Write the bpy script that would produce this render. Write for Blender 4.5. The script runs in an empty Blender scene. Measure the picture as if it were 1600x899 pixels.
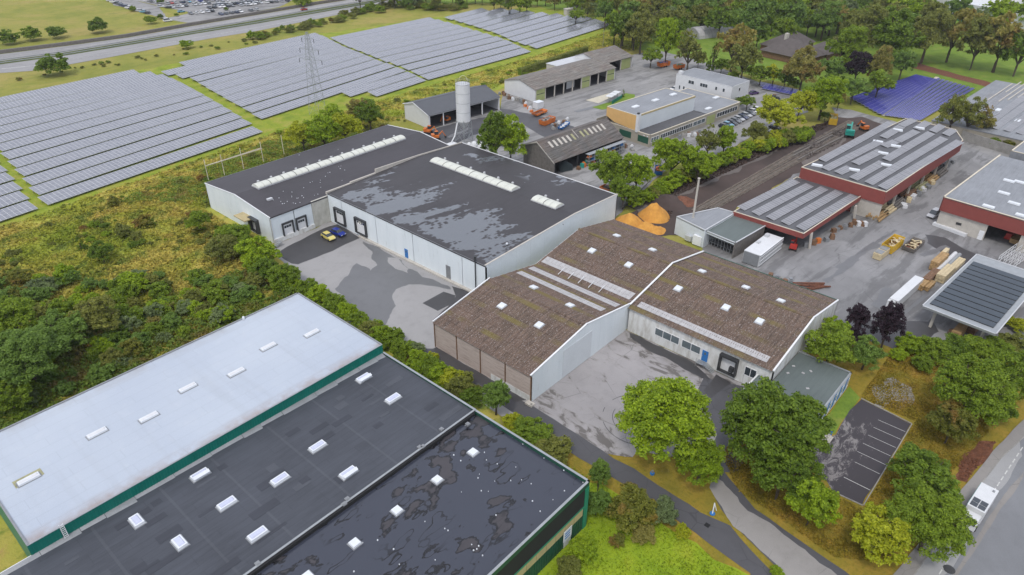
import bpy, math, random
from math import radians, sin, cos, pi, sqrt, atan2, hypot
from mathutils import Vector, Matrix, noise as mnoise
import numpy as np
random.seed(7)
SC = bpy.context.scene
COL = SC.collection

# ------------------------------------------------------------------ camera
F_PX, PITCH, ROLL, AZ, CAMH = 1114.09, radians(31.78), radians(.2805), radians(41.45), 82.0
# world: X = along the halls (towards the upper right of the photo), Y = towards the upper left
_ca, _sa = cos(AZ), sin(AZ)
FWD = Vector((_ca * cos(PITCH), _sa * cos(PITCH), -sin(PITCH)))
RGT = Vector((_sa, -_ca, 0))
UPV = RGT.cross(FWD)
_r = RGT * cos(ROLL) + UPV * sin(ROLL)
_u = UPV * cos(ROLL) - RGT * sin(ROLL)
cam_d = bpy.data.cameras.new('camera')
cam = bpy.data.objects.new('camera', cam_d)
COL.objects.link(cam)
m = Matrix.Identity(4)
m.col[0][:3] = _r; m.col[1][:3] = _u; m.col[2][:3] = -FWD
m.col[3][:3] = (0, 0, CAMH)
cam.matrix_world = m
cam_d.sensor_width = 36; cam_d.lens = F_PX / 1600 * 36
cam_d.clip_start = 1; cam_d.clip_end = 6000
SC.camera = cam

# ------------------------------------------------------------------ world and light (overcast day)
SUN_EL, SUN_AZ = 58, 200
W = bpy.data.worlds.new('World'); SC.world = W; W.use_nodes = True
wn = W.node_tree.nodes; wl = W.node_tree.links
bg = wn['Background']
sky = wn.new('ShaderNodeTexSky'); sky.sky_type = 'NISHITA'; sky.sun_disc = False
sky.sun_elevation = radians(SUN_EL); sky.sun_rotation = radians(90 - SUN_AZ); sky.dust_density = 3; sky.ozone_density = 1
mx = wn.new('ShaderNodeMix'); mx.data_type = 'RGBA'; mx.inputs[0].default_value = .72
mx.inputs[7].default_value = (8.0, 8.3, 9.3, 1)
wl.new(sky.outputs[0], mx.inputs[6]); wl.new(mx.outputs[2], bg.inputs[0])
bg.inputs[1].default_value = .138
sun_d = bpy.data.lights.new('sun', 'SUN'); sun_d.energy = 1.5; sun_d.angle = radians(10); sun_d.color = (1, .96, .9)
sun = bpy.data.objects.new('sun', sun_d); COL.objects.link(sun)
_sd = Vector((cos(radians(SUN_EL)) * cos(radians(SUN_AZ)), cos(radians(SUN_EL)) * sin(radians(SUN_AZ)), sin(radians(SUN_EL))))
sun.rotation_euler = _sd.to_track_quat('Z', 'Y').to_euler()
SC.view_settings.view_transform = 'Standard'; SC.view_settings.look = 'None'
SC.view_settings.exposure = 0.08; SC.view_settings.gamma = 1

# ------------------------------------------------------------------ photo pixel -> place on a plane
def ray(px, py):
    x = (px - 800) / F_PX; y = (py - 449.5) / F_PX
    return _r * x - _u * y + FWD
def G(px, py, z=0.0):
    d = ray(px, py); t = (z - CAMH) / d.z
    return (d.x * t, d.y * t)
def GX(px, py, X):            # on the wall plane x = X -> (y, z)
    d = ray(px, py); t = X / d.x
    return (d.y * t, CAMH + d.z * t)
def GY(px, py, Y):
    d = ray(px, py); t = Y / d.y
    return (d.x * t, CAMH + d.z * t)
def GP(pts, z=0.0): return [G(a, b, z) for a, b in pts]

# ------------------------------------------------------------------ materials
class NB:
    def __init__(s, name):
        s.m = bpy.data.materials.new(name); s.m.use_nodes = True
        s.t = s.m.node_tree; s.n = s.t.nodes; s.b = s.n['Principled BSDF']; s.out = s.n['Material Output']
        s._pos = None
    def new(s, k): return s.n.new('ShaderNode' + k)
    def lk(s, a, b): s.t.links.new(a, b)
    def setin(s, sock, v):
        if hasattr(v, 'links') or isinstance(v, bpy.types.NodeSocket): s.lk(v, sock)
        else: sock.default_value = v
    def pos(s, scale=(1, 1, 1), rot=0, off=(0, 0, 0)):
        g = s.new('NewGeometry'); mp = s.new('Mapping')
        src = g.outputs['Position']
        if rot:
            m0 = s.new('Mapping'); s.lk(src, m0.inputs[0]); m0.inputs['Rotation'].default_value = (0, 0, rot); src = m0.outputs[0]
        s.lk(src, mp.inputs[0]); mp.inputs['Scale'].default_value = scale; mp.inputs['Location'].default_value = off
        return mp.outputs[0]
    def noise(s, scale, detail=4, rough=.55, vec=None, dist=0):
        n = s.new('TexNoise'); n.inputs['Scale'].default_value = scale; n.inputs['Detail'].default_value = detail
        n.inputs['Roughness'].default_value = rough; n.inputs['Distortion'].default_value = dist
        s.lk(vec if vec is not None else s.pos(), n.inputs['Vector'])
        return n.outputs['Fac']
    def ramp(s, fac, *stops):
        r = s.new('ValToRGB'); e = r.color_ramp.elements
        while len(e) < len(stops): e.new(.5)
        for i, (p, c) in enumerate(stops):
            e[i].position = p; e[i].color = (*c, 1) if len(c) == 3 else c
        s.setin(r.inputs[0], fac)
        return r.outputs[0]
    def step(s, fac, a, b):
        r = s.new('MapRange'); s.setin(r.inputs[0], fac); r.inputs[1].default_value = a; r.inputs[2].default_value = b
        return r.outputs[0]
    def math(s, op, a, b=0.0, c=None):
        r = s.new('Math'); r.operation = op; s.setin(r.inputs[0], a); s.setin(r.inputs[1], b)
        if c is not None: s.setin(r.inputs[2], c)
        return r.outputs[0]
    def mix(s, f, a, b, kind='MIX'):
        r = s.new('Mix'); r.data_type = 'RGBA'; r.blend_type = kind
        s.setin(r.inputs[0], f); s.setin(r.inputs[6], (*a, 1) if isinstance(a, tuple) else a)
        s.setin(r.inputs[7], (*b, 1) if isinstance(b, tuple) else b)
        return r.outputs[2]
    def xyz(s, vec=None):
        r = s.new('SeparateXYZ'); s.lk(vec if vec is not None else s.pos(), r.inputs[0]); return r.outputs
    def rnd(s):
        g = s.new('NewGeometry'); return g.outputs['Random Per Island']
    def orand(s):
        g = s.new('ObjectInfo'); return g.outputs['Random']
    def bump(s, h, strength=.4, dist=.05):
        b = s.new('Bump'); b.inputs['Strength'].default_value = strength; b.inputs['Distance'].default_value = dist
        s.lk(h, b.inputs['Height']); s.lk(b.outputs[0], s.b.inputs['Normal'])
    def fin(s, col, rough=.8, metal=0, spec=.5):
        s.setin(s.b.inputs['Base Color'], (*col, 1) if isinstance(col, tuple) else col)
        s.setin(s.b.inputs['Roughness'], rough); s.b.inputs['Metallic'].default_value = metal
        s.b.inputs['Specular IOR Level'].default_value = spec
        return s.m
MT = {}
def sh(c, k): return tuple(min(1, x * k) for x in c)
def simple(name, c, rough=.7, metal=0, var=.12, scale=.8, spec=.5):
    if name in MT: return MT[name]
    n = NB(name)
    a = n.noise(scale, 5); b = n.noise(scale * 9, 3)
    f = n.math('MULTIPLY', n.math('ADD', a, b), .5)
    MT[name] = n.fin(n.ramp(f, (.3, sh(c, 1 - var * 2)), (.7, sh(c, 1 + var))), rough, metal, spec)
    return MT[name]

simple('white_wall', (.60, .64, .665), .55, 0, .05, .35)
simple('white_trim', (.72, .73, .74), .5, 0, .05)
simple('pale_metal', (.55, .56, .57), .4, .3, .06)
simple('grey_metal', (.28, .29, .30), .45, .4, .12)
simple('dark_metal', (.05, .052, .055), .5, .2, .2)
simple('galvanised', (.36, .38, .39), .45, .4, .12)
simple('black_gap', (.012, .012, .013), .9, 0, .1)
simple('dark_glass', (.035, .045, .055), .08, 0, .2, .8, .8)
simple('pale_glass', (.11, .14, .155), .1, 0, .15, .8, .8)
simple('blue_paint', (.02, .16, .45), .5, 0, .1)
simple('green_trim', (.02, .22, .13), .5, 0, .1)
simple('green_dark', (.012, .075, .045), .5, 0, .15)
simple('teal_cladding', (.0, .165, .125), .45, 0, .12)
simple('tan_panel', (.44, .36, .19), .6, 0, .12)
simple('skylight_white', (.66, .69, .72), .35, 0, .05)
simple('skylight_pane', (.50, .53, .66), .15, 0, .06, .8, .7)
simple('dome_cream', (.60, .61, .54), .35, 0, .08)
simple('orange_paint', (.62, .17, .03), .5, 0, .2)
simple('yellow_paint', (.60, .38, .03), .5, 0, .15)
simple('red_paint', (.45, .04, .03), .5, 0, .15)
simple('teal_paint', (.02, .30, .24), .5, 0, .15)
simple('tyre', (.02, .02, .02), .9, 0, .1)
simple('fascia_red', (.23, .055, .045), .6, 0, .08)
simple('cream_edge', (.62, .56, .44), .6, 0, .08)
simple('base_cream', (.48, .45, .40), .75, 0, .12)
simple('timber', (.42, .27, .12), .75, 0, .3, 1.5)
simple('timber_pale', (.58, .48, .30), .75, 0, .15, 1.5)
simple('timber_grey', (.17, .155, .14), .85, 0, .25, 1.2)
simple('brown_timber', (.20, .11, .06), .8, 0, .3, 1.5)
simple('ochre_wall', (.62, .38, .14), .7, 0, .06)
simple('beige_wall', (.34, .31, .25), .75, 0, .1)
simple('garage_green', (.33, .37, .15), .6, 0, .1)
simple('plastic_white', (.62, .63, .64), .35, 0, .06)
simple('sand_pad', (.52, .48, .38), .85, 0, .1)
simple('kerb', (.30, .29, .27), .85, 0, .2)
simple('earth_clod', (.075, .048, .038), .95, 0, .5, 1)
simple('rust', (.20, .08, .045), .85, .1, .4, 2)
simple('sleeper', (.22, .19, .16), .9, 0, .35, 1)
simple('rail_steel', (.30, .24, .19), .6, .5, .3, 1)
simple('trunk_bark', (.09, .07, .05), .9, 0, .3, 3)
simple('road_paint', (.60, .60, .58), .7, 0, .25, 3)
simple('bitumen_dark', (.05, .05, .052), .55, 0, .3, .6)
simple('leaf_litter', (.18, .07, .035), .95, 0, .4, 1.5)
simple('frame_alu', (.52, .53, .55), .4, 0, .04)

def mat_wall_white():
    n = NB('white_cladding')
    g = n.noise(.5, 5, .6, n.pos((1, 1, .12))); d = n.noise(2.5, 4, .6, n.pos((1, 1, .15)))
    c = n.ramp(g, (.35, (.64, .695, .725)), (.65, (.70, .75, .775)))
    c = n.mix(n.step(d, .62, .8), c, (.47, .50, .49))
    return n.fin(c, .5)
MT['white_cladding'] = mat_wall_white()
def mat_stained_white():
    n = NB('stained_white')
    d = n.noise(1.1, 6, .65, n.pos((1, 1, .25))); f = n.noise(6, 4)
    c = n.mix(n.step(d, .45, .75), (.66, .67, .66), (.40, .38, .34))
    c = n.mix(n.step(f, .6, .8), c, (.34, .31, .27))
    return n.fin(c, .7)
MT['stained_white'] = mat_stained_white()
def mat_pink():
    n = NB('pink_concrete')
    x = n.xyz()
    l = n.noise(1.0, 6, .7, n.pos((.6, .35, 4)))
    f = n.noise(5, 4)
    c = n.ramp(l, (.3, (.31, .25, .22)), (.5, (.47, .39, .35)), (.7, (.52, .45, .41)))
    c = n.mix(n.step(f, .55, .75), c, (.34, .28, .24))
    return n.fin(c, .85)
MT['pink_concrete'] = mat_pink()
def mat_concrete_wall():
    n = NB('raw_concrete')
    l = n.noise(.8, 6, .65, n.pos((1, 1, .5))); 
    z = n.step(n.math('ADD', n.xyz()[2], n.math('MULTIPLY', n.noise(1.2, 3), 2.5)), 8.2, 9.2)
    c = n.ramp(l, (.3, (.38, .37, .32)), (.7, (.56, .55, .50)))
    c = n.mix(z, c, (.30, .29, .22))
    return n.fin(c, .85)
MT['raw_concrete'] = mat_concrete_wall()

def mat_felt(name, base, wet=None, seams=1.0, axis=0, patch=.25):
    n = NB(name)
    a = n.noise(.09, 5, .6); b = n.noise(.9, 5, .65, n.pos((.25, 1.6, 1) if axis == 0 else (1.6, .25, 1))); s = n.noise(7, 3)
    c = n.ramp(b, (.25, sh(base, 1 - patch)), (.75, sh(base, 1 + patch)))
    c = n.mix(n.step(a, .35, .65), c, n.mix(.5, c, sh(base, 1.5)))
    c = n.mix(n.math('MULTIPLY', n.step(s, .6, .8), .4), c, sh(base, 1.9))
    # felt roll seams
    br = n.new('TexBrick'); br.inputs['Scale'].default_value = 1; br.inputs['Mortar Size'].default_value = .035
    br.inputs['Brick Width'].default_value = 8.2; br.inputs['Row Height'].default_value = 1.05; br.offset_frequency = 3
    br.inputs['Color1'].default_value = (1, 1, 1, 1); br.inputs['Color2'].default_value = (.86, .86, .86, 1); br.inputs['Mortar'].default_value = (.6, .6, .6, 1)
    n.lk(n.pos(rot=0 if axis == 0 else pi / 2), br.inputs['Vector'])
    c = n.mix(.75 * seams, c, br.outputs[0], 'MULTIPLY')
    rough = .62
    if wet:
        c, rough = wet(n, c)
    n.bump(s, .25, .03)
    return n.fin(c, rough)
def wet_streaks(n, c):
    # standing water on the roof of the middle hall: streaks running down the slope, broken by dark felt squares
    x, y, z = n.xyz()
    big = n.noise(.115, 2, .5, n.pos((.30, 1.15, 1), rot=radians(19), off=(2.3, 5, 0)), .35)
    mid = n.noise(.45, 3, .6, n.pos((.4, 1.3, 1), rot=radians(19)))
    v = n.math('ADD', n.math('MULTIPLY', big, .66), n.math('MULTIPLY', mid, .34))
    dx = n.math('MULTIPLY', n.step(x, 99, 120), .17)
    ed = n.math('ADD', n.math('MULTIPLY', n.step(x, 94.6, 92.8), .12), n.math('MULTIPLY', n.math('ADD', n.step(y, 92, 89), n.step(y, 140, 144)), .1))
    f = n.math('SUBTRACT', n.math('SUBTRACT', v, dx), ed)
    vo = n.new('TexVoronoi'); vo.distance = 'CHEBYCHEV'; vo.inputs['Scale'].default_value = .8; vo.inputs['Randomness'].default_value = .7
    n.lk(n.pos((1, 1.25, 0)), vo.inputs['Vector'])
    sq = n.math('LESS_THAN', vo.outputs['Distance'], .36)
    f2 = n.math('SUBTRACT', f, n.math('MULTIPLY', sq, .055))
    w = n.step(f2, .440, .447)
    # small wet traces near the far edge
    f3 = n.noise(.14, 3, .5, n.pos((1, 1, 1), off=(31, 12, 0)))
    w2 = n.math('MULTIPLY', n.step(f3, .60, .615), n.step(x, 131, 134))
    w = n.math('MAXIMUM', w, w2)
    return n.mix(w, c, (.13, .14, .155)), n.mix(w, (.6, .6, .6), (.22, .22, .22))  # sky reflection on the water painted in as a lighter grey
def wet_pools(n, c):
    x, y, z = n.xyz()
    big = n.noise(.055, 4, .55, n.pos((.7, 1.2, 1), off=(3, 7, 0)), .9)
    small = n.noise(.5, 3, .5, n.pos((.8, 1.3, 1), off=(9, 2, 0)))
    f = n.math('ADD', n.math('MULTIPLY', big, .7), n.math('MULTIPLY', small, .3))
    w = n.step(f, .455, .48)
    ring = n.math('MULTIPLY', n.step(f, .452, .462), n.step(f, .482, .472))
    blob = n.noise(.55, 2, .4, n.pos((.55, 1.4, 1), off=(4, 3, 0)))
    zone = n.noise(.07, 2, .5, n.pos(off=(17, 3, 0)))
    br = n.math('MULTIPLY', n.math('MULTIPLY', n.step(blob, .575, .59), n.step(blob, .63, .615)), n.step(zone, .42, .50))
    ring = n.math('MAXIMUM', ring, br)
    c = n.mix(w, c, (.040, .045, .062))
    c = n.mix(ring, c, (.008, .008, .010))
    return c, n.mix(w, (.5, .5, .5), (.12, .12, .12))
MT['felt_hall'] = mat_felt('felt_hall', (.042, .038, .043), None, .8, 0, .15)
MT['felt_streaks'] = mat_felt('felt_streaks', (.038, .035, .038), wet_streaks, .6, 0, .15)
MT['felt_grey'] = mat_felt('felt_grey', (.045, .05, .062), None, .8, 0, .28)
MT['felt_lap'] = mat_felt('felt_lap', (.055, .06, .072), None, .3, 0, .2)
MT['felt_patch_dark'] = mat_felt('felt_patch_dark', (.031, .034, .044), None, .3, 0, .25)
MT['felt_black'] = mat_felt('felt_black', (.040, .036, .040), wet_pools, .4, 0, .15)
MT['felt_dark'] = mat_felt('felt_dark', (.075, .075, .08), None, .8, 0, .3)
MT['felt_green'] = mat_felt('felt_green', (.095, .115, .11), None, .4, 0, .15)
MT['felt_office'] = mat_felt('felt_office', (.20, .21, .225), None, .5, 0, .2)
def mat_pale_roof():
    n = NB('pale_membrane')
    a = n.noise(.05, 4, .5); b = n.noise(.6, 5, .6); s = n.noise(.25, 6, .7)
    x, y, z = n.xyz()
    c = n.ramp(a, (.3, (.375, .42, .49)), (.7, (.43, .475, .535)))
    c = n.mix(n.math('MULTIPLY', n.step(b, .55, .75), .35), c, (.48, .515, .555))
    edge = n.math('ADD', n.step(y, 82.6, 80.3), 0)
    dirt = n.math('MULTIPLY', edge, n.step(s, .35, .6))
    c = n.mix(n.math('MULTIPLY', dirt, .8), c, (.27, .20, .165))
    run = n.noise(.5, 4, .6, n.pos((1.2, .08, 1)))
    c = n.mix(n.math('MULTIPLY', n.step(run, .55, .75), .22), c, (.30, .32, .35))
    lefty = n.math('MULTIPLY', n.step(y, 102, 104.6), n.step(s, .4, .65))
    c = n.mix(n.math('MULTIPLY', lefty, .6), c, (.28, .26, .23))
    br = n.new('TexBrick'); br.inputs['Scale'].default_value = 1; br.inputs['Mortar Size'].default_value = .045
    br.inputs['Brick Width'].default_value = 12; br.inputs['Row Height'].default_value = 2.05
    br.inputs['Color1'].default_value = (1, 1, 1, 1); br.inputs['Color2'].default_value = (.985, .985, .985, 1); br.inputs['Mortar'].default_value = (.88, .88, .88, 1)
    n.lk(n.pos(), br.inputs['Vector'])
    c = n.mix(.9, c, br.outputs[0], 'MULTIPLY')
    return n.fin(c, .5)
MT['pale_membrane'] = mat_pale_roof()
def mat_fibre(name, base, mossamt=1.0, lich=1.0, period=5.2, off=1.3):
    n = NB(name)
    x, y, z = n.xyz()
    a = n.noise(.16, 5, .6); b = n.noise(1.3, 6, .75, n.pos((.5, 1.6, 1))); s = n.noise(3.2, 3, .6, n.pos((1, 1.5, 1)))
    st = n.noise(1.4, 4, .7, n.pos((.12, 2.4, 1)))
    c = n.ramp(b, (.3, sh(base, .75)), (.55, base), (.75, sh(base, 1.3)))
    c = n.mix(n.math('MULTIPLY', n.step(a, .4, .65), .38), c, (.16, .10, .078))
    c = n.mix(n.math('MULTIPLY', n.step(st, .50, .64), .6), c, sh(base, 1.9))
    c = n.mix(n.math('MULTIPLY', n.step(st, .46, .34), .65), c, sh(base, .45))
    c = n.mix(n.math('MULTIPLY', n.step(s, .585, .65), .55 * lich), c, (.36, .33, .31))
    md = n.math('ABSOLUTE', n.math('SUBTRACT', n.math('FRACT', n.math('DIVIDE', n.math('ADD', x, off), period)), .5))
    mz = n.math('MULTIPLY', n.step(md, .36, .42), n.step(n.noise(.13, 4, .6, n.pos((.3, 1, 1), off=(5, 0, 0))), .42, .6))
    c = n.mix(n.math('MULTIPLY', mz, .6 * mossamt), c, (.15, .12, .03))
    return n.fin(c, .9)
MT['fibre_brown'] = mat_fibre('fibre_brown', (.104, .072, .053), 1.2, 1.1)
MT['fibre_grey'] = mat_fibre('fibre_grey', (.16, .15, .135), .15, .4)
MT['fibre_dark'] = mat_fibre('fibre_dark', (.10, .095, .09), .1, .3)
MT['sheet_clear'] = simple('sheet_clear', (.42, .41, .41), .5, 0, .16, 1.2)
MT['sheet_mossy'] = simple('sheet_mossy', (.34, .33, .18), .6, 0, .25, .6)
MT['slate'] = simple('slate', (.085, .09, .10), .6, 0, .1, .5)
MT['house_slate'] = simple('house_slate', (.10, .085, .08), .8, 0, .2, .5)

def mat_asphalt(name, base, patch=.25, rough=.85, cracks=True, extra=None):
    n = NB(name)
    a = n.noise(.05, 5, .6, None, .5); b = n.noise(.35, 6, .65); s = n.noise(6, 3)
    c = n.ramp(a, (.3, sh(base, 1 - patch)), (.7, sh(base, 1 + patch * .6)))
    c = n.mix(n.math('MULTIPLY', n.step(b, .5, .75), .4), c, sh(base, .6))
    c = n.mix(n.math('MULTIPLY', n.step(s, .5, .8), .3), c, sh(base, 1.25))
    if cracks:
        vo = n.new('TexVoronoi'); vo.feature = 'DISTANCE_TO_EDGE'; vo.inputs['Scale'].default_value = .16
        n.lk(n.pos(), vo.inputs['Vector'])
        cr = n.math('MULTIPLY', n.step(vo.outputs[0], .012, .004), n.step(n.noise(.12, 2), .45, .6))
        c = n.mix(n.math('MULTIPLY', cr, .5), c, sh(base, .35))
        n2 = n.noise(.8, 5, .7, n.pos((.3, 1.5, 1), rot=.3))
        c = n.mix(n.math('MULTIPLY', n.step(n2, .62, .72), .45), c, sh(base, .45))
    if extra: c = globals()[extra](n, c, base)
    return n.fin(c, rough)
MT['yard_asphalt'] = mat_asphalt('yard_asphalt', (.30, .293, .29), .1, .8, False)
def court_stain(n, c, base):
    x, y, z = n.xyz(); a = n.noise(.42, 6, .62, n.pos((1.2, .55, 1), rot=.12), .6)
    zone = n.math('MAXIMUM', n.math('MULTIPLY', n.step(x, 93, 101), n.step(y, 62, 58)), n.math('MULTIPLY', n.step(x, 79, 74), .75))
    f = n.math('ADD', a, n.math('MULTIPLY', zone, .13))
    c = n.mix(n.math('MULTIPLY', n.step(f, .625, .655), .85), c, (.075, .068, .066))
    return n.mix(n.math('MULTIPLY', n.step(f, .55, .62), .4), c, (.17, .155, .14))
def yard_streak(n, c, base):
    a = n.noise(.3, 5, .65, n.pos((.14, 1.0, 1), rot=radians(5)), .5); b = n.noise(.07, 4, .6)
    c = n.mix(n.math('MULTIPLY', n.step(n.math('ADD', n.math('MULTIPLY', a, .6), n.math('MULTIPLY', b, .4)), .51, .56), .6), c, sh(base, .42))
    return n.mix(n.math('MULTIPLY', n.step(a, .42, .36), .35), c, sh(base, 1.35))
MT['court_concrete'] = mat_asphalt('court_concrete', (.31, .295, .295), .18, .85, True, 'court_stain')
MT['depot_asphalt'] = mat_asphalt('depot_asphalt', (.26, .255, .25), .3, .8, True, 'yard_streak')
MT['timber_yard'] = mat_asphalt('timber_yard', (.225, .223, .225), .35, .75, True, 'yard_streak')
MT['drive_concrete'] = mat_asphalt('drive_concrete', (.27, .255, .24), .2, .85)
MT['drive_asphalt'] = mat_asphalt('drive_asphalt', (.075, .074, .08), .25, .7)
MT['street_asphalt'] = mat_asphalt('street_asphalt', (.31, .31, .31), .2, .75, False)
MT['street_dark'] = mat_asphalt('street_dark', (.19, .195, .205), .2, .55, False)
MT['pavement'] = mat_asphalt('pavement', (.25, .235, .22), .2, .85)
MT['motorway_asphalt'] = mat_asphalt('motorway_asphalt', (.27, .265, .265), .15, .8, False)
MT['ballast_dark'] = mat_asphalt('ballast_dark', (.066, .046, .040), .5, .95, False)
MT['ballast_grey'] = mat_asphalt('ballast_grey', (.14, .12, .11), .4, .95, False)
MT['wet_asphalt'] = mat_asphalt('wet_asphalt', (.135, .136, .14), .12, .35, False)
MT['wet_dark'] = mat_asphalt('wet_dark', (.055, .053, .055), .2, .5, False)
def mat_carpark():
    n = NB('carpark_asphalt')
    b = n.noise(.55, 6, .7, n.pos((.6, 1.3, 1)), 1.0); s = n.noise(4, 6, .75)
    x, y, z = n.xyz()
    zone = n.math('MULTIPLY', n.step(y, 10.8, 14.5), n.step(x, 113, 103))
    f = n.math('ADD', n.math('MULTIPLY', b, .7), n.math('MULTIPLY', s, .3))
    f = n.math('ADD', f, n.math('MULTIPLY', n.math('SUBTRACT', zone, .75), .16))
    c = n.mix(n.math('MULTIPLY', n.step(f, .52, .60), .85), (.042, .036, .041), (.24, .222, .215))
    return n.fin(c, .7)
MT['carpark_asphalt'] = mat_carpark()

def grass_cols(n, kind):
    a = n.noise(.035, 4, .6, None, .4); b = n.noise(.22, 5, .65, n.pos((1, 1, 1), off=(11, 4, 0))); s = n.noise(1.6, 5, .7)
    if kind == 'scrub':
        x, y, z = n.xyz()
        c = n.ramp(a, (.30, (.22, .28, .03)), (.45, (.33, .34, .05)), (.55, (.42, .35, .08)), (.66, (.26, .31, .03)))
        c = n.mix(n.step(b, .50, .64), c, (.15, .20, .035))
        c = n.mix(n.math('MULTIPLY', n.step(b, .40, .28), .8), c, (.40, .24, .10))
        c = n.mix(n.math('MULTIPLY', n.step(s, .55, .75), .5), c, (.48, .38, .13))
        c = n.mix(n.math('MULTIPLY', n.step(s, .42, .3), .6), c, (.11, .15, .025))
    elif kind == 'lawn':
        c = n.ramp(b, (.3, (.18, .27, .014)), (.55, (.24, .32, .018)), (.72, (.28, .33, .025)))
        c = n.mix(n.math('MULTIPLY', n.step(s, .5, .72), .5), c, (.10, .17, .012))
    elif kind == 'dry':
        c = n.ramp(b, (.3, (.17, .15, .02)), (.5, (.25, .19, .026)), (.7, (.34, .22, .04)))
        c = n.mix(n.math('MULTIPLY', n.step(s, .5, .72), .6), c, (.11, .11, .015))
    elif kind == 'solar':
        c = n.ramp(b, (.3, (.15, .21, .02)), (.5, (.23, .28, .025)), (.7, (.33, .29, .07)))
        c = n.mix(n.math('MULTIPLY', n.step(s, .5, .7), .6), c, (.09, .14, .015))
    elif kind == 'verge':
        c = n.ramp(b, (.3, (.05, .07, .02)), (.6, (.09, .11, .03)), (.75, (.15, .15, .05)))
    elif kind == 'woodlawn':
        c = n.ramp(b, (.3, (.11, .18, .025)), (.55, (.16, .24, .03)), (.7, (.22, .24, .05)))
        c = n.mix(n.math('MULTIPLY', n.step(s, .5, .72), .5), c, (.07, .12, .015))
    else:  # far meadow
        c = n.ramp(a, (.3, (.17, .20, .03)), (.5, (.26, .25, .05)), (.68, (.32, .26, .08)))
        c = n.mix(n.math('MULTIPLY', n.step(b, .5, .7), .6), c, (.15, .17, .03))
        c = n.mix(n.math('MULTIPLY', n.step(s, .5, .75), .5), c, (.10, .12, .02))
    return c, s
for k in ('scrub', 'lawn', 'dry', 'solar', 'verge', 'woodlawn', 'meadow'):
    n = NB('grass_' + k); c, s = grass_cols(n, k); n.bump(s, .6, .3); MT['grass_' + k] = n.fin(c, .95, 0, .2)
def mat_tuft(name, kind):
    n = NB(name); c, s = grass_cols(n, kind)
    r = n.rnd()
    c = n.mix(1.0, c, n.ramp(r, (0, (.6, .6, .6)), (1, (1.6, 1.55, 1.5))), 'MULTIPLY')
    n.fin(c, .9, 0, .15)
    tr = n.new('BsdfTranslucent'); n.lk(c, tr.inputs[0]); ms = n.new('MixShader'); ms.inputs[0].default_value = .42
    n.lk(n.b.outputs[0], ms.inputs[1]); n.lk(tr.outputs[0], ms.inputs[2]); n.lk(ms.outputs[0], n.out.inputs[0])
    MT[name] = n.m
mat_tuft('tuft_scrub', 'scrub'); mat_tuft('tuft_lawn', 'lawn'); mat_tuft('tuft_dry', 'dry')

def mat_leaf(name, c1, c2, c3=None):
    k = 1.0 if name == 'purple' else 1.25
    c1, c2 = sh(c1, k), sh(c2, k)
    n = NB('leaf_' + name)
    r = n.rnd(); g = n.noise(.33, 3, .6); o = n.orand()
    f = n.math('ADD', n.math('MULTIPLY', r, .45), n.math('MULTIPLY', g, .55))
    c = n.ramp(f, (.2, c1), (.5, tuple((a + b) / 2 for a, b in zip(c1, c2))), (.75, c2))
    if c3: c = n.mix(n.step(n.noise(.18, 3), .52, .64), c, c3)
    c = n.mix(.45, c, n.ramp(o, (0, (.75, .8, .8)), (1, (1.25, 1.2, 1.15))), 'MULTIPLY')
    n.fin(c, .6, 0, .3)
    tr = n.new('BsdfTranslucent'); n.lk(c, tr.inputs[0]); ms = n.new('MixShader'); ms.inputs[0].default_value = .42
    n.lk(n.b.outputs[0], ms.inputs[1]); n.lk(tr.outputs[0], ms.inputs[2]); n.lk(ms.outputs[0], n.out.inputs[0])
    MT['leaf_' + name] = n.m
mat_leaf('bright', (.105, .17, .008), (.29, .39, .016))
mat_leaf('dark', (.058, .105, .010), (.16, .235, .020))
mat_leaf('mid', (.085, .14, .011), (.22, .30, .022))
mat_leaf('olive', (.095, .115, .02), (.23, .24, .05))
mat_leaf('yellow', (.20, .24, .008), (.44, .45, .025))
mat_leaf('autumn', (.15, .15, .03), (.31, .27, .07), (.30, .21, .06))
mat_leaf('purple', (.018, .010, .018), (.060, .034, .048))
mat_leaf('grey', (.09, .13, .05), (.20, .25, .10))
mat_leaf('rusty', (.09, .11, .016), (.21, .21, .03), (.27, .16, .035))
mat_leaf('bramble', (.085, .135, .018), (.20, .27, .035), (.24, .19, .05))
mat_leaf('cool', (.075, .135, .020), (.18, .27, .05))

def mat_module(name, c1, c2, rough=.16):
    n = NB(name)
    r = n.rnd(); g = n.noise(.04, 3)
    f = n.math('ADD', n.math('MULTIPLY', r, .5), n.math('MULTIPLY', g, .5))
    return n.fin(n.ramp(f, (.2, c1), (.8, c2)), rough, 0, .9 if rough < .3 else .4)
MT['module_grey'] = mat_module('module_grey', (.175, .183, .212), (.222, .23, .258))
MT['module_blue'] = mat_module('module_blue', (.014, .018, .20), (.055, .055, .32), .3)
MT['module_dark'] = mat_module('module_dark', (.028, .04, .055), (.05, .065, .08), .4)
MT['module_roof'] = mat_module('module_roof', (.17, .17, .18), (.23, .23, .245), .3)
def mat_pile():
    n = NB('orange_sand'); a = n.noise(.7, 5, .65)
    return n.fin(n.ramp(a, (.3, (.42, .19, .035)), (.7, (.62, .31, .06))), .95)
MT['orange_sand'] = mat_pile()

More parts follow.
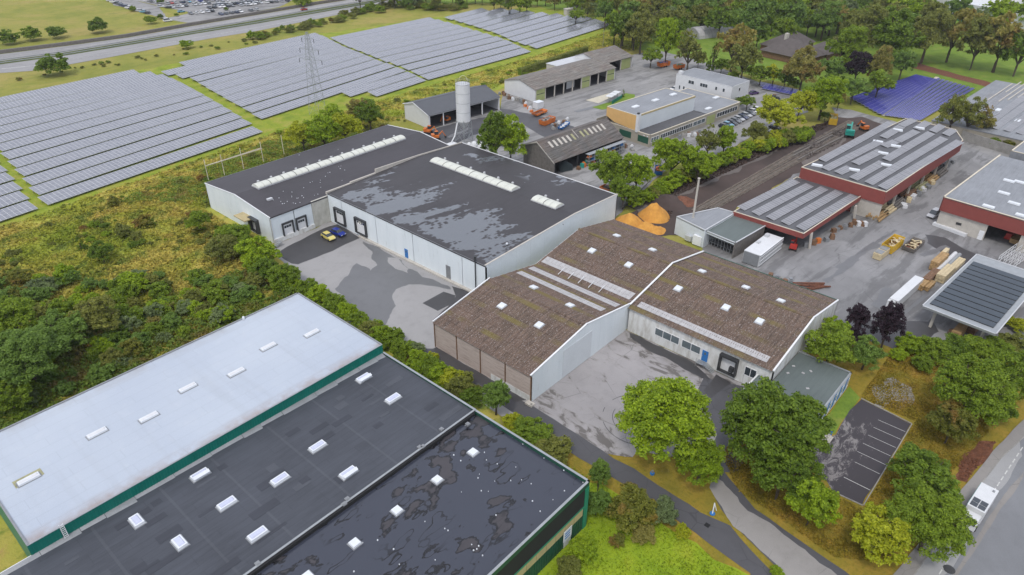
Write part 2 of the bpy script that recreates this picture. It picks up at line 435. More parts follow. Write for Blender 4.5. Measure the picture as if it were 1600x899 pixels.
# ------------------------------------------------------------------ builders
class M:
    def __init__(s): s.v = []; s.f = []; s.mi = []; s.k = 0
    def add(s, vs, fs):
        o = len(s.v); s.v += [tuple(p) for p in vs]; s.f += [tuple(i + o for i in f) for f in fs]; s.mi += [s.k] * len(fs); return s
    def box(s, x0, y0, z0, x1, y1, z1):
        x0, x1 = min(x0, x1), max(x0, x1); y0, y1 = min(y0, y1), max(y0, y1); z0, z1 = min(z0, z1), max(z0, z1)
        return s.add([(x0, y0, z0), (x1, y0, z0), (x1, y1, z0), (x0, y1, z0), (x0, y0, z1), (x1, y0, z1), (x1, y1, z1), (x0, y1, z1)],
                     [(0, 3, 2, 1), (4, 5, 6, 7), (0, 1, 5, 4), (1, 2, 6, 5), (2, 3, 7, 6), (3, 0, 4, 7)])
    def obox(s, cx, cy, cz, lx, ly, lz, rot=0, tilt=0):
        c, q = cos(rot), sin(rot); vs = []
        for a in (-.5, .5):
            for b in (-.5, .5):
                for d in (-.5, .5):
                    x, y, z = a * lx, b * ly, d * lz
                    y, z = y * cos(tilt) - z * sin(tilt), y * sin(tilt) + z * cos(tilt)
                    vs.append((cx + x * c - y * q, cy + x * q + y * c, cz + z))
        return s.add(vs, [(0, 1, 3, 2), (4, 6, 7, 5), (0, 4, 5, 1), (2, 3, 7, 6), (0, 2, 6, 4), (1, 5, 7, 3)])
    def prism(s, pts, z0, z1):
        a = sum(pts[i][0] * pts[(i + 1) % len(pts)][1] - pts[(i + 1) % len(pts)][0] * pts[i][1] for i in range(len(pts)))
        if a < 0: pts = pts[::-1]
        n = len(pts)
        return s.add([(x, y, z0) for x, y in pts] + [(x, y, z1) for x, y in pts],
                     [tuple(range(n - 1, -1, -1)), tuple(range(n, 2 * n))] + [(i, (i + 1) % n, n + (i + 1) % n, n + i) for i in range(n)])
    def ext(s, pts, vec):
        # extrude a planar 3D polygon by a vector
        n = len(pts)
        return s.add(list(pts) + [(p[0] + vec[0], p[1] + vec[1], p[2] + vec[2]) for p in pts],
                     [tuple(range(n)), tuple(range(2 * n - 1, n - 1, -1))] + [(i, n + i, n + (i + 1) % n, (i + 1) % n) for i in range(n)])
    def cyl(s, p, q, r, r2=None, n=8):
        p = Vector(p); q = Vector(q); r2 = r if r2 is None else r2
        d = (q - p).normalized(); a = d.orthogonal().normalized(); b = d.cross(a)
        vs = [p + (a * cos(2 * pi * i / n) + b * sin(2 * pi * i / n)) * r for i in range(n)]
        vs += [q + (a * cos(2 * pi * i / n) + b * sin(2 * pi * i / n)) * r2 for i in range(n)]
        return s.add(vs, [tuple(range(n - 1, -1, -1)), tuple(range(n, 2 * n))] + [(i, (i + 1) % n, n + (i + 1) % n, n + i) for i in range(n)])
    def quad(s, a, b, c, d): return s.add([a, b, c, d], [(0, 1, 2, 3)])
    def mesh(s, name):
        me = bpy.data.meshes.new(name); me.from_pydata(s.v, [], s.f)
        if any(s.mi): me.polygons.foreach_set('material_index', s.mi)
        me.update(); return me
def matof(x): return MT[x] if isinstance(x, str) else x
def part(root, name, mb, mats, kind=None, label=None, smooth=False, loc=None):
    me = mb if isinstance(mb, bpy.types.Mesh) else mb.mesh(name)
    if not isinstance(mats, (list, tuple)): mats = [mats]
    if not me.materials:
        for x in mats: me.materials.append(matof(x))
    if smooth: me.polygons.foreach_set('use_smooth', [True] * len(me.polygons))
    o = bpy.data.objects.new(name, me); COL.objects.link(o)
    if root is not None: o.parent = root
    if loc: o.location = loc
    if kind: o['kind'] = kind
    if label: o['label'] = label
    return o
def thing(name, label, cat, loc=(0, 0, 0), rot=0, group=None):
    o = bpy.data.objects.new(name, None); COL.objects.link(o); o.empty_display_size = .5
    o.location = loc; o.rotation_euler = (0, 0, rot); o['label'] = label; o['category'] = cat
    if group: o['group'] = group
    return o
def tag(o, label, cat, group=None):
    o['label'] = label; o['category'] = cat
    if group: o['group'] = group
    return o
def struct(name, mb, mats):
    return part(None, name, mb, mats, 'structure')
def copy_tree(root, loc, rot, label, group=None, scale=None):
    r = root.copy(); COL.objects.link(r); r.location = loc; r.rotation_euler = (0, 0, rot); r['label'] = label
    if scale: r.scale = (scale,) * 3
    if group: r['group'] = group
    for ch in root.children:
        c = ch.copy(); COL.objects.link(c); c.parent = r
        for g in ch.children:
            d = g.copy(); COL.objects.link(d); d.parent = c
    return r
def jag(poly, step=1.5, amp=.6, seed=0, fr=.25):
    out = []
    n = len(poly)
    for i in range(n):
        a = Vector(poly[i]).to_2d(); b = Vector(poly[(i + 1) % n]).to_2d(); L = (b - a).length; k = max(1, int(L / step))
        nv = Vector((-(b - a).y, (b - a).x)) / max(L, 1e-6)
        for j in range(k):
            p = a.lerp(b, j / k)
            d = mnoise.noise(Vector((p.x * fr, p.y * fr, seed * 7.3))) * amp * 2 + mnoise.noise(Vector((p.x * fr * 4, p.y * fr * 4, seed))) * amp * .7
            out.append((p.x + nv.x * d, p.y + nv.y * d))
    return out
def sheet(name, poly, z, mat, step=None, amp=.5, seed=0, kind='structure'):
    if step: poly = jag(poly, step, amp, seed)
    a = sum(poly[i][0] * poly[(i + 1) % len(poly)][1] - poly[(i + 1) % len(poly)][0] * poly[i][1] for i in range(len(poly)))
    if a < 0: poly = poly[::-1]
    mb = M(); mb.add([(x, y, z) for x, y in poly], [tuple(range(len(poly)))])
    return part(None, name, mb, mat, kind)
def inpoly(x, y, poly):
    c = False; j = len(poly) - 1
    for i in range(len(poly)):
        if (poly[i][1] > y) != (poly[j][1] > y) and x < (poly[j][0] - poly[i][0]) * (y - poly[i][1]) / (poly[j][1] - poly[i][1]) + poly[i][0]: c = not c
        j = i
    return c

# ================================================================== GROUND
sheet('ground', [(-900, -900), (2600, -900), (2600, 2600), (-900, 2600)], -.06, 'grass_meadow')
# scrubland left of the halls
sheet('scrub_ground', [(-60, 80), (60, 80), (66, 60), (72, 75), (76, 143), (140, 176), (152, 196), (210, 190), (330, 215), (330, 226), (150, 226), (40, 205), (-60, 195)], -.03, 'grass_scrub', 3, 1.0)
sheet('solar_field_ground', [(-60, 196), (46, 203), (125, 212), (165, 212), (345, 215), (360, 245), (346, 290), (285, 312), (215, 324), (126, 322), (-60, 322)], -.02, 'grass_solar', 3, 1.2)
sheet('verge_ground', [(40, -60), (160, -20), (160, 14), (148, 30), (116, 31), (114, 33), (96, 33), (74, 46), (64, 60), (40, 36)], -.03, 'grass_dry', 3, .8)
sheet('lawn_ground', [(-50, -60), (62, -60), (66, 0), (66, 24), (66, 40), (58.5, 52), (57, 38), (-50, 38)], -.02, 'grass_lawn', 3, .8)
sheet('wood_floor', [(352, 300), (345, 215), (300, 188), (300, 150), (345, 130), (330, 190), (420, 230), (700, 200), (900, 400), (500, 600), (300, 360)], -.028, 'grass_woodlawn', 4, 2)
sheet('back_lawn_ground', [(300, 20), (900, -60), (900, 160), (420, 260), (330, 190), (300, 150), (290, 100)], -.03, 'grass_woodlawn', 4, 2)
sheet('golf_lawn_ground', GP([(1560, 140), (1440, 108), (1430, 88), (1500, 96), (1600, 108), (1600, 150)]), -.01, 'grass_woodlawn', 4, 1)
# yards
sheet('yard', [(76.6, 143.2), (93, 143.2), (93, 88), (74, 84.5), (73.4, 59), (66.8, 59), (68.5, 84), (66.8, 104), (69.5, 124), (73.5, 140)], .0, 'yard_asphalt', 2.5, .35)
court = [(73.4, 60.2), (102.5, 60.2), (102.5, 33), (92, 30), (84, 30), (75, 38), (69.8, 46), (69.3, 59)]
sheet('forecourt', court, .004, 'court_concrete', 3, .15)
drive = GP([(640, 545), (690, 545), (760, 600), (831, 634), (885, 668), (960, 716), (990, 733), (1095, 800), (1140, 822), (1212, 899), (1300, 990), (1200, 990), (1172, 896), (1085, 832), (990, 765), (905, 716), (800, 645), (700, 575)])
sheet('access_road', drive, .008, 'drive_asphalt', 2, .12)
sheet('concrete_driveway', GP([(1105, 725), (1130, 735), (1180, 795), (1250, 845), (1320, 893), (1400, 960), (1330, 990), (1215, 890), (1160, 835), (1130, 800), (1100, 760)]), .012, 'drive_asphalt', 2, .12)
sheet('concrete_driveway', GP([(1112, 745), (1132, 752), (1170, 797), (1240, 848), (1300, 890), (1370, 960), (1330, 990), (1215, 890), (1160, 835), (1134, 800), (1108, 762)]), .018, 'drive_concrete', .8, .35)
sheet('annex_path', GP([(1100, 590), (1165, 605), (1190, 620), (1180, 700), (1150, 740), (1105, 735), (1120, 680), (1090, 610)]), .008, 'drive_asphalt', 2, .2)
sheet('grass_island', GP([(985, 722), (1000, 700), (1120, 740), (1115, 775), (1137, 818), (1095, 798), (1040, 765)]), .016, 'grass_dry', 1.5, .3)
# depot, timber yard, rail yard
sheet('depot_yard', [(150, 150), (139, 150), (141, 90), (150, 92), (170, 96), (190, 100), (262, 88), (275, 92), (300, 150), (305, 178), (272, 186), (205, 186), (190, 174), (157, 176), (146, 178), (139, 174)], .0, 'depot_asphalt', 3, .3)
sheet('timber_yard', [(134, 62), (132, 28), (118, 30), (133, 26), (139, 4), (150, -2), (300, -10), (310, 22), (262, 70), (146, 66)], .0, 'timber_yard', 3, .4)
rail = GP([(960, 345), (1060, 290), (1200, 232), (1300, 185), (1345, 183), (1400, 200), (1260, 262), (1150, 330), (1060, 365), (1000, 372)])
sheet('rail_yard_ground', rail, .01, 'ballast_dark', 2.5, .8)
sheet('ballast_heap_ground', GP([(1235, 240), (1300, 203), (1330, 200), (1310, 235), (1260, 262)]), .02, 'ballast_grey', 2, .6)
sheet('rail_yard_track', GP([(980, 322), (1090, 283), (1150, 255), (1215, 232), (1210, 240), (1140, 272), (1080, 300), (1000, 335)]), .03, 'ballast_grey', 1.5, .8)
sheet('side_road', GP([(1300, 168), (1330, 172), (1420, 196), (1500, 215), (1600, 245), (1700, 262), (1700, 285), (1600, 262), (1490, 222), (1390, 204), (1310, 188)]), .008, 'depot_asphalt', 3, .2)
sheet('back_road', GP([(1424, 96), (1480, 112), (1600, 142), (1600, 150), (1530, 133), (1424, 106)]), .01, 'leaf_litter', 3, .5)
sheet('office_parking', GP([(1050, 215), (1120, 215), (1200, 178), (1195, 160), (1172, 150), (1180, 138), (1262, 160), (1230, 178), (1130, 240), (1020, 262), (1000, 245)]), .004, 'depot_asphalt', 3, .3)
# street at the lower right
nl = GP([(1640, 610), (1600, 655), (1551, 706), (1500, 768), (1435, 850), (1395, 899), (1340, 980), (1250, 1080)])
kl = GP([(1650, 625), (1600, 683), (1565, 715), (1530, 760), (1490, 822), (1447, 872), (1428, 899), (1380, 960), (1300, 1060)])
sheet('pavement', nl + kl[::-1], .10, 'pavement', 2, .08)
kb = M()
for a, b in zip(kl[:-1], kl[1:]):
    L = hypot(b[0] - a[0], b[1] - a[1]); k = max(1, int(L / 1.0)); r = atan2(b[1] - a[1], b[0] - a[0])
    for j in range(k):
        t = (j + .5) / k; kb.obox(a[0] + (b[0] - a[0]) * t, a[1] + (b[1] - a[1]) * t, .06, L / k * .97, .16, .13, r)
struct('kerb', kb, 'kerb')['kind'] = 'structure'
sheet('street', kl + [(20, -40), (60, -60), (180, -60), (200, -20)], .02, 'street_asphalt')
dk = GP([(1600, 690), (1580, 720), (1548, 765), (1520, 810), (1470, 860), (1440, 899), (1400, 970), (1440, 970), (1490, 899), (1525, 845), (1575, 775), (1600, 740)])
sheet('street_wet_lane', GP([(1640, 650), (1600, 672), (1592, 690), (1602, 715), (1545, 790), (1512, 850), (1480, 899), (1440, 960), (1500, 1000), (1640, 900), (1700, 700)]), .028, 'street_dark', 1.5, .35, 3)
sheet('street_tar_strip', GP([(1600, 735), (1560, 785), (1528, 835), (1500, 880), (1488, 899), (1497, 899), (1535, 843), (1566, 793), (1600, 748)]), .036, 'pavement', 1, .12, 4)
rp = M()
for i in range(26):
    t = i / 25; a = (1596, 702); b = (1465, 901)
    px = a[0] + (b[0] - a[0]) * t * 1.15; py = a[1] + (b[1] - a[1]) * t * 1.15
    x, y = G(px, py); x2, y2 = G(px - 1.31, py + 1.99)
    if 1500 < px < 1535 and 765 < py < 805: pass
    rp.obox(x, y, .042, 1.1, .16, .006, atan2(y2 - y, x2 - x))
part(None, 'road_marking', rp, 'road_paint', 'structure')
mh = M(); x, y = G(1483, 890); mh.cyl((x, y, .02), (x, y, .05), .75, n=16); part(None, 'manhole_surround', mh, 'bitumen_dark', 'structure')
# car park by the annex
cp = [(88.4, 9.2), (111.4, 9.2), (112.3, 17.6), (108, 18.0), (100.5, 17.6), (96.3, 19.0), (94.5, 24.5), (91.5, 24), (89.6, 15), (88, 13.4)]
sheet('car_park', cp, .02, 'carpark_asphalt', 1.5, .12)
lm = M()
for i, X in enumerate((108.8, 106.4, 103.9, 101.4, 98.9, 96.3)):
    lm.box(X - .035, 9.3, .025, X + .035, 13.6 - (.5 if i == 5 else 0), .031)
lm.box(91.9, 9.3, .025, 92.0, 13.2, .031)
part(None, 'parking_marking', lm, 'road_paint', 'structure')
ck = M()
for a, b in [((88.3, 9.05), (111.5, 9.05)), ((111.55, 9.1), (112.5, 17.7)), ((88.2, 9.1), (87.9, 13.4))]:
    L = hypot(b[0] - a[0], b[1] - a[1]); ck.obox((a[0] + b[0]) / 2, (a[1] + b[1]) / 2, .05, L, .14, .14, atan2(b[1] - a[1], b[0] - a[0]))
part(None, 'car_park_kerb', ck, 'kerb', 'structure')
sheet('gravel_patch', GP([(1365, 600), (1395, 590), (1425, 605), (1430, 630), (1405, 642), (1370, 635)]), .0, 'pavement', 1.2, .7, 2)
sheet('annex_lawn', [(97.5, 20.4), (114.5, 20.4), (112.6, 17.9), (100.5, 17.8)], .01, 'grass_woodlawn', 1.5, .2)
sheet('leaf_patch', GP([(1500, 720), (1530, 690), (1555, 690), (1540, 715), (1510, 752), (1495, 750)]), .01, 'leaf_litter', 1, .5, 3)
# wet areas of the yard
wp = GP([(566, 378), (582, 383), (615, 402), (662, 432), (702, 446), (705, 452), (668, 446), (640, 446), (618, 452), (610, 462), (618, 478), (604, 500), (598, 520), (575, 505), (545, 480), (525, 452), (532, 446), (540, 434), (552, 420), (556, 412), (568, 418), (580, 424), (592, 414)])
sheet('wet_patch', wp, .007, 'wet_asphalt', .8, .45, 5)
sheet('wet_patch', GP([(606, 402), (622, 404), (640, 420), (636, 428), (618, 420), (604, 410)]), .012, 'yard_asphalt', .8, .3, 6)
sheet('asphalt_repair', GP([(660, 474), (693, 456), (712, 462), (706, 475), (684, 486)]), .012, 'wet_dark')
sheet('wet_patch', GP([(706, 447), (737, 456), (706, 484), (684, 505), (676, 500), (700, 480), (712, 463)]), .016, 'wet_dark', .8, .12, 8)
sheet('wet_patch', [(71.0, 84), (73.1, 84), (73.1, 61), (71.4, 62), (70.4, 74)], .020, 'wet_dark', .8, .15, 9)
sheet('loading_bay_apron', GP([(433, 396), (448, 386), (505, 357), (530, 350), (562, 372), (540, 382), (520, 392), (465, 414), (455, 412)]), .014, 'wet_dark', 1.2, .15, 2)
sheet('wet_patch', GP([(983, 522), (1000, 525), (1040, 545), (1072, 560), (1100, 580), (1112, 594), (1096, 592), (1070, 578), (1038, 560), (1010, 545), (990, 532)]), .012, 'wet_dark', .8, .3, 12)
sheet('loading_ramp', GP([(1119, 585), (1142, 598), (1112, 622), (1099, 610)]), .014, 'wet_dark', 1, .1, 1)
# tyre circle on the forecourt
tc = M(); cx, cy = G(1000, 655)
for r0 in (4.6, 6.3):
    for i in range(64):
        a = 2 * pi * i / 64
        if mnoise.noise(Vector((a * 2, r0, 0))) > -.15: tc.obox(cx + r0 * cos(a), cy + r0 * sin(a), .024, r0 * 2 * pi / 64 * 1.03, .10, .004, a + pi / 2)
part(None, 'tyre_mark', tc, 'drive_asphalt', 'structure')
# timber yard puddles
sheet('puddle', GP([(1445, 366), (1475, 372), (1508, 390), (1545, 408), (1530, 425), (1500, 412), (1470, 394), (1450, 380)]), .012, 'wet_dark', 1, .3, 31)
sheet('puddle', GP([(1400, 548), (1330, 520), (1345, 500), (1400, 505), (1460, 500), (1470, 520), (1430, 540)]), .01, 'wet_dark', 1.5, .6, 32)
for i, (a, b) in enumerate([((1455, 455), (1400, 500)), ((1440, 400), (1480, 385)), ((1310, 420), (1370, 380)), ((1320, 410), (1400, 360)), ((1290, 440), (1340, 405)), ((1370, 480), (1390, 450)), ((960, 175), (1010, 150)), ((700, 215), (735, 200)), ((900, 175), (950, 162))]):
    x, y = G(*a); x2, y2 = G(*b); vx, vy = x2 - x, y2 - y; L = hypot(vx, vy); w = .8 + (i % 3) * .5; nx, ny = -vy / L * w / 2, vx / L * w / 2
    sheet('wet_patch', [(x + nx, y + ny), (x2 + nx, y2 + ny), (x2 - nx, y2 - ny), (x - nx, y - ny)], .014 + i * .003, 'wet_asphalt', 1.2, .3, 40 + i)
sheet('depot_dark_lane', GP([(780, 170), (800, 172), (870, 188), (930, 212), (870, 225), (790, 180)]), .01, 'drive_asphalt', 2, .3, 3)
sheet('depot_dark_lane', GP([(640, 215), (700, 195), (780, 178), (800, 190), (730, 215), (690, 240)]), .01, 'drive_asphalt', 2, .6, 4)
sheet('kerbed_grass', GP([(925, 168), (958, 158), (978, 146), (992, 148), (990, 156), (962, 168), (940, 172)]), .06, 'grass_woodlawn', 1.5, .2, 5)
sheet('sand_court', GP([(915, 157), (952, 146), (956, 152), (935, 162)]), .08, 'sand_pad')
# motorway
near = [(-200, 130), (0, 114.5), (50, 111), (100, 102.5), (175, 89), (250, 75), (325, 61), (400, 49), (500, 29), (560, 17), (650, 0), (740, -20)]
inn = [(-200, 118), (0, 101), (100, 87.5), (200, 71), (300, 54), (400, 37.5), (500, 20), (612, 0), (690, -16)]
med = [(-200, 113), (0, 96), (100, 82.5), (200, 66), (300, 49), (400, 32), (500, 14.5), (590, 0), (660, -14)]
far = [(-200, 101), (0, 85), (100, 72.5), (200, 59), (300, 41), (400, 24), (500, 7), (545, 0), (620, -14)]
sheet('motorway_carriageway', GP(near) + GP(inn)[::-1], .02, 'motorway_asphalt')
sheet('motorway_carriageway', GP(med) + GP(far)[::-1], .02, 'motorway_asphalt')
sheet('motorway_median', GP(inn) + GP(med)[::-1], .03, 'grass_verge')
mm = M()
for t1, pa, pb in [(.5, near, inn), (.5, far, med)]:
    for i in range(90):
        px = -50 + i * 7.5
        def yat(pl, px):
            for (x0, y0), (x1, y1) in zip(pl[:-1], pl[1:]):
                if x0 <= px <= x1: return y0 + (y1 - y0) * (px - x0) / (x1 - x0)
            return None
        ya, yb = yat(pa, px), yat(pb, px)
        if ya is None or yb is None: continue
        for tt, ln in ((.46, 3.5),):
            x, y = G(px, ya + (yb - ya) * tt); x2, y2 = G(px + 3, yat(pa, px + 3) and (yat(pa, px + 3) + (yat(pb, px + 3) or yb) * 0 + (yb - ya) * tt) or ya)
            mm.obox(x, y, .04, ln, .3, .01, atan2(y2 - y, x2 - x))
part(None, 'lane_marking', mm, 'road_paint', 'structure')
def ribbon(pl, off, w, h, name, mat, z=0, lab=None, cat=None, seg=4.0):
    pts = [Vector(p) for p in GP(pl)]; mb = M()
    for a, b in zip(pts[:-1], pts[1:]):
        d = (b - a); nn = Vector((-d.y, d.x)).normalized() * off; r = atan2(d.y, d.x)
        c = (a + b) / 2 + nn; mb.obox(c.x, c.y, z + h / 2, d.length, w, h, r)
    return mb
for pl, o, lb in ((inn, .6, 'long steel crash barrier beside the nearer motorway carriageway'), (med, -.6, 'long steel crash barrier beside the farther motorway carriageway')):
    g = thing('crash_barrier', lb, 'crash barrier', (*G(0, 100), 0))
    mb = ribbon(pl, o, .12, .35, 'rail', 'galvanised', .45)
    mb.v = [(x - g.location[0], y - g.location[1], z) for x, y, z in mb.v]; part(g, 'rail', mb, 'galvanised')
mb = ribbon(far, 1.5, 1.2, 1.5, 'noise_barrier', 'timber_grey', 0)
tag(part(None, 'roadside_fence', mb, 'timber_grey'), 'low dark brown fence along the far edge of the motorway', 'fence')
# far car park
sheet('far_car_park', GP([(165, -8), (178, 8), (230, 22), (262, 30), (300, 37), (345, 30), (440, 10), (470, -8)]), .01, 'depot_asphalt', 4, .6, 2)
sheet('far_car_park_grass', GP([(262, 28), (300, 20), (285, 17), (246, 10), (215, 2), (245, 8)]), .03, 'grass_meadow', 3, .5, 2)

# ================================================================== BUILDING HELPERS
def lin(zt, t):
    for (a, za), (b, zb) in zip(zt[:-1], zt[1:]):
        if a - 1e-9 <= t <= b + 1e-9: return za + (zb - za) * (t - a) / (b - a) if b > a else zb
    return zt[-1][1]
def wallpanels(root, p, q, zt, n, mat, th=.22, z0=0., gap=.07, name='wall_panel', inward=1, splits=None, skip=(), back='dark_metal', cap=None):
    """panels along p->q (2D, local); inward=+1: thickness goes to the left of p->q"""
    p = Vector(p); q = Vector(q); L = (q - p).length; d = (q - p) / L; nn = Vector((-d.y, d.x)) * inward
    if isinstance(zt, (int, float)): zt = [(0, zt), (1, zt)]
    ts = splits or [i / n for i in range(n + 1)]
    for i in range(len(ts) - 1):
        if i in skip: continue
        a, b = ts[i] + gap / 2 / L, ts[i + 1] - gap / 2 / L
        if i == 0: a = ts[0]
        if i == len(ts) - 2: b = ts[-1]
        br = [a] + [t for t, _ in zt if a + 1e-6 < t < b - 1e-6] + [b]
        poly = [(p.x + d.x * L * a, p.y + d.y * L * a, z0), (p.x + d.x * L * b, p.y + d.y * L * b, z0)]
        poly += [(p.x + d.x * L * t, p.y + d.y * L * t, lin(zt, t)) for t in br[::-1]]
        part(root, name, M().ext(poly, (nn.x * th, nn.y * th, 0)), mat)
    if back:
        o = nn * (th + .03); br = [t for t, _ in zt]; e = .2 / L
        br = [max(e, min(1 - e, t)) for t in br]
        poly = [(p.x + o.x + d.x * L * e, p.y + o.y + d.y * L * e, z0), (p.x + o.x + d.x * L * (1 - e), p.y + o.y + d.y * L * (1 - e), z0)]
        poly += [(p.x + o.x + d.x * L * t, p.y + o.y + d.y * L * t, lin(zt, t) - .15) for t in br[::-1]]
        part(root, 'wall_core', M().ext(poly, (nn.x * .1, nn.y * .1, 0)), back)
def slab(root, pts, mat, th=.25, name='roof'):
    return part(root, name, M().ext(pts, (0, 0, -th)), mat)
def coping(root, pts, w, h, mat, name='coping'):
    """a bar of width w, height h along a 3D polyline"""
    mb = M()
    for a, b in zip(pts[:-1], pts[1:]):
        a = Vector(a); b = Vector(b); d = (b - a); nn = Vector((-d.y, d.x, 0)).normalized() * w / 2; e = d.normalized() * (w * .5)
        a2 = a - e; b2 = b + e
        mb.ext([a2 - nn, a2 + nn, b2 + nn, b2 - nn], (0, 0, h))
    return part(root, name, mb, mat)
def skylight(root, x, y, z, lx, ly, mat='skylight_white', pane='skylight_pane', h=.45, slope=0, name='skylight', open_=False, rot=0):
    """curb with a bevelled light frame and a pane; z on the roof surface; slope = dz/dx"""
    def P(a, b, c):
        ca, sa = cos(rot), sin(rot); X = a * ca - b * sa; Y = a * sa + b * ca
        return (X, Y, c + slope * X)
    def fr(mb, sx, sy, z0, tx, ty, z1):
        vs = [P(-sx, -sy, z0), P(sx, -sy, z0), P(sx, sy, z0), P(-sx, sy, z0), P(-tx, -ty, z1), P(tx, -ty, z1), P(tx, ty, z1), P(-tx, ty, z1)]
        mb.add(vs, [(0, 3, 2, 1), (4, 5, 6, 7), (0, 1, 5, 4), (1, 2, 6, 5), (2, 3, 7, 6), (3, 0, 4, 7)])
    X, Y = lx / 2, ly / 2
    c = M(); fr(c, X + .09, Y + .09, -.15, X + .02, Y + .02, h)
    s = part(root, name, c, mat, loc=(x, y, z))
    bp = M(); fr(bp, X + .24, Y + .24, -.12, X + .20, Y + .20, .05); part(s, 'base_plate', bp, 'grey_metal')
    if pane:
        g = M(); i = min(lx, ly) * .14; fr(g, X - i, Y - i, h, X - i - .12, Y - i - .12, h + .12)
        part(s, 'pane', g, pane)
    return s
_fr = {}
def window(root, a, b, z0, z1, wall, const, n=1, out=-1, glass='dark_glass', frame='white_trim', name='window', t=.09):
    """framed window on wall plane wall='x'/'y' at const, spanning a..b and z0..z1; out = outward sign"""
    a, b = min(a, b), max(a, b); f = M(); g = M(); k = .09
    def bx(m_, a0, a1, za, zb, d0, d1):
        if wall == 'x': m_.box(const + out * d0, a0, za, const + out * d1, a1, zb)
        else: m_.box(a0, const + out * d0, za, a1, const + out * d1, zb)
    bx(f, a, b, z0, z0 + k, -.02, t); bx(f, a, b, z1 - k, z1, -.02, t)
    for i in range(n + 1):
        c = a + (b - a) * i / n; c0 = min(max(c - k / 2, a), b - k)
        bx(f, c0, c0 + k, z0 + k, z1 - k, -.02, t)
    w = part(root, name, f, frame)
    for i in range(n):
        g = M(); bx(g, a + (b - a) * i / n + k / 2, a + (b - a) * (i + 1) / n - k / 2, z0 + k, z1 - k, -.01, .03)
        part(w, 'pane', g, glass)
    return w
def door(root, a, b, z0, z1, wall, const, out=-1, mat='blue_paint', name='door', handle=True, t=.08, win=True):
    def bx(a0, a1, za, zb, d0, d1):
        m_ = M()
        if wall == 'x': m_.box(const + out * d0, a0, za, const + out * d1, a1, zb)
        else: m_.box(a0, const + out * d0, za, a1, const + out * d1, zb)
        return m_
    d = part(root, name, bx(a, b, z0, z1, -.02, t), mat)
    if win: part(d, 'pane', bx(a + (b - a) * .35, a + (b - a) * .65, z0 + (z1 - z0) * .62, z0 + (z1 - z0) * .85, t, t + .02), 'pale_glass')
    if handle: part(d, 'handle', bx(a + (b - a) * .8, a + (b - a) * .92, z0 + .95, z0 + 1.05, t, t + .05), 'galvanised')
    return d
def dock(root, a, b, z0, z1, wall, const, out=-1, dep=.9, wins=True):
    """loading dock: dark shelter frame round a pale sectional door"""
    def bx(m_, a0, a1, za, zb, d0, d1):
        if wall == 'x': m_.box(const + out * d0, a0, za, const + out * d1, a1, zb)
        else: m_.box(a0, const + out * d0, za, a1, const + out * d1, zb)
        return m_
    a, b = min(a, b), max(a, b)
    f = M(); bx(f, a, a + .28, z0 - .1, z1, -.02, dep); bx(f, b - .28, b, z0 - .1, z1, -.02, dep); bx(f, a + .28, b - .28, z1 - .4, z1, -.02, dep)
    bx(f, a + .1, b - .1, z0 - .35, z0 - .1, -.02, dep * .6)
    d = part(root, 'dock_shelter', f, 'dark_metal')
    p = M()
    k = 5
    for i in range(k):
        h = (z1 - .42 - z0) / k; bx(p, a + .29, b - .29, z0 + h * i + .015, z0 + h * (i + 1) - .015, -.02, .06)
    part(d, 'dock_door', p, 'white_trim')
    if wins:
        g = M(); w = (b - a - 1.3) / 3
        for i in range(3): bx(g, a + .6 + i * (w + .05), a + .55 + w + i * (w + .05), z1 - 1.5, z1 - .95, .06, .09)
        part(d, 'pane', g, 'dark_glass')
    return d

def solar_table(root, L, D, tilt, lo, mat, nx, ny, gap=.05, name='solar_panel', post=True, thick=.08, frame='frame_alu', fine=None):
    """a tilted bank of modules in local coords: x 0..L, y 0..D*cos(tilt), low edge at y=0"""
    c, s = cos(tilt), sin(tilt)
    f = M(); f.ext([(0, 0, lo), (L, 0, lo), (L, D * c, lo + D * s), (0, D * c, lo + D * s)], (0, s * .0, -thick))
    part(root, 'panel_frame', f, frame)
    mw = L / nx; mh = D / ny; mb = M(); e = .03
    for i in range(nx):
        for j in range(ny):
            x0, x1 = i * mw + gap / 2, (i + 1) * mw - gap / 2; d0, d1 = j * mh + gap / 2, (j + 1) * mh - gap / 2
            mb.add([(x0, d0 * c, lo + d0 * s + e), (x1, d0 * c, lo + d0 * s + e), (x1, d1 * c, lo + d1 * s + e), (x0, d1 * c, lo + d1 * s + e)], [(0, 1, 2, 3)])
    part(root, name, mb, mat, 'stuff')
    if post:
        p = M(); k = max(2, int(L / 4))
        for i in range(k + 1):
            x = .3 + (L - .6) * i / k
            p.box(x - .06, D * c * .2, 0, x + .06, D * c * .2 + .12, lo + D * s * .2 - thick); p.box(x - .06, D * c * .75, 0, x + .06, D * c * .75 + .12, lo + D * s * .75 - thick)
        part(root, 'support_post', p, 'galvanised', 'stuff')

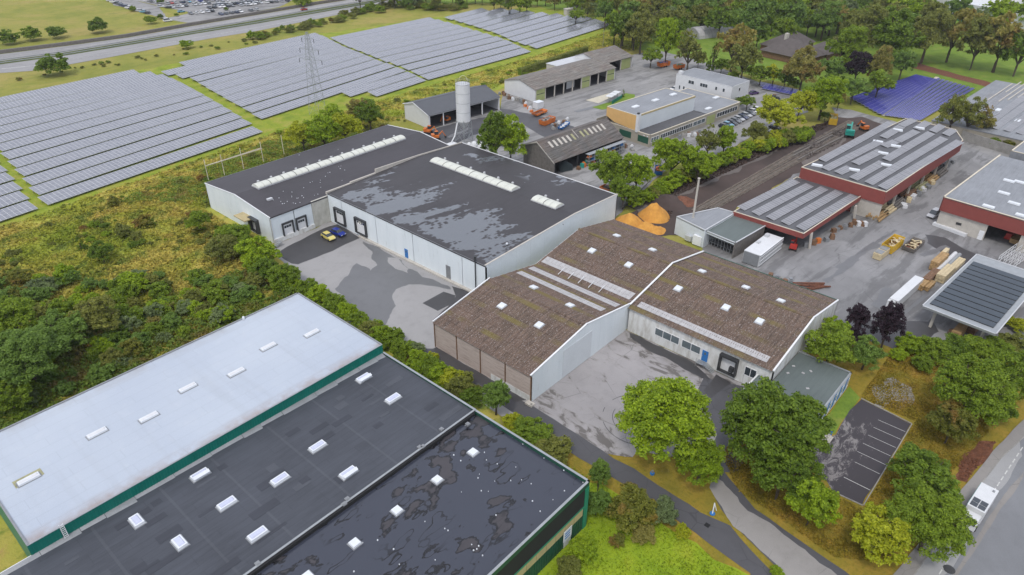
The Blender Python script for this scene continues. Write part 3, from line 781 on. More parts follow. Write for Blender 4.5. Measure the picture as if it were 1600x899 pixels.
# ================================================================== NEAR HALLS (pale roof, grey roof, black roof)
# the two dark-roofed halls share their front and right walls
YF, YM, YB, XR = 37.2, 58.6, 80.2, 58.2
r = thing('industrial_hall', 'large hall in the foreground with black felt roof, puddles and small white domes', 'hall', (0, YF, 0))
slab(r, [(-60, .3, 8.45), (XR - .3, .3, 8.45), (XR - .3, YM - YF - .3, 8.45), (-60, YM - YF - .3, 8.45)], 'felt_black', .4)
par = M(); par.box(-60, .0, 8.1, XR, .28, 9.0); part(r, 'parapet', par, 'green_dark')
par = M(); par.box(XR - .28, .29, 8.1, XR, YM - YF, 9.0); part(r, 'parapet', par, 'green_dark')
par = M(); par.box(-60, YM - YF - .02, 8.0, XR - .3, YM - YF + .25, 9.05); part(r, 'parapet', par, 'felt_dark')
up = M(); up.box(-60, YM - YF - .35, 8.46, XR - .6, YM - YF - .03, 9.0); part(r, 'gutter', up, 'black_gap')  # black gutter strip, its tall face also painting the parapet's shadow
coping(r, [(-60, .12, 9.0), (XR - .12, .12, 9.0), (XR - .12, YM - YF - .2, 9.0)], .34, .06, 'galvanised')
coping(r, [(-60, YM - YF + .12, 9.05), (XR - .3, YM - YF + .12, 9.05)], .3, .05, 'galvanised')
w = M(); w.box(-60, .02, 4.75, XR - .9, .2, 8.1); part(r, 'glazed_band', w, 'black_gap')
w = M(); w.box(-60, -.03, 4.45, XR, .2, 4.72); part(r, 'trim_rail', w, 'green_trim')
w = M(); w.box(XR - .85, -.04, 0, XR, .2, 8.1); part(r, 'corner_trim', w, 'green_trim')
for i in range(59):
    w = M(); w.box(XR - 1 - (i + 1) * 2, .0, 3.05, XR - 1.06 - i * 2, .2, 4.42); part(r, 'wall_panel', w, 'tan_panel')
w = M(); w.box(-60, .04, 0, XR - .9, .24, 3.0)
for i in range(230): w.box(XR - 1.2 - i * .5, -.01, 0.05, XR - 1.35 - i * .5, .04, 3.0)
part(r, 'lower_cladding', w, 'green_dark')
door(r, XR - 5.2, XR - 3.6, .1, 2.6, 'y', .04, mat='white_trim', name='door')
w = M(); w.box(XR - .25, .25, 0, XR - .05, YB - YF + 24.4, 8.1); part(r, 'side_wall', w, 'green_dark')
for (px, py) in [(739, 705), (683, 748), (620, 796), (554, 847), (480, 899)]:
    x, y = G(px, py, 8.8); skylight(r, x, y - YF, 8.45, 1.05, 1.05, 'skylight_white', None, .32, name='skylight_dome')
rnd = random.Random(3)
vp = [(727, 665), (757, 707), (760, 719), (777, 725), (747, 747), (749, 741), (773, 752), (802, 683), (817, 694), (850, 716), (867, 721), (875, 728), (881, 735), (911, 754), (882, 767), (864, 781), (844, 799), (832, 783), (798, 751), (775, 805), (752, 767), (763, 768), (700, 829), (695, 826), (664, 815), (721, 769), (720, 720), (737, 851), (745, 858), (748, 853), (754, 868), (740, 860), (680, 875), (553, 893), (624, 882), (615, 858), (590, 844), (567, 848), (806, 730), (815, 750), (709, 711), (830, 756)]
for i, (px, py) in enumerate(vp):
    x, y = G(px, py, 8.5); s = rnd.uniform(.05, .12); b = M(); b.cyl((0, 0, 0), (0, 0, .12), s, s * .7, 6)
    part(r, 'roof_vent_or_glint', b, 'skylight_white', loc=(x, y - YF, 8.45))  # white dots modelled for the glints and pebbles scattered on the felt

r = thing('industrial_hall', 'wide hall in the foreground with blue grey felt roof and rectangular rooflights', 'hall', (0, YM, 0))
slab(r, [(-60, .25, 8.85), (XR - .3, .25, 8.85), (XR - .3, YB - YM, 8.85), (-60, YB - YM, 8.85)], 'felt_grey', .4)
par = M(); par.box(XR - .28, .27, 8.3, XR, YB - YM, 9.08); part(r, 'parapet', par, 'green_dark')
coping(r, [(XR - .12, .1, 9.08), (XR - .12, YB - YM - .1, 9.08)], .34, .06, 'galvanised')
w = M(); w.box(-60, YB - YM - .05, 0, 3.6, YB - YM + .2, 8.9); part(r, 'rear_wall_or_shade', w, 'teal_cladding')
coping(r, [(-60, YB - YM + .1, 8.9), (3.5, YB - YM + .1, 8.9)], .3, .1, 'white_trim')
rr = random.Random(15)
for i in range(9):
    X_ = -14 + i * 8.1 + rr.uniform(-.4, .4); part(r, 'felt_lap', M().box(X_, .4, 8.8, X_ + .35, YB - YM - .9, 8.862), 'felt_lap')
for i in range(46):
    X_, Y_ = rr.uniform(-18, XR - 5), rr.uniform(.8, YB - YM - 2.4); lx_, ly_ = rr.uniform(1.2, 4.5), rr.choice([.5, 1.0, 1.0, 1.4]); part(r, 'felt_patch', M().box(X_, Y_, 8.8, X_ + lx_, Y_ + ly_, 8.867 + .002 * i / 9), ['felt_patch_dark', 'felt_patch_dark', 'felt_lap'][i % 3])
fl = M(); rr = random.Random(5); x = -30
while x < XR - 1:
    L = min(rr.uniform(3, 6), XR - .4 - x); ww = rr.uniform(.5, 1.0); fl.add([(x, YB - YM - .03, 9.15), (x + L - .05, YB - YM - .03, 9.15), (x + L - .05, YB - YM - ww, 8.87), (x, YB - YM - ww * .8, 8.87)], [(0, 3, 2, 1)]); x += L
part(r, 'flashing', fl, 'grey_metal')
def rl(px, py, lx, ly, op=False):
    x, y = G(px, py, 9.25); s = skylight(r, x, y - YM, 8.85, lx, ly, 'skylight_white', 'skylight_pane', .4)
    if op:
        b = M(); b.obox(0, -ly / 2 - .05, .62, lx, .5, .06, 0, .5); part(s, 'vent_flap', b, 'skylight_white')
for a in [(213, 812, 1.15, 1.9), (280, 846, 1.15, 1.9), (312, 740, 2.25, 1.05, True), (354, 785, 2.25, 1.05), (437, 747, 2.25, 1.05), (402, 833, 2.25, 1.05), (496, 696, 2.25, 1.05), (544, 737, 2.25, 1.05, True), (568, 589, 2.25, 1.05, True), (614, 621, 2.25, 1.05)]: rl(*a)
for px, py in [(543, 781), (656, 700), (661, 699), (690, 672), (538, 789), (403, 882), (731, 664)]:
    x, y = G(px, py, 8.9); b = M(); b.box(-.3, -.3, 0, .3, .3, .3); b.box(-.15, -.15, .3, .15, .15, .36); part(r, 'roof_vent_or_glint', b, 'grey_metal', loc=(x, y - YM, 8.85))

r = thing('industrial_hall', 'long hall with pale blue roof and a teal wall strip above the grey roof', 'hall', (3.7, YB, 0))
LX = XR - .2 - 3.7; LY = 24.4; ZT = 10.8
slab(r, [(.2, .2, ZT - .05), (LX - .2, .2, ZT - .05), (LX - .2, LY - .2, ZT - .05), (.2, LY - .2, ZT - .05)], 'pale_membrane', .3)
w = M(); w.box(0, .0, 8.0, LX, .18, ZT - .02)
part(r, 'wall', w, 'teal_cladding')
w = M()
for i in range(int(LX / .4)): w.box(.1 + i * .4, -.06, 9.0, .26 + i * .4, 0, ZT - .12)
part(r, 'cladding_rib', w, 'teal_cladding', 'stuff')
w = M(); w.box(-.02, .18, 0, .18, LY, ZT - .02); part(r, 'wall', w, 'teal_cladding')
w = M(); w.box(LX - .18, .18, 0, LX, LY, ZT - .02); part(r, 'wall', w, 'green_dark')
w = M(); w.box(.18, LY - .18, 0, LX - .18, LY, ZT - .02); part(r, 'wall', w, 'green_dark')
coping(r, [(.1, .05, ZT - .02), (LX - .1, .05, ZT - .02)], .22, .07, 'galvanised')
coping(r, [(.1, .2, ZT - .02), (.1, LY - .1, ZT - .02), (LX - .1, LY - .1, ZT - .02), (LX - .1, .2, ZT - .02)], .26, .12, 'grey_metal')
for (px, py) in [(44, 747), (151, 675), (232, 650), (293, 604), (369, 580), (419, 540), (487, 519)]:
    x, y = G(px, py, ZT + .3); skylight(r, x - 3.7, y - YB, ZT - .05, 2.5, .8, 'skylight_white', 'plastic_white', .3)
x, y = G(44, 747, ZT); b = M(); b.box(-1.7, -.8, 0, 1.7, .8, .02); part(r, 'moss_patch', b, 'sheet_mossy', loc=(x - 3.7, y - YB, ZT - .05))
b = M(); x, y = G(103, 836, 9.6); x -= 3.7
b.box(x - .25, -.3, 8.9, x - .18, -.22, 11.4); b.box(x + .18, -.3, 8.9, x + .25, -.22, 11.4)
for i in range(8): b.box(x - .18, -.29, 9.1 + i * .3, x + .18, -.23, 9.16 + i * .3)
part(r, 'ladder', b, 'white_trim')
x, y = G(375, 495, ZT); b = M(); b.cyl((x - 3.7, LY - .4, ZT), (x - 3.7, LY - .4, ZT + .5), .22, n=8); part(r, 'roof_vent_or_glint', b, 'skylight_white')

# ================================================================== WHITE HALLS
# left white hall: ridge along x
X0, X1, Y0, Y1 = 75.8, 137.4, 143.6, 173.8
r = thing('warehouse', 'white warehouse with dark felt roof and one long arched rooflight along its ridge', 'warehouse', (X0, Y0, 0))
w_, d_ = X1 - X0, Y1 - Y0
slab(r, [(0.1, -.15, 7.0), (w_, -.15, 7.0), (w_, d_ / 2, 8.35), (0.1, d_ / 2, 8.35)], 'felt_hall', .3)
slab(r, [(0.1, d_ / 2, 8.35), (w_, d_ / 2, 8.35), (w_, d_ + .1, 7.0), (0.1, d_ + .1, 7.0)], 'felt_hall', .3)
wallpanels(r, (0, d_), (0, 0), [(0, 6.95), (.5, 8.3), (1, 6.95)], 2, 'white_cladding', gap=.03)
wallpanels(r, (0, 0), (11.6, 0), 6.68, 2, 'white_cladding', gap=.22, splits=[0, .56, 1])
b = M(); b.box(11.7, -.1, 0, 17.3, .3, 7.1); part(r, 'concrete_pier', b, 'raw_concrete')
wallpanels(r, (w_, 0), (w_, d_), [(0, 6.7), (.5, 8.0), (1, 6.7)], 4, 'white_cladding')
wallpanels(r, (w_, d_), (0, d_), 6.68, 5, 'white_cladding')
b = M(); b.box(-.02, -.17, 0, .1, -.02, 6.6); b.box(.02, -.35, 0.01, 11.6, -.02, 1.15)
part(r, 'plinth', b, 'stained_white')
coping(r, [(0, d_, 6.97), (0, d_ / 2, 8.34), (0, -.1, 6.97)], .22, .12, 'white_trim')
coping(r, [(w_ - .1, d_, 6.97), (w_ - .1, d_ / 2, 8.34), (w_ - .1, 0, 6.97)], .22, .14, 'white_trim')
coping(r, [(0.2, d_ + .05, 6.98), (w_, d_ + .05, 6.98)], .12, .1, 'grey_metal')
for px0, px1, zz in ((441, 460, 0), (464, 481.5, 0)):
    a, _ = GY(px0, 368, Y0); b_, _ = GY(px1, 368, Y0)
    dock(r, a - X0 + .3, b_ - X0 + .2, 1.15, 4.4, 'y', 0, -1, .4)
b_ = M(); y0_, _ = GX(404, 360, X0); b_.box(-2.6, y0_ - Y0 + 1.0, 4.2, 0, y0_ - Y0 + 6, 4.5); part(r, 'canopy', b_, 'tan_panel')
dock(r, y0_ - Y0 - 1, y0_ - Y0 + 2.6, 1.2, 4.6, 'x', 0, -1, 1.0)
def barrel(root, x0, x1, y0, y1, z, along, n, hgt=.6):
    mb = M(); ribs = M(); L = (x1 - x0) if along == 'x' else (y1 - y0); Wd = (y1 - y0) if along == 'x' else (x1 - x0)
    cx, cy = (x0, (y0 + y1) / 2) if along == 'x' else ((x0 + x1) / 2, y0)
    for k in range(n):
        a0, a1 = L * k / n + .04, L * (k + 1) / n - .04; seg = M(); m_ = 8; vs = []
        for a in (a0, a1):
            for i in range(m_ + 1):
                t = pi * i / m_; u, h = -Wd / 2 * cos(t), hgt * sin(t)
                vs.append((a, u, h) if along == 'x' else (u, a, h))
        fs = [(i, i + 1, m_ + 2 + i, m_ + 1 + i) for i in range(m_)] + [tuple(range(m_ + 1)), tuple(range(m_ + 1, 2 * m_ + 2))]
        seg.add(vs, fs); part(root, 'rooflight_segment', seg, 'dome_cream', loc=(cx, cy, z + .28))
        if k % 2 == 0 and 0 < k:
            rb = M(); vs = []
            for a in (a0 - .11, a0 + .03):
                for i in range(m_ + 1):
                    t = pi * i / m_; u, h = -(Wd / 2 + .05) * cos(t), (hgt + .06) * sin(t); vs.append((a, u, h) if along == 'x' else (u, a, h))
            rb.add(vs, [(i, i + 1, m_ + 2 + i, m_ + 1 + i) for i in range(m_)]); part(root, 'rooflight_rib', rb, 'dark_metal', loc=(cx, cy, z + .28))
    c = M()
    if along == 'x': c.box(x0 - .1, y0 - .1, z - .3, x1 + .1, y1 + .1, z + .28)
    else: c.box(x0 - .1, y0 - .1, z - .3, x1 + .1, y1 + .1, z + .28)
    part(root, 'rooflight_kerb', c, 'pale_metal')
    mt = M(); k = n // 2
    for i in range(k):
        a = L * (i + .5) / k
        if along == 'x': mt.box(x0 + a - .25, y1 - .1, z + .3, x0 + a + .25, y1 + .3, z + .9)
        else: mt.box(x1 - .1, y0 + a - .25, z + .3, x1 + .3, y0 + a + .25, z + .9)
    part(root, 'vent_motor', mt, 'pale_metal')
barrel(r, 81.6 - X0, 130.4 - X0, 13.7, 16.6, 8.3, 'x', 26)
rnd = random.Random(9)
for i in range(44):
    px = rnd.uniform(440, 560) ; t = (px - 440) / 120
    x = rnd.uniform(5, 30); y = rnd.uniform(.8, 11.5)
    if rnd.random() < .25: x = rnd.uniform(2, 58); y = rnd.choice([rnd.uniform(1, 12), rnd.uniform(18, 29)])
    z = 7 + 1.35 * (y if y < d_ / 2 else d_ - y) / (d_ / 2); b = M(); s = rnd.uniform(.08, .15); b.obox(0, 0, .05, s * 1.6, s, .1, rnd.uniform(0, 3)); part(r, 'roof_vent_or_glint', b, 'skylight_white', loc=(x, y, z))
b = M(); b.box(4.2, 7.0, 7.6, 5.6, 7.8, 8.05); part(r, 'roof_hatch', b, 'pale_metal')
b = M()
for i in range(7): b.box(-.1 - i * .32, -2.0, 1.0 - i * .16, .2 - i * .32, -.7, 1.06 - i * .16)
b.box(-2.4, -2.05, .9, .2, -2.0, .96); b.box(-2.4, -.7, .9, .2, -.65, .96)
o = part(r, 'access_stair', b, 'galvanised', loc=(.6, -.4, 0))

# middle white hall
X0, X1, Y0, Y1 = 92.3, 140.0, 88.7, 143.4
r = thing('warehouse', 'white warehouse with dark streaked wet felt roof and two arched rooflights', 'warehouse', (X0, Y0, 0))
w_, d_ = X1 - X0, Y1 - Y0; XM = 30.5; ZR = 8.75
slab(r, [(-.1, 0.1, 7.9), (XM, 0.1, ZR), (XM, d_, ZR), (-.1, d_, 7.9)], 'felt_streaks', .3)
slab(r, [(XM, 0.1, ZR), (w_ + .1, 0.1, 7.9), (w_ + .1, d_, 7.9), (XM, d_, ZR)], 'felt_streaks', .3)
sp = [0, .093, .315, .545, .78, 1]
wallpanels(r, (0, d_), (0, 0), 7.58, 5, 'white_cladding', gap=.2, splits=[0, .10, .34, .58, .87, 1])
wallpanels(r, (0, 0), (w_, 0), [(0, 8.15), (XM / w_, 9.0), (1, 8.15)], 10, 'white_wall', gap=.02, th=.3, back=None)
wallpanels(r, (w_, 0), (w_, d_), 7.58, 6, 'white_cladding')
b = M(); b.ext([(15.5, d_ + .0, 7.5), (w_, d_, 7.5), (w_, d_, 8.15), (XM, d_, 9.1), (15.5, d_, 9.55)], (0, .3, 0)); part(r, 'parapet', b, 'base_cream')
b = M(); b.box(-.3, d_ - .2, 7.6, 7.2, d_ + .25, 8.3); b.box(7.2, d_ - .2, 7.6, 15.4, d_ + .25, 8.6); part(r, 'flashing', b, 'base_cream')
coping(r, [(0, .15, 8.15), (XM, .15, 9.0), (w_, .15, 8.15)], .4, .05, 'base_cream')
coping(r, [(w_ + .05, 0, 7.92), (w_ + .05, d_, 7.92)], .16, .14, 'white_trim')
coping(r, [(-.08, 0, 7.9), (-.08, d_, 7.9)], .08, .05, 'grey_metal')
b = M(); b.box(-.75, 1, 0.01, -.01, d_ - 12, .32); part(r, 'plinth', b, 'base_cream')
barrel(r, 122.3 - X0, 125.5 - X0, 108.4 - Y0, 138 - Y0, ZR - .05, 'y', 12, .55)
barrel(r, 121.8 - X0, 125.0 - X0, 94.0 - Y0, 101.5 - Y0, ZR - .05, 'y', 4, .55)
for pa, pb in (((526, 332), (541, 355)), ((558, 347), (574, 372))):
    a, za = GX(*pa, X0); b_, zb = GX(*pb, X0)
    dock(r, b_ - Y0 - .3, a - Y0 + .5, 1.0, 5.0, 'x', 0, -1, .6)
a, _ = GX(635.5, 400, X0); door(r, a - Y0 - .55, a - Y0 + .55, .35, 2.6, 'x', 0, -1, 'blue_paint')
a, _ = GX(701, 432, X0); door(r, a - Y0 - .7, a - Y0 + .7, .1, 3.6, 'x', 0, -1, 'grey_metal', win=False)
b = M(); yy = 2.9; b.cyl((-.3, yy, .2), (-.3, yy, 8.2), .13); b.cyl((-.3, yy, 8.2), (-.3, yy, 9.0), .3, .22, 10); b.cyl((-.3, yy, 9.0), (-.3, yy, 9.35), .2, .38, 10)
part(r, 'flue_pipe', b, 'dark_metal')
b = M(); b.cyl((0, 0, 0), (0, 0, .3), .25); x, y = G(792, 381, 8.5); part(r, 'roof_vent_or_glint', b, 'skylight_white', loc=(x - X0, y - Y0, 8.35))
for px, py in [(640, 350), (730, 320), (880, 350), (905, 330), (760, 250), (690, 300), (820, 285)]:
    x, y = G(px, py, 8.5); b = M(); b.cyl((0, 0, 0), (0, 0, .2), .12, n=6); part(r, 'roof_vent_or_glint', b, 'grey_metal', loc=(x - X0, y - Y0, 8.25))
b = M(); b.box(-1.0, -2.6, 3.0, .2, -1.4, 5.6); part(r, 'heating_unit', b, 'dark_metal')

# ================================================================== BROWN ROOFED HALLS
def courses(root, xa, za, xb, zb, y0, y1, n, mat, name='roof_sheet', amp=.035, per=.42, rows=None):
    """courses of corrugated fibre-cement along y; slope from (xa,za) to (xb,zb)"""
    up = (zb - za) / (xb - xa)
    low = xa if za < zb else xb
    ny = int((y1 - y0) / (per / 3))
    for k in range(n):
        x0 = xa + (xb - xa) * k / n; x1 = xa + (xb - xa) * (k + 1) / n
        z0 = za + (zb - za) * k / n; z1 = za + (zb - za) * (k + 1) / n
        # overlap and lift: the lower end of every course sits on the one below
        if za < zb: x0 -= .18 * (1 if k else 2.2); z0 -= .18 * up * (1 if k else 2.2); z0 += .05 if k else 0
        else: x1 += .18 * (1 if k < n - 1 else 2.2); z1 += .18 * up * (1 if k < n - 1 else 2.2); z1 += .05 if k < n - 1 else 0
        vs = []; fs = []
        for j in range(ny + 1):
            y = y0 + (y1 - y0) * j / ny; h = amp * cos(2 * pi * (y - y0) / per)
            vs += [(x0, y, z0 + h), (x1, y, z1 + h)]
            if j: b = 2 * j; fs.append((b - 2, b - 1, b + 1, b))
        part(root, name, M().add(vs, fs), mat)
    part(root, 'roof_deck', M().ext([(xa, y0 + .02, za - .1), (xb, y0 + .02, zb - .1), (xb, y1 - .02, zb - .1), (xa, y1 - .02, za - .1)], (0, 0, -.15)), 'timber_grey')
def ridgecap(root, x, z, y0, y1, mat='fibre_brown'):
    n = int((y1 - y0) / 1.1)
    for i in range(n):
        a = y0 + (y1 - y0) * i / n; b = y0 + (y1 - y0) * (i + 1) / n - .04
        part(root, 'ridge_tile', M().ext([(x - .38, a, z - .03), (x, a, z + .12), (x + .38, a, z - .03), (x, a, z + .06)], (0, b - a, 0)), mat)
def clearstrip(root, x0, z0, x1, z1, y0, y1, n, mat='sheet_clear', lift=.07):
    for i in range(n):
        a = y0 + (y1 - y0) * i / n + .02; b = y0 + (y1 - y0) * (i + 1) / n - .02
        part(root, 'translucent_sheet', M().ext([(x0, a, z0 + lift), (x1, a, z1 + lift), (x1, b, z1 + lift), (x0, b, z0 + lift)], (0, 0, -.04)), mat)
def rooftop(root, ox, oy, px, py, zfun, s=1.3):
    z = 7.2
    for _ in range(4): x, y = G(px, py, z + .55); z = zfun(x)
    sl = (zfun(x + .1) - zfun(x - .1)) / .2
    w_ = skylight(root, x - ox, y - oy, z, s, s * .95, 'skylight_white', None, .28, sl, 'skylight')
    # pyramid dome
    h = s / 2; d = M(); d.add([(-h, -h, .29 - h * sl), (h, -h, .29 + h * sl), (h, h, .29 + h * sl), (-h, h, .29 - h * sl), (0, 0, .48)], [(0, 1, 4), (1, 2, 4), (2, 3, 4), (3, 0, 4)])
    part(w_, 'dome', d, 'skylight_white')
XA, XR1, XV, XR2, XB = 73.2, 88.6, 103.0, 118.2, 131.9
ZE, ZR_, ZV, ZF = 5.8, 8.3, 5.6, 5.6
YA, YS, YL = 84.3, 60.1, 30.2
def zl(x):
    return lin([(XA, ZE), (XR1, ZR_), (XV, ZV), (XR2, ZR_), (XB, ZF)], x)
r = thing('production_hall', 'hall with two low gables, mossy brown corrugated roof and a pinkish concrete side wall', 'hall', (XA, YS, 0))
def lc(root, x0, x1, n): courses(root, x0 - XA, zl(x0), x1 - XA, zl(x1), .12, YA - YS - .1, n, 'fibre_brown')
lc(r, XA, XR1, 8); lc(r, XR1, XV - .3, 7); lc(r, XV + .3, XR2, 8); lc(r, XR2, XB, 7)
ridgecap(r, XR1 - XA, ZR_ + .06, 0.1, YA - YS); ridgecap(r, XR2 - XA, ZR_ + .06, .1, YA - YS)
g = M(); g.box(XV - XA - .35, .1, 5.3, XV - XA + .35, YA - YS, 5.5); part(r, 'valley_gutter', g, 'sheet_mossy')
clearstrip(r, 95.6 - XA, zl(95.6), 97.3 - XA, zl(97.3), 1.8, 23.2, 18)
clearstrip(r, 99.6 - XA, zl(99.6), 101.4 - XA, zl(101.4), 1.2, 23.4, 20)
clearstrip(r, 104.2 - XA, zl(104.2), 106.4 - XA, zl(106.4), 1.0, 23.6, 22)
for i in range(5):
    b = M(); y = 7 + i * 2.6; b.ext([(102.3 - XA, y, zl(102.3) + .2), (105 - XA, y + .4, zl(105) + .2), (105 - XA, y + .5, zl(105) + .2), (102.3 - XA, y + .1, zl(102.3) + .2)], (0, 0, .08)); part(r, 'gutter_bracket', b, 'white_trim')
for px, py in [(784, 475), (842.5, 505), (834, 446), (891, 474), (925, 389), (982.5, 411), (964, 365.5), (1020, 387.5)]: rooftop(r, XA, YS, px, py, zl)
wallpanels(r, (0, YA - YS), (0, 0), 5.55, 4, 'pink_concrete', gap=.28, z0=.0, th=.25, back='brown_timber')
for i in range(5):
    b = M(); b.box(-.08, (YA - YS) * i / 4 - .1 + (.1 if i == 0 else 0) - (.1 if i == 4 else 0), 0, .05, (YA - YS) * i / 4 + .1 + (.1 if i == 0 else 0) - (.1 if i == 4 else 0), 5.55)
    part(r, 'downpipe', b, 'brown_timber')
b = M(); b.box(-.04, .3, 0, -.002, 9.5, 1.25); part(r, 'plinth', b, 'stained_white')
wallpanels(r, (0, 0), (XV - XA, 0), [(0, 5.9), ((XR1 - XA) / (XV - XA), 8.4), (1, 5.75)], 6, 'white_cladding', gap=.015, th=.25)
wallpanels(r, (XB - XA, YA - YS), (0, YA - YS), [(0, 5.6), ((XB - XR2) / (XB - XA), 8.3), ((XB - XV) / (XB - XA), 5.6), ((XB - XR1) / (XB - XA), 8.3), (1, 5.8)], 8, 'white_cladding', gap=.02, th=.25)
wallpanels(r, (XB - XA, 0), (XB - XA, YA - YS), 5.4, 4, 'white_cladding')
coping(r, [(-.1, .08, 5.95), (XR1 - XA, .08, 8.45), (XV - XA, .08, 5.85)], .3, .14, 'white_trim')
coping(r, [(-.1, YA - YS, 5.95), (XR1 - XA, YA - YS, 8.45)], .22, .12, 'white_trim')
coping(r, [(XV - XA, -.05, 5.8), (XR2 - XA, -.05, 8.6), (XB - XA, -.05, 5.75)], .35, .16, 'white_trim')
b = M()
for i in range(36): b.box(.15 + i * .34, -.05, .1, .25 + i * .34, -.005, 5.7 + .162 * (.2 + i * .34))
part(r, 'cladding_rib', b, 'white_cladding', 'stuff')
b = M(); b.box(8.6, -.06, .1, 17.2, -.01, 6.2); part(r, 'sliding_door', b, 'white_wall')
b = M(); b.box(-1.1, -1.0, 0, -.1, .5, .35); b.box(-1.0, -.9, .35, -.8, -.7, .9); part(r, 'concrete_block', b, 'base_cream')

r = thing('production_hall', 'hall with brown corrugated roof, grid of domes and white wall with blue door', 'hall', (XV, YL, 0))
def rc(x0, x1, n): courses(r, x0 - XV + (-.6 if x0 == XV else 0), zl(x0) - (.1 if x0 == XV else 0), x1 - XV, zl(x1), .25, YS - YL - .15, n, 'fibre_brown')
rc(XV, XR2, 8); rc(XR2, XB, 7); ridgecap(r, XR2 - XV, ZR_ + .06, .2, YS - YL - .2)
clearstrip(r, 103.4 - XV, zl(103.4), 105.0 - XV, zl(105.0), 1.9, 28.6, 26)
for px, py in [(1060, 448), (1135, 477.5), (1187.5, 499), (1221, 467), (1166, 446), (1097.5, 421)]: rooftop(r, XV, YL, px, py, zl)
gz = [(0, 5.4), ((XR2 - XV) / (XB - XV + .5), 8.4), (1, 5.6)]
wallpanels(r, (-.5, 0), (XB - XV, 0), gz, 5, 'stained_white', gap=.02, th=.25)
coping(r, [(-.6, .1, 5.45), (XR2 - XV, .1, 8.5), (XB - XV, .1, 5.7)], .3, .16, 'white_trim')
wallpanels(r, (-.5, YS - YL - .3), (-.5, 0), 5.1, 4, 'stained_white', gap=.05, th=.25, splits=[0, .46, .83, 1])
wallpanels(r, (XB - XV, 0), (XB - XV, YS - YL), 5.3, 5, 'white_cladding')
coping(r, [(XB - XV + .3, 0, 5.5), (XB - XV + .3, YS - YL, 5.5)], .2, .12, 'green_dark', 'gutter')
XW = XV - .5
def yz(px, py): a, z = GX(px, py, XW); return a - YL, z
for (p0, p1, n) in [((1023.5, 518), (1060, 543), 3), ((1065, 538), (1093, 558), 2)]:
    a, z1 = yz(*p0); b_, z0 = yz(*p1); window(r, b_, a, 1.9, 3.6, 'x', -.5, n, -1, 'pale_glass')
a, _ = yz(1100, 560); door(r, a - .7, a + .5, 1.0, 3.3, 'x', -.5, -1, 'blue_paint')
b = M()
for i in range(6): b.box(-1.8, a - 1.0 - i * .3, .85 - i * .15, -.55, a - .72 - i * .3, .9 - i * .15)
b.box(-1.8, a - .7, .86, -.55, a + .9, .92); b.box(-1.82, a - 1, 1.75, -1.78, a + .9, 1.8); b.cyl((-1.8, a + .9, .0), (-1.8, a + .9, 1.8), .03); b.cyl((-1.8, a - .7, 0), (-1.8, a - .7, 1.8), .03); b.cyl((-1.8, a - .7, 1.8), (-1.8, a - 2.5, .95), .03)
part(r, 'access_stair', b, 'galvanised')
a0, _ = yz(1122, 580); a1, _ = yz(1152, 580); dock(r, a1, a0, 1.1, 4.6, 'x', -.5, -1, .9, False)
b = M(); b.box(-1.2, a1 + .6, 1.6, -.6, a1 + 1.4, 2.6); part(r, 'dock_buffer', b, 'dark_metal')
a, _ = yz(1169, 590); window(r, a - 1.3, a + .9, 2.0, 3.9, 'x', -.5, 2, -1, 'dark_glass')

# flat annex with blue and white front
r = thing('office_annex', 'single storey flat roofed annex with grey green roof and blue white striped front', 'annex', (96.2, 20.6, 0))
slab(r, [(.15, .15, 3.45), (17.2, .15, 3.45), (17.2, 9.4, 3.45), (.15, 9.4, 3.45)], 'felt_green', .25)
slab(r, [(.15, 9.45, 3.44), (6.0, 9.45, 3.44), (6.0, 12.0, 3.44), (.15, 12.0, 3.44)], 'felt_green', .25)
b = M(); b.box(0, 0, 0, .2, 12.0, 3.5); part(r, 'wall', b, 'stained_white')
b = M(); b.box(.2, 11.95, 0, 6, 12.2, 3.6); part(r, 'wall', b, 'stained_white')
b = M(); b.box(17.2, 0, 0, 17.4, 9.5, 3.4); part(r, 'wall', b, 'stained_white')
b = M(); b.box(.2, 0, 0, 17.2, .2, 3.25); part(r, 'wall', b, 'white_wall')
coping(r, [(.1, 12.1, 3.5), (.1, .1, 3.5), (17.3, .1, 3.5), (17.3, 9.4, 3.5)], .3, .12, 'galvanised')
for i in range(6):
    x = .9 + i * 2.75
    b = M(); b.ext([(x, -.04, .5), (x + 1.1, -.04, .5), (x + 2.0, -.04, 3.0), (x + .9, -.04, 3.0)], (0, .03, 0)); part(r, 'painted_stripe', b, 'blue_paint')
    window(r, x + 1.45, x + 2.4, 1.0, 2.6, 'y', 0, 1, -1, 'dark_glass', t=.07)
b = M()
for i in range(7): b.box(.9, -1.2 - i * .3, .9 - i * .13, 3.2, -.9 - i * .3, .96 - i * .13)
b.box(-.2, -1.2, .85, 3.2, -.02, .97); part(r, 'entrance_stair', b, 'base_cream')
b = M(); b.box(3.25, -2.6, .2, 3.35, -.1, 1.3); b.box(-.3, -1.25, .2, -.2, -.05, 1.3); part(r, 'handrail', b, 'blue_paint')
for px, py in [(1255, 583), (1240, 572), (1262, 607), (1231, 583), (1267, 580)]:
    x, y = G(px, py, 3.5); b = M(); b.obox(0, 0, .04, .5, .35, .08, px); part(r, 'roof_vent_or_glint', b, 'sheet_clear', loc=(x - 96.2, y - 20.6, 3.45))

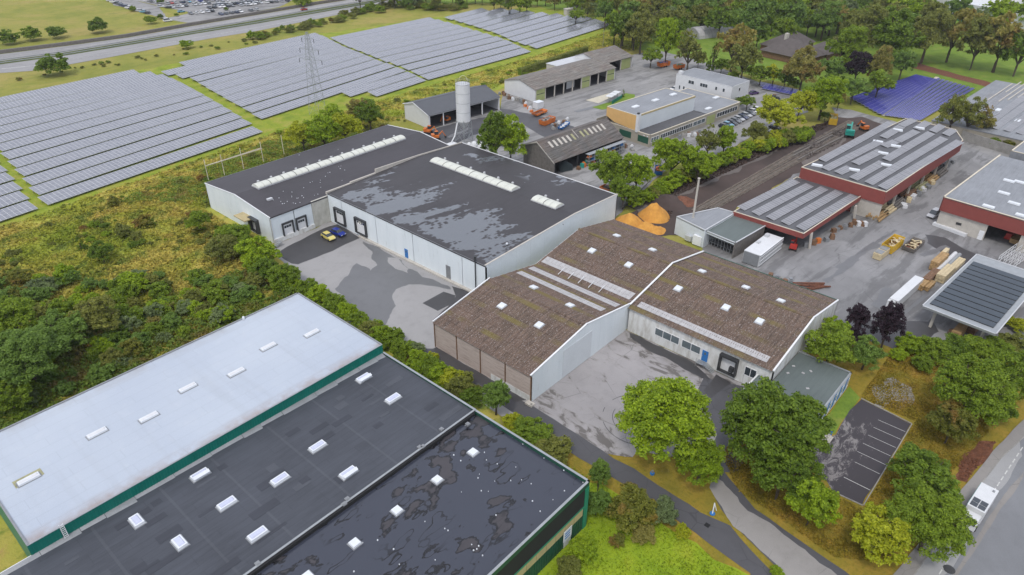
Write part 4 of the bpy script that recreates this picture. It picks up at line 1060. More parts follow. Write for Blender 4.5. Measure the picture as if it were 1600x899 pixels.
# ================================================================== SOLAR FIELDS
def solar_row(P, Q, label, group='solar panel rows', D=5.25, rise=.82, lo=.6, mat='module_grey', ny=4):
    L = hypot(Q[0] - P[0], Q[1] - P[1]); a = atan2(Q[1] - P[1], Q[0] - P[0])
    r = thing('solar_panel_row', label, 'solar panels', (P[0], P[1], 0), a, group)
    solar_table(r, L, D, math.asin(rise / D), lo, mat, max(2, int(L / 1.25)), ny, .13)
ORD = ['frontmost', 'second', 'third', 'fourth', 'fifth', 'sixth', 'seventh', 'eighth', 'ninth', 'tenth', 'eleventh', 'twelfth', 'thirteenth', 'fourteenth']
f1L = [(47.4, 206.1), (48.2, 214.6), (49.3, 223), (50.2, 231.9), (51.0, 240.4), (51.8, 249.3), (52.7, 258.2), (54, 267), (55, 276), (56, 285), (57, 294), (58, 303), (59, 312)]
f1R = [(116.7, 214.4), (118.8, 224.3), (120.1, 232.8), (121.3, 241.6), (122.4, 249.9), (123.4, 258.5), (124.4, 267.1), (125.2, 275.3), (126, 283.4), (126.5, 291.3), (126.5, 299.2), (125, 307.2), (121.5, 315)]
for k in range(13):
    solar_row(f1L[k], f1R[k], f'{ORD[k]} row of the long left solar field, counted up from the scrubland')
for k in range(7):
    q = (f1L[k][0] - 2.6, f1L[k][1] - .4); solar_row((q[0] - 42, q[1] - 5), q, f'{ORD[k]} short solar row at the left picture edge, beyond the narrow grass gap')
A_L = [(167.6, 217.2), (160.7, 224.4), (123.7, 226.2), (125.2, 234.9), (126.3, 243.7), (127.1, 251.8), (128.3, 260), (129.2, 268.3), (130.4, 276.6), (131.7, 285.9), (130, 295), (128, 303.5), (140, 312)]
A_S = [(195, 219.4), (197.2, 227.6), (199.2, 236.4), (200.7, 245.3), (201.4, 253.5), (203, 262), (204.5, 270.3), (205.7, 278.4), (207, 286.6), (209, 294.8), (211, 302.6), (213, 310), (214, 317)]
for k in range(13):
    solar_row(A_L[k], A_S[k], f'{ORD[k]} row in the left half of the middle solar field behind the pylon')
B_R = [(260.5, 219), (264, 227.5), (267.5, 236), (270, 244.5), (271.5, 253), (273, 261.5), (274.5, 270), (276, 278.5), (277.5, 287), (278.5, 295.5), (279, 303)]
for k in range(11):
    q = A_S[k]; solar_row((q[0] + 1.3, q[1] + .1), B_R[k], f'{ORD[k]} row in the right half of the middle solar field behind the silo')
C_L = [(267.1, 221), (268.5, 229.3), (270.5, 237.6), (274, 246), (277, 254.5), (279, 263), (281, 271.5), (282.5, 280), (284, 288.5), (285, 297)]
C_R = [(336, 225.3), (338, 233.2), (340.5, 242), (342, 250.5), (336, 258.5), (333, 267), (331, 275.7), (328, 284), (326, 292), (318, 300)]
for k in range(10):
    solar_row(C_L[k], C_R[k], f'{ORD[k]} row of the small far solar field at the edge of the wood')
# blue field by the side road
def strips(quad, n, mat, lab, ny=2, step=1.3):
    a, b, c, d = [Vector(p) for p in quad]      # a->b front edge, d->c back edge
    for i in range(n):
        t0, t1 = (i + .04) / n, (i + .96) / n
        p, q = a.lerp(b, t0), d.lerp(c, t0); p2, q2 = a.lerp(b, t1), d.lerp(c, t1)
        D = (p2 - p).length; Lx = (q - p).length; ang = atan2(q.y - p.y, q.x - p.x)
        # front edge runs across, rows run from a to d
        r = thing('solar_panel_row', lab.format(ORD[i] if i < len(ORD) else 'last'), 'solar panels', (p2.x, p2.y, 0) if (p2 - p).cross(q - p) > 0 else (p.x, p.y, 0), ang, 'blue solar rows')
        solar_table(r, Lx, D * .97, radians(4), .5, mat, max(2, int(Lx / step)), ny, .10, post=True, frame='pale_metal')
strips(GP([(1324, 163), (1378, 178), (1455, 122), (1434, 116)], .6)[:2] + GP([(1456, 121), (1433, 115)], .6) if False else [G(1330, 152, .6), G(1380, 179, .6), G(1463, 122, .6), G(1434, 116, .6)], 8, 'module_blue', '{} strip of the blue violet solar field, counted from the dark trees')
strips([G(1381, 180, .6), G(1438, 188, .6), G(1525, 139, .6), G(1465, 122, .6)], 9, 'module_blue', '{} strip of the blue violet solar field right of its pale path')
strips([G(1180, 127, .6), G(1190, 138, .6), G(1262, 152, .6), G(1250, 142, .6)], 3, 'module_blue', '{} blue strip of solar panels behind the white office')
sheet('solar_path', [G(1377, 181), G(1382, 182), G(1468, 121), G(1462, 120)], .05, 'sand_pad')

# ================================================================== POLYGON BUILDINGS
def edges(poly):
    return [(poly[i], poly[(i + 1) % len(poly)]) for i in range(len(poly))]
def ccw(poly):
    a = sum(p[0] * q[1] - q[0] * p[1] for p, q in edges(poly)); return poly if a > 0 else poly[::-1]
def polywalls(root, poly, z0, z1, mat, th=.25, name='wall', skip=(), off=0):
    poly = ccw(poly)
    for i, (p, q) in enumerate(edges(poly)):
        if i in skip: continue
        d = Vector((q[0] - p[0], q[1] - p[1])); L = d.length; d /= L; nn = Vector((-d.y, d.x))
        a = Vector(p[:2]) - nn * off + d * (th if i % 2 else 0); b = Vector(q[:2]) - nn * off - d * (th if (i + 1) % 2 == 0 else 0)
        a = Vector(p[:2]) - nn * off; b = Vector(q[:2]) - nn * off - d * (th + .005)
        part(root, name, M().ext([(a.x, a.y, z0), (b.x, b.y, z0), (b.x, b.y, z1), (a.x, a.y, z1)], (nn.x * th, nn.y * th, 0)), mat)
def local(poly, o, rot=0):
    c, s = cos(-rot), sin(-rot)
    return [((x - o[0]) * c - (y - o[1]) * s, (x - o[0]) * s + (y - o[1]) * c) for x, y in poly]
def roofpanel(root, px0, py0, px1, py1, z, wd, o, rot, mat='module_roof', tilt=radians(8)):
    a = Vector(G(px0, py0, z)); b = Vector(G(px1, py1, z))
    (ax, ay), (bx, by) = local([a, b], o, rot); L = hypot(bx - ax, by - ay); ang = atan2(by - ay, bx - ax)
    e = bpy.data.objects.new('solar_array', None)
    f = M(); n = max(2, int(L / 1.05)); c, s = cos(ang), sin(ang); ct, st = cos(tilt), sin(tilt)
    def P(u, v, w): return (ax + u * c - (v * ct) * s, ay + u * s + (v * ct) * c, z + .15 + v * st + wd / 2 * st + w)
    f.add([P(0, -wd / 2, 0), P(L, -wd / 2, 0), P(L, wd / 2, 0), P(0, wd / 2, 0), P(0, -wd / 2, -.05), P(L, -wd / 2, -.05), P(L, wd / 2, -.05), P(0, wd / 2, -.05)],
          [(0, 1, 2, 3), (7, 6, 5, 4), (0, 4, 5, 1), (1, 5, 6, 2), (2, 6, 7, 3), (3, 7, 4, 0)])
    sa = part(root, 'solar_array', f, 'frame_alu')
    g = M()
    for i in range(n):
        u0, u1 = L * i / n + .05, L * (i + 1) / n - .05
        g.add([P(u0, -wd / 2 + .04, .02), P(u1, -wd / 2 + .04, .02), P(u1, wd / 2 - .04, .02), P(u0, wd / 2 - .04, .02)], [(0, 1, 2, 3)])
    part(sa, 'solar_module', g, mat, 'stuff')
    b_ = M()
    for k in range(int(L / 2)):
        p = P(1 + 2 * k, wd / 2 - .1, -.05); b_.box(p[0] - .1, p[1] - .1, z, p[0] + .1, p[1] + .1, p[2])
    part(sa, 'support_bracket', b_, 'grey_metal', 'stuff')

# timber hall A (high)
ZA = 8.2
o = G(1385, 301, ZA); rot = radians(-4.7)
A = local(GP([(1252, 262), (1385, 301), (1505, 220), (1493, 203), (1415, 186)], ZA), o, rot)
r = thing('timber_hall', 'brick red edged open timber hall with many solar strips on a flat grey roof', 'hall', (*o, 0), rot)
A = ccw(A)
part(r, 'roof', M().prism([(x * .997, y) for x, y in A], ZA - .3, ZA - .02), 'felt_dark')
polywalls(r, A, ZA - 3.4, ZA + .02, 'fascia_red', .22, 'fascia', off=.03)
polywalls(r, A, ZA + .03, ZA + .2, 'cream_edge', .2, 'coping')
for s4 in [(1284, 252, 1392, 193), (1289, 266, 1376, 222), (1380, 216, 1408, 199), (1309, 272, 1328, 263), (1336, 257, 1376, 237), (1381, 230, 1400, 222), (1402, 222, 1432, 206), (1333, 281, 1379, 255), (1384, 251, 1455, 209), (1357, 288, 1475, 217), (1378, 295, 1500, 222), (1408, 198, 1428, 188), (1432, 203, 1450, 192), (1457, 207, 1472, 197), (1477, 212, 1490, 204)]:
    roofpanel(r, *s4, ZA, 2.3, o, rot)
for px, py in [(1277, 258), (1372, 221), (1400, 228), (1380, 239), (1385, 257.5), (1335, 265), (1403, 203), (1437, 200)]:
    (x, y), = local([G(px, py, ZA + .3)], o, rot); skylight(r, x, y, ZA, 1.0, 2.6, 'skylight_white', None, .45, name='skylight', rot=.3)
# base: slanting cream walls at the near corner, posts along the open side
def wall_local(root, p, q, z0, z1, mat, th=.3, name='wall', lean=0.0):
    p = Vector(p); q = Vector(q); d = (q - p).normalized(); nn = Vector((-d.y, d.x))
    mb = M(); vs = []
    for w in (0, th):
        vs += [(p.x + nn.x * w, p.y + nn.y * w, z0), (q.x + nn.x * w, q.y + nn.y * w, z0), (q.x + nn.x * (w + lean), q.y + nn.y * (w + lean), z1), (p.x + nn.x * (w + lean), p.y + nn.y * (w + lean), z1)]
    mb.add(vs, [(0, 1, 2, 3), (7, 6, 5, 4), (0, 4, 5, 1), (1, 5, 6, 2), (2, 6, 7, 3), (3, 7, 4, 0)])
    return part(root, name, mb, mat)
wall_local(r, (.3, 7.4), (.3, .2), 0, ZA - 3.4, 'base_cream', .3)
wall_local(r, (.6, 22.6), (.6, 7.6), 0, ZA - 3.4, 'fascia_red', .3)
wall_local(r, (60, 20), (.8, 22.3), 0, ZA - 3.4, 'fascia_red', .3)
wall_local(r, (.8, 9.5), (50, 9.5), 0, ZA - 3.4, 'black_gap', .3, 'rear_wall_or_shade')  # black sheet halfway in, painting the shade inside the open hall
for i in range(6): wall_local(r, (.6 + i * 9.8, .5), (1.1 + i * 9.8, .5), 0, ZA - 3.4, 'base_cream', .5, 'post')
HA, HAR = o, rot
# lower canopy hall
ZL = 5.2
o = G(1256, 366, ZL); rot = radians(-4.7)
A = ccw(local(GP([(1146, 331), (1256, 366), (1350, 304), (1245, 277)], ZL), o, rot))
r = thing('timber_hall', 'lower brick red edged canopy with five long solar strips beside the open timber hall', 'canopy', (*o, 0), rot)
part(r, 'roof', M().prism(A, ZL - .3, ZL - .02), 'felt_dark')
polywalls(r, A, ZL - 1.25, ZL + .02, 'fascia_red', .2, 'fascia', off=.03)
polywalls(r, A, ZL + .03, ZL + .16, 'cream_edge', .2, 'coping')
for s4 in [(1157.5, 327.5, 1244, 284), (1180, 335.5, 1265, 290.5), (1203, 343, 1288, 295.5), (1226, 350.5, 1311, 301), (1250, 358.7, 1335, 307.5)]: roofpanel(r, *s4, ZL, 2.2, o, rot)
for px, py in [(1266, 389), (1335, 345)]:
    (x, y), = local([G(px, py)], o, rot); x0 = x - 1.0
    part(r, 'post', M().ext([(x - .3, y, 0), (x + .3, y, 0), (x0 + 1.6, y + .5, ZL - 1.2), (x0 + .7, y + .5, ZL - 1.2)], (0, .35, 0)), 'base_cream')
for i in range(4): part(r, 'post', M().box(1 + i * 9, 14, 0, 1.4 + i * 9, 14.4, ZL - .4), 'base_cream')
wall_local(r, (30, 16.8), (1, 16.8), 0, ZL - 1.25, 'fascia_red', .3)
wall_local(r, (2, 12), (28, 12), 0, ZL - 1.3, 'black_gap', .3, 'rear_wall_or_shade')  # black sheet for the dark under the canopy, shade given as colour
# timber hall B
ZB_ = 8.0
o = G(1474, 308, ZB_); rot = radians(-5.4)
r = thing('timber_hall', 'brick red and cream hall with wet grey roof and a dark drive-in door', 'hall', (*o, 0), rot)
A = [(0, 0), (42, 0), (42, -40), (0, -40)]
part(r, 'roof', M().prism(A, ZB_ - .3, ZB_ - .02), 'felt_office')
A = ccw(A)
for nm, p, q in [('fascia', (0, 0), (0, -40)), ('fascia', (42, 0), (0, 0))]:
    wall_local(r, p, q, ZB_ - 3.6, ZB_, 'fascia_red', .25, nm)
coping(r, [(42, -.1, ZB_), (.1, -.1, ZB_), (.1, -40, ZB_)], .35, .14, 'cream_edge')
def hb(px, py, X=.35):   # along the front wall
    (x, y), = local([G(px, py)], o, rot); return y
y1, y2, y3 = hb(1535, 376), hb(1585, 393), -40
wall_local(r, (.5, -.6), (.5, y1), 0, ZB_ - 3.6, 'base_cream', .3)
wall_local(r, (.5, y2), (.5, y3), 0, ZB_ - 3.6, 'base_cream', .3)
wall_local(r, (41, -.3), (.5, -.3), 0, ZB_ - 3.6, 'base_cream', .3)
part(r, 'rear_wall_or_shade', M().box(16, -39, .0, 16.3, -1, 7.6), 'black_gap')  # black sheet behind the doorway, stands for the unlit interior
part(r, 'timber_stack', M().box(4, y2 + .4, .1, 12, y2 + 2.4, 1.2), 'timber')
b = M(); (x, y), = local([G(1555, 366, 1)], o, rot); b.box(5, y1 - 4.6, .3, 8, y1 - 3.4, 1.8); b.cyl((5.6, y1 - 4.8, .4), (5.6, y1 - 3.2, .4), .4); part(r, 'forklift', b, 'red_paint')
door(r, y1 + .2, y1 + 1.3, 0, 2.4, 'x', .5, -1, 'white_trim', win=False)
part(r, 'sign_plate', M().box(.38, -5.8, 2.0, .5, -4.6, 2.6), 'dark_metal')
for px, py in [(1577, 282), (1594, 284), (1569, 301), (1585, 317), (1545, 322), (1597, 336)]:
    (x, y), = local([G(px, py, ZB_ + .3)], o, rot); skylight(r, x, y, ZB_ - .02, 1.0, 2.5, 'skylight_white', None, .4)
r2 = thing('timber_hall', 'small grey roofed hall part with white edge at the right picture edge', 'hall', (*G(1580, 236, 8.6), 0), rot)
part(r2, 'roof', M().prism([(0, 0), (30, 0), (30, -30), (0, -30)], 0, 8.6), 'felt_office')
coping(r2, [(30, -.1, 8.6), (.1, -.1, 8.6), (.1, -30, 8.6)], .35, .14, 'cream_edge')
p, q = G(1458, 351), G(1509, 370); L = hypot(q[0] - p[0], q[1] - p[1]); b = M(); b.box(0, -.5, 0, L, .5, .7)
for i in range(5): b.box(L * i / 5 + .02, -.45, .7, L * (i + 1) / 5 - .02, .45, .76)
t = tag(part(None, 'beam_stack', b, 'plastic_white'), 'long white wrapped beam lying along the foot of the red and cream hall', 'beam'); t.location = (*p, 0); t.rotation_euler = (0, 0, atan2(q[1] - p[1], q[0] - p[0]))
# open canopy with stripes
ZC = 4.9
o = G(1441, 478, ZC); rot = radians(-5.2)
C = local(GP([(1526, 398), (1441, 478), (1548, 527), (1612, 463), (1640, 440)], ZC), o, rot)
r = thing('timber_canopy', 'freestanding canopy with dark solar strips on pale roof above timber packs', 'canopy', (*o, 0), rot)
w_ = 31; d_ = 13.2
part(r, 'roof', M().box(0, -d_, ZC - .45, w_, 0, ZC - .05), 'galvanised')
coping(r, [(.1, 0, ZC - .05), (.1, -d_, ZC - .05), (w_, -d_, ZC - .05), (w_, 0, ZC - .05), (.1, 0, ZC - .05)], .2, .1, 'pale_metal')
for i in range(11):
    x0 = 1.9 + i * 2.28
    b = M(); b.box(x0, -d_ + 1.0, ZC - .04, x0 + 1.98, -.7, ZC + .10); sa = part(r, 'solar_array', b, 'dark_metal')
    for j in range(5): part(sa, 'solar_module', M().box(x0 + .04, -d_ + 1.04 + j * 2.29, ZC + .10, x0 + 1.94, -d_ + 3.3 + j * 2.29, ZC + .13), 'module_dark')
for x in (2, 16, 29):
    for y in (-2.2, -11): part(r, 'post', M().box(x - .25, y - .25, 0, x + .25, y + .25, ZC - .46), 'base_cream')
HC, HCR = o, rot

# small building between rail yard and brown hall, with its tall chimney pole
r = thing('boiler_house', 'small flat roofed grey building with an open bay behind the brown roofed hall', 'building', (*G(1054, 363), 0))
o = G(1054, 363)
P1 = local(GP([(1057, 339), (1102, 361), (1147, 340), (1110, 326)], 4.6), o); ZS = 4.6
P1 = ccw(local(GP([(1057, 339), (1102, 361), (1150, 333), (1122, 325)], ZS), o))
part(r, 'roof', M().prism(P1, ZS - .3, ZS - .02), 'felt_office')
P2 = ccw(local(GP([(1103, 361), (1149, 380), (1196, 353), (1152, 334)], 4.2), o))
part(r, 'roof', M().prism(P2, 3.9, 4.18), 'felt_green')
polywalls(r, P1, 0, ZS, 'white_wall', .25)
polywalls(r, P1, ZS + .01, ZS + .16, 'pale_metal', .3, 'coping')
pts = local(GP([(1149, 380), (1196, 353)], 4.2), o); a, b_ = pts
wall_local(r, a, b_, 0, 4.15, 'timber_grey', .25)
coping(r, [(*local([G(1103, 361, 4.2)], o)[0], 4.2), (*a, 4.2), (*b_, 4.2)], .3, .14, 'pale_metal')
pl_ = local(GP([(1103, 361), (1149, 380)], 4.2), o)
part(r, 'fascia', M().ext([(*pl_[0], 3.6), (*pl_[1], 3.6), (*pl_[1], 4.15), (*pl_[0], 4.15)], (.2, 0, 0)), 'white_wall')
inn_ = [(x + 7, y) for x, y in pl_]
wall_local(r, inn_[0], inn_[1], 0, 3.8, 'black_gap', .2, 'rear_wall_or_shade')  # shade of the open bay painted as a black sheet
for i in range(9):
    t_ = (i + .5) / 9.5; x = pl_[0][0] + (pl_[1][0] - pl_[0][0]) * t_ + 1.6; y = pl_[0][1] + (pl_[1][1] - pl_[0][1]) * t_
    part(r, 'rack', M().box(x, y - .06, 0, x + .1, y + .06, 3.4).box(x, y - .5, 2.4, x + 1.4, y + .5, 2.5).box(x, y - .5, 1.0, x + 1.4, y + .5, 1.1), 'grey_metal')
b = M()
x, y = local([G(1075, 378)], o)[0]; b.box(x - .4, y - .8, .4, x + .5, y + .8, 1.7); part(r, 'meter_box', b, 'pale_metal')
b = M(); x, y = local([G(1088, 384)], o)[0]; b.box(x - .2, y - 1.1, .2, x + .7, y + 1.1, 2.6); part(r, 'white_hatch', b, 'white_trim')
x, y = G(1083, 340, ZS)
b = M(); b.cyl((0, 0, 0), (0, 0, 10.6), .26, .24, 10); b.cyl((0, 0, 10.6), (0, 0, 10.8), .34, .34, 10); b.cyl((0, 0, 0), (0, 0, .5), .5, .3, 10)
part(r, 'chimney', b, 'base_cream', loc=(x - o[0], y - o[1], ZS - .4), label='tall pale chimney pole standing on the grey roof')
# grey container tank beside it
o = G(1185, 420); rot = radians(-1)
r = thing('storage_container', 'white and grey steel container with ribbed sides beside the boiler house', 'container', (*o, 0), rot)
b = M(); b.box(.2, .3, .15, 12.0, 4.2, 3.2); part(r, 'body', b, 'plastic_white')
b = M()
for i in range(24): b.box(.35 + i * .49, .16, .3, .6 + i * .49, .3, 3.0)
part(r, 'rib', b, 'pale_metal', 'stuff')
for i in range(3): part(r, 'rail', M().box(.1, .08, .5 + i * 1.1, 12.1, .15, .62 + i * 1.1), 'white_trim')
part(r, 'roof_edge', M().box(.05, .1, 3.2, 12.1, .35, 3.35), 'white_trim'); part(r, 'roof_hatch', M().box(9.6, 3.0, 3.2, 10.6, 3.9, 3.8), 'pale_metal'); part(r, 'roof_hatch', M().box(5.2, 3.1, 3.2, 6.3, 3.8, 3.6), 'pale_metal')
part(r, 'end_panel', M().box(.05, .4, .2, .2, 4.1, 3.1), 'grey_metal')

# ================================================================== RAIL YARD
def track(P, Q, lab, zt=.25):
    L = hypot(Q[0] - P[0], Q[1] - P[1]); a = atan2(Q[1] - P[1], Q[0] - P[0])
    t = thing('railway_track', lab, 'railway track', (*P, 0), a)
    for s_ in (-.72, .72): part(t, 'rail', M().box(0, s_ - .06, zt, L, s_ + .06, zt + .16), 'rail_steel')
    me = None
    n = min(int(L / .75), 280)
    sm = M().box(-.15, -1.3, 0, .15, 1.3, .22).mesh('sleeper'); sm.materials.append(MT['sleeper'])
    for i in range(n):
        o_ = bpy.data.objects.new('sleeper', sm); COL.objects.link(o_); o_.parent = t; o_.location = ((i + .5) * L / n, random.uniform(-.08, .08), .03); o_.rotation_euler = (0, 0, random.uniform(-.03, .03))
track(G(1086, 331), G(1330, 190), 'left of the two railway tracks running past the solar roofed timber hall')
track(G(1110, 327), G(1345, 196), 'right of the two railway tracks, closest to the solar roofed timber hall')
for i, (a, b_, w_) in enumerate([((1238, 246), (1300, 213), .5), ((1246, 252), (1335, 206), .5), ((1240, 241), (1299, 210), .35)]):
    p, q = G(*a), G(*b_); L = hypot(q[0] - p[0], q[1] - p[1]); b = M(); b.box(0, -w_ / 2, .1, L, w_ / 2, .55); b.box(0, -w_ / 2 - .1, 0, L, w_ / 2 + .1, .1)
    t = tag(part(None, 'rail_beam', b, 'timber_grey'), ['longest pale beam lying beside the left railway track', 'pale beam lying between the railway tracks and the timber hall', 'thin pale beam lying on the dark ballast heap'][i], 'beam'); t.location = (*p, .05 * i); t.rotation_euler = (0, 0, atan2(q[1] - p[1], q[0] - p[0]))

# ================================================================== DEPOT
def gable_shed(r, L, D, ze, yr, zr, zb, roofmat, n, wallmat='plastic_white', over=.35, name='roof_sheet', corr=True):
    """ridge along x; open front (y=0) handled by the caller"""
    def slope(ya, za, yb, zb_, k):
        for i in range(k):
            a, b = i / k, (i + 1) / k
            z0, z1 = za + (zb_ - za) * a, za + (zb_ - za) * b; y0, y1 = ya + (yb - ya) * a, ya + (yb - ya) * b
            up = .04 if (zb_ > za) else -.04
            part(r, name, M().ext([(-over, y0 - (.08 if i and up > 0 else 0), z0 + (.04 if up > 0 and i else 0)), (L + over, y0 - (.08 if i and up > 0 else 0), z0 + (.04 if up > 0 and i else 0)), (L + over, y1, z1), (-over, y1, z1)], (0, 0, -.12)), roofmat)
    slope(-over, ze, yr, zr, n); slope(yr, zr, D + over, zb, n)
    part(r, 'ridge_tile', M().ext([(-over, yr - .3, zr - .06), (-over, yr, zr + .1), (-over, yr + .3, zr - .06)], (L + 2 * over, 0, 0)), roofmat)
    e = M(); t = .25
    for x in (0, L - t):
        part(r, 'end_wall', M().ext([(x, 0, 0), (x, D, 0), (x, D, zb - .1), (x, yr, zr - .15), (x, 0, ze - .15)], (t, 0, 0)), wallmat)
    part(r, 'rear_wall_or_shade', M().box(t, D - t, 0, L - t, D, zb - .15), wallmat)
    part(r, 'floor', M().box(t, .1, .02, L - t, D - t, .06), 'drive_asphalt')
    part(r, 'inner_wall_or_shade', M().box(t, D * .62, .06, L - t, D * .62 + .1, ze), 'black_gap')  # black sheet across the bays, shade of the depth put into colour
rot = radians(-6.6); o = (156.9, 176.4)
r = thing('machine_shed', 'white shed with slate grey roof and open bays full of machines behind the silo', 'shed', (*o, 0), rot)
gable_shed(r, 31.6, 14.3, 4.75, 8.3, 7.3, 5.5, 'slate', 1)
(xp, _), = local([G(693, 197)], o, rot)
for x in (.2, 6.0, 11.9, 17.6, 23.3, 31.2): part(r, 'post', M().box(x, -.05, 0, x + .3, .25, 4.6), 'white_trim')
part(r, 'lintel', M().box(.3, -.06, 4.35, 31.4, .22, 4.65), 'white_trim')
part(r, 'barge_board', M().ext([(-.4, -.4, 4.8), (-.4, 8.3, 7.35), (-.4, 14.7, 5.55), (-.4, 14.7, 5.25), (-.4, 8.3, 7.05), (-.4, -.4, 4.5)], (.1, 0, 0)), 'white_trim')
SHED = (o, rot)
rot = radians(-5.3); o = (204.0, 169.1)
r = thing('garage_row', 'long row of garages with brown corrugated roof and lime green doors', 'garages', (*o, 0), rot)
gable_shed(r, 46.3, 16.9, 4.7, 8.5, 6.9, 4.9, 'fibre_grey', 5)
kinds = 'GOOOWGOOG'
for i, k in enumerate(kinds):
    x0 = .3 + i * 5.08
    part(r, 'pillar', M().box(x0 - .05, -.03, 0, x0 + .35, .3, 4.5), 'base_cream')
    if k == 'G':
        d = part(r, 'garage_door', M().box(x0 + .4, .02, .08, x0 + 4.95, .15, 4.3), 'garage_green')
        for j in range(6): part(d, 'pane', M().box(x0 + .7 + j * .7, -.01, 2.4, x0 + 1.15 + j * .7, .03, 2.75), 'dark_glass')
    if k == 'W': part(r, 'inner_wall_or_shade', M().box(x0 + .4, 3.5, .08, x0 + 4.95, 3.6, 4.3), 'plastic_white')
part(r, 'lintel', M().box(.3, -.05, 4.33, 46, .25, 4.62), 'base_cream')
g2 = thing('garage_row', 'set back end section of the garages with one open bay and one lime green door', 'garages', Vector((o[0] + 46.3 * cos(rot) - 7.3 * sin(rot), o[1] + 46.3 * sin(rot) + 7.3 * cos(rot), 0)), rot)
gable_shed(g2, 20.3, 15, 4.7, 10.5, 7.4, 5.6, 'fibre_grey', 5)
part(g2, 'garage_door', M().box(13, .02, .08, 19, .15, 4.3), 'garage_green'); part(g2, 'inner_wall_or_shade', M().box(.3, .1, .06, 4.5, .2, 4.4), 'pale_metal')
for x in (4.5, 12.5, 19.2): part(g2, 'pillar', M().box(x, -.03, 0, x + .4, .3, 4.5), 'base_cream')
part(r, 'lean_to_roof', M().box(30, 17.6, 4.6, 52, 24, 4.8), 'pale_metal'); part(r, 'lean_to_wall', M().box(30.2, 17.8, 0, 51.8, 23.8, 4.58), 'base_cream')
# office with ochre wall
rot = radians(-5.7); o = (192.4, 111.6)
r = thing('depot_office', 'depot office block with ochre end wall, long window band and raised flat roof', 'office', (*o, 0), rot)
ZH = 8.9
part(r, 'roof', M().box(.1, .1, 3.5, 31.6, 5.9, 3.8), 'felt_dark')
part(r, 'roof', M().box(31.7, .1, 3.8, 52, 22.8, 4.0), 'felt_office')
part(r, 'roof', M().box(.2, 6.2, ZH - .3, 31.6, 18.4, ZH - .05), 'felt_office')
part(r, 'end_wall', M().ext([(0, 6.0, 3.95), (0, 6.0, ZH), (0, 18.6, ZH), (0, 18.6, 5.9), (0, 15, 4.6)], (.25, 0, 0)), 'ochre_wall', label='ochre yellow end wall')
part(r, 'upper_wall', M().box(.26, 5.95, 3.7, 31.8, 6.15, ZH - .5), 'white_wall')
part(r, 'upper_wall', M().box(31.6, 6.16, 3.9, 31.8, 18.6, ZH), 'white_wall')
part(r, 'upper_wall', M().box(.26, 18.4, 3.7, 31.59, 18.6, ZH), 'beige_wall')
part(r, 'fascia', M().box(.26, 5.88, ZH - .5, 31.8, 6.15, ZH + .02), 'tan_panel')
coping(r, [(.12, 6.1, ZH), (.12, 18.5, ZH), (31.7, 18.5, ZH), (31.7, 6.1, ZH), (.12, 6.1, ZH)], .3, .1, 'cream_edge')
coping(r, [(.1, 18.5, 3.9), (.1, .1, 3.9), (52, .1, 3.9), (52, 22.8, 3.9), (31.7, 22.8, 3.9)], .35, .16, 'cream_edge')
part(r, 'stair_tower', M().box(-.4, 5.0, 3.7, .9, 5.94, ZH + .6), 'plastic_white'); part(r, 'chimney', M().box(-.3, 5.2, ZH + .6, .5, 5.8, ZH + 1.1), 'dark_metal')
part(r, 'wall', M().box(0, 0, 0, .2, 18.6, 3.88), 'beige_wall'); part(r, 'wall', M().box(51.8, .2, 0, 52, 22.9, 3.88), 'beige_wall'); part(r, 'wall', M().box(.2, 22.7, 0, 51.8, 22.9, 3.8), 'beige_wall')
part(r, 'wall', M().box(.2, 0, 0, 51.8, .2, 3.88), 'beige_wall')
for a, b_, n in ((.5, 4.6, 3), (5.5, 23, 14), (37.5, 50.5, 8)): window(r, a, b_, 1.4, 3.0, 'y', 0, n, -1, 'dark_glass' if a > 5 else 'pale_glass')
window(r, 23.4, 30.5, 1.4, 3.0, 'y', 0, 3, -1, 'pale_glass')
part(r, 'garage_door', M().box(31.6, -.06, .1, 36.4, -.01, 3.1), 'garage_green')
for a, b_ in ((.6, 4.8), (7.6, 12.5)):
    d = part(r, 'garage_door', M().box(-.06, a, .9, -.01, b_, 3.0), 'green_dark')
part(r, 'sign_plate', M().box(-.09, 2.2, 3.2, -.01, 2.7, 3.45), 'skylight_white'); part(r, 'sign_plate', M().box(-.09, .8, 3.2, -.01, 1.3, 3.45), 'skylight_white')
for px, py, z in [(993, 166, ZH), (1024, 156, ZH), (1052, 147, ZH), (1119, 152, 4.1), (1107, 169, 4.1)]:
    (x, y), = local([G(px, py, z + .3)], o, rot); skylight(r, x, y, z - .05, 2.6, 1.3, 'skylight_white', None, .4)
rot = radians(-4.7); o = (248.2, 112.2)
r = thing('white_office', 'white two storey flat roofed office with small dark windows behind the depot office', 'office', (*o, 0), rot)
WH = 7.4
part(r, 'roof', M().box(.15, .15, WH - .3, 12, 24.3, WH - .05), 'felt_office')
for bx_ in ((0, 0, 0, .2, 24.5, WH), (12, 0, 0, 12.2, 24.5, WH), (.21, 0, 0, 11.99, .2, WH), (.21, 24.3, 0, 11.99, 24.5, WH)): part(r, 'wall', M().box(*bx_), 'plastic_white')
coping(r, [(.1, .1, WH), (.1, 24.4, WH), (12.1, 24.4, WH), (12.1, .1, WH), (.1, .1, WH)], .28, .08, 'pale_metal')
for a, b_, n in ((2.8, 3.8, 1), (6.0, 7.0, 1), (10.2, 13.6, 3), (16.2, 18.8, 2)): window(r, a, b_, 4.8, 6.2, 'x', 0, n, -1, t=.06)
for a, b_ in ((22, 22.8), (20, 20.9)): window(r, a, b_, 1.8, 3.4, 'x', 0, 1, -1, t=.06)
for z in (1.4, 4.8): window(r, 4.8, 6.0, z, z + 1.4, 'y', 0, 1, -1, t=.06)
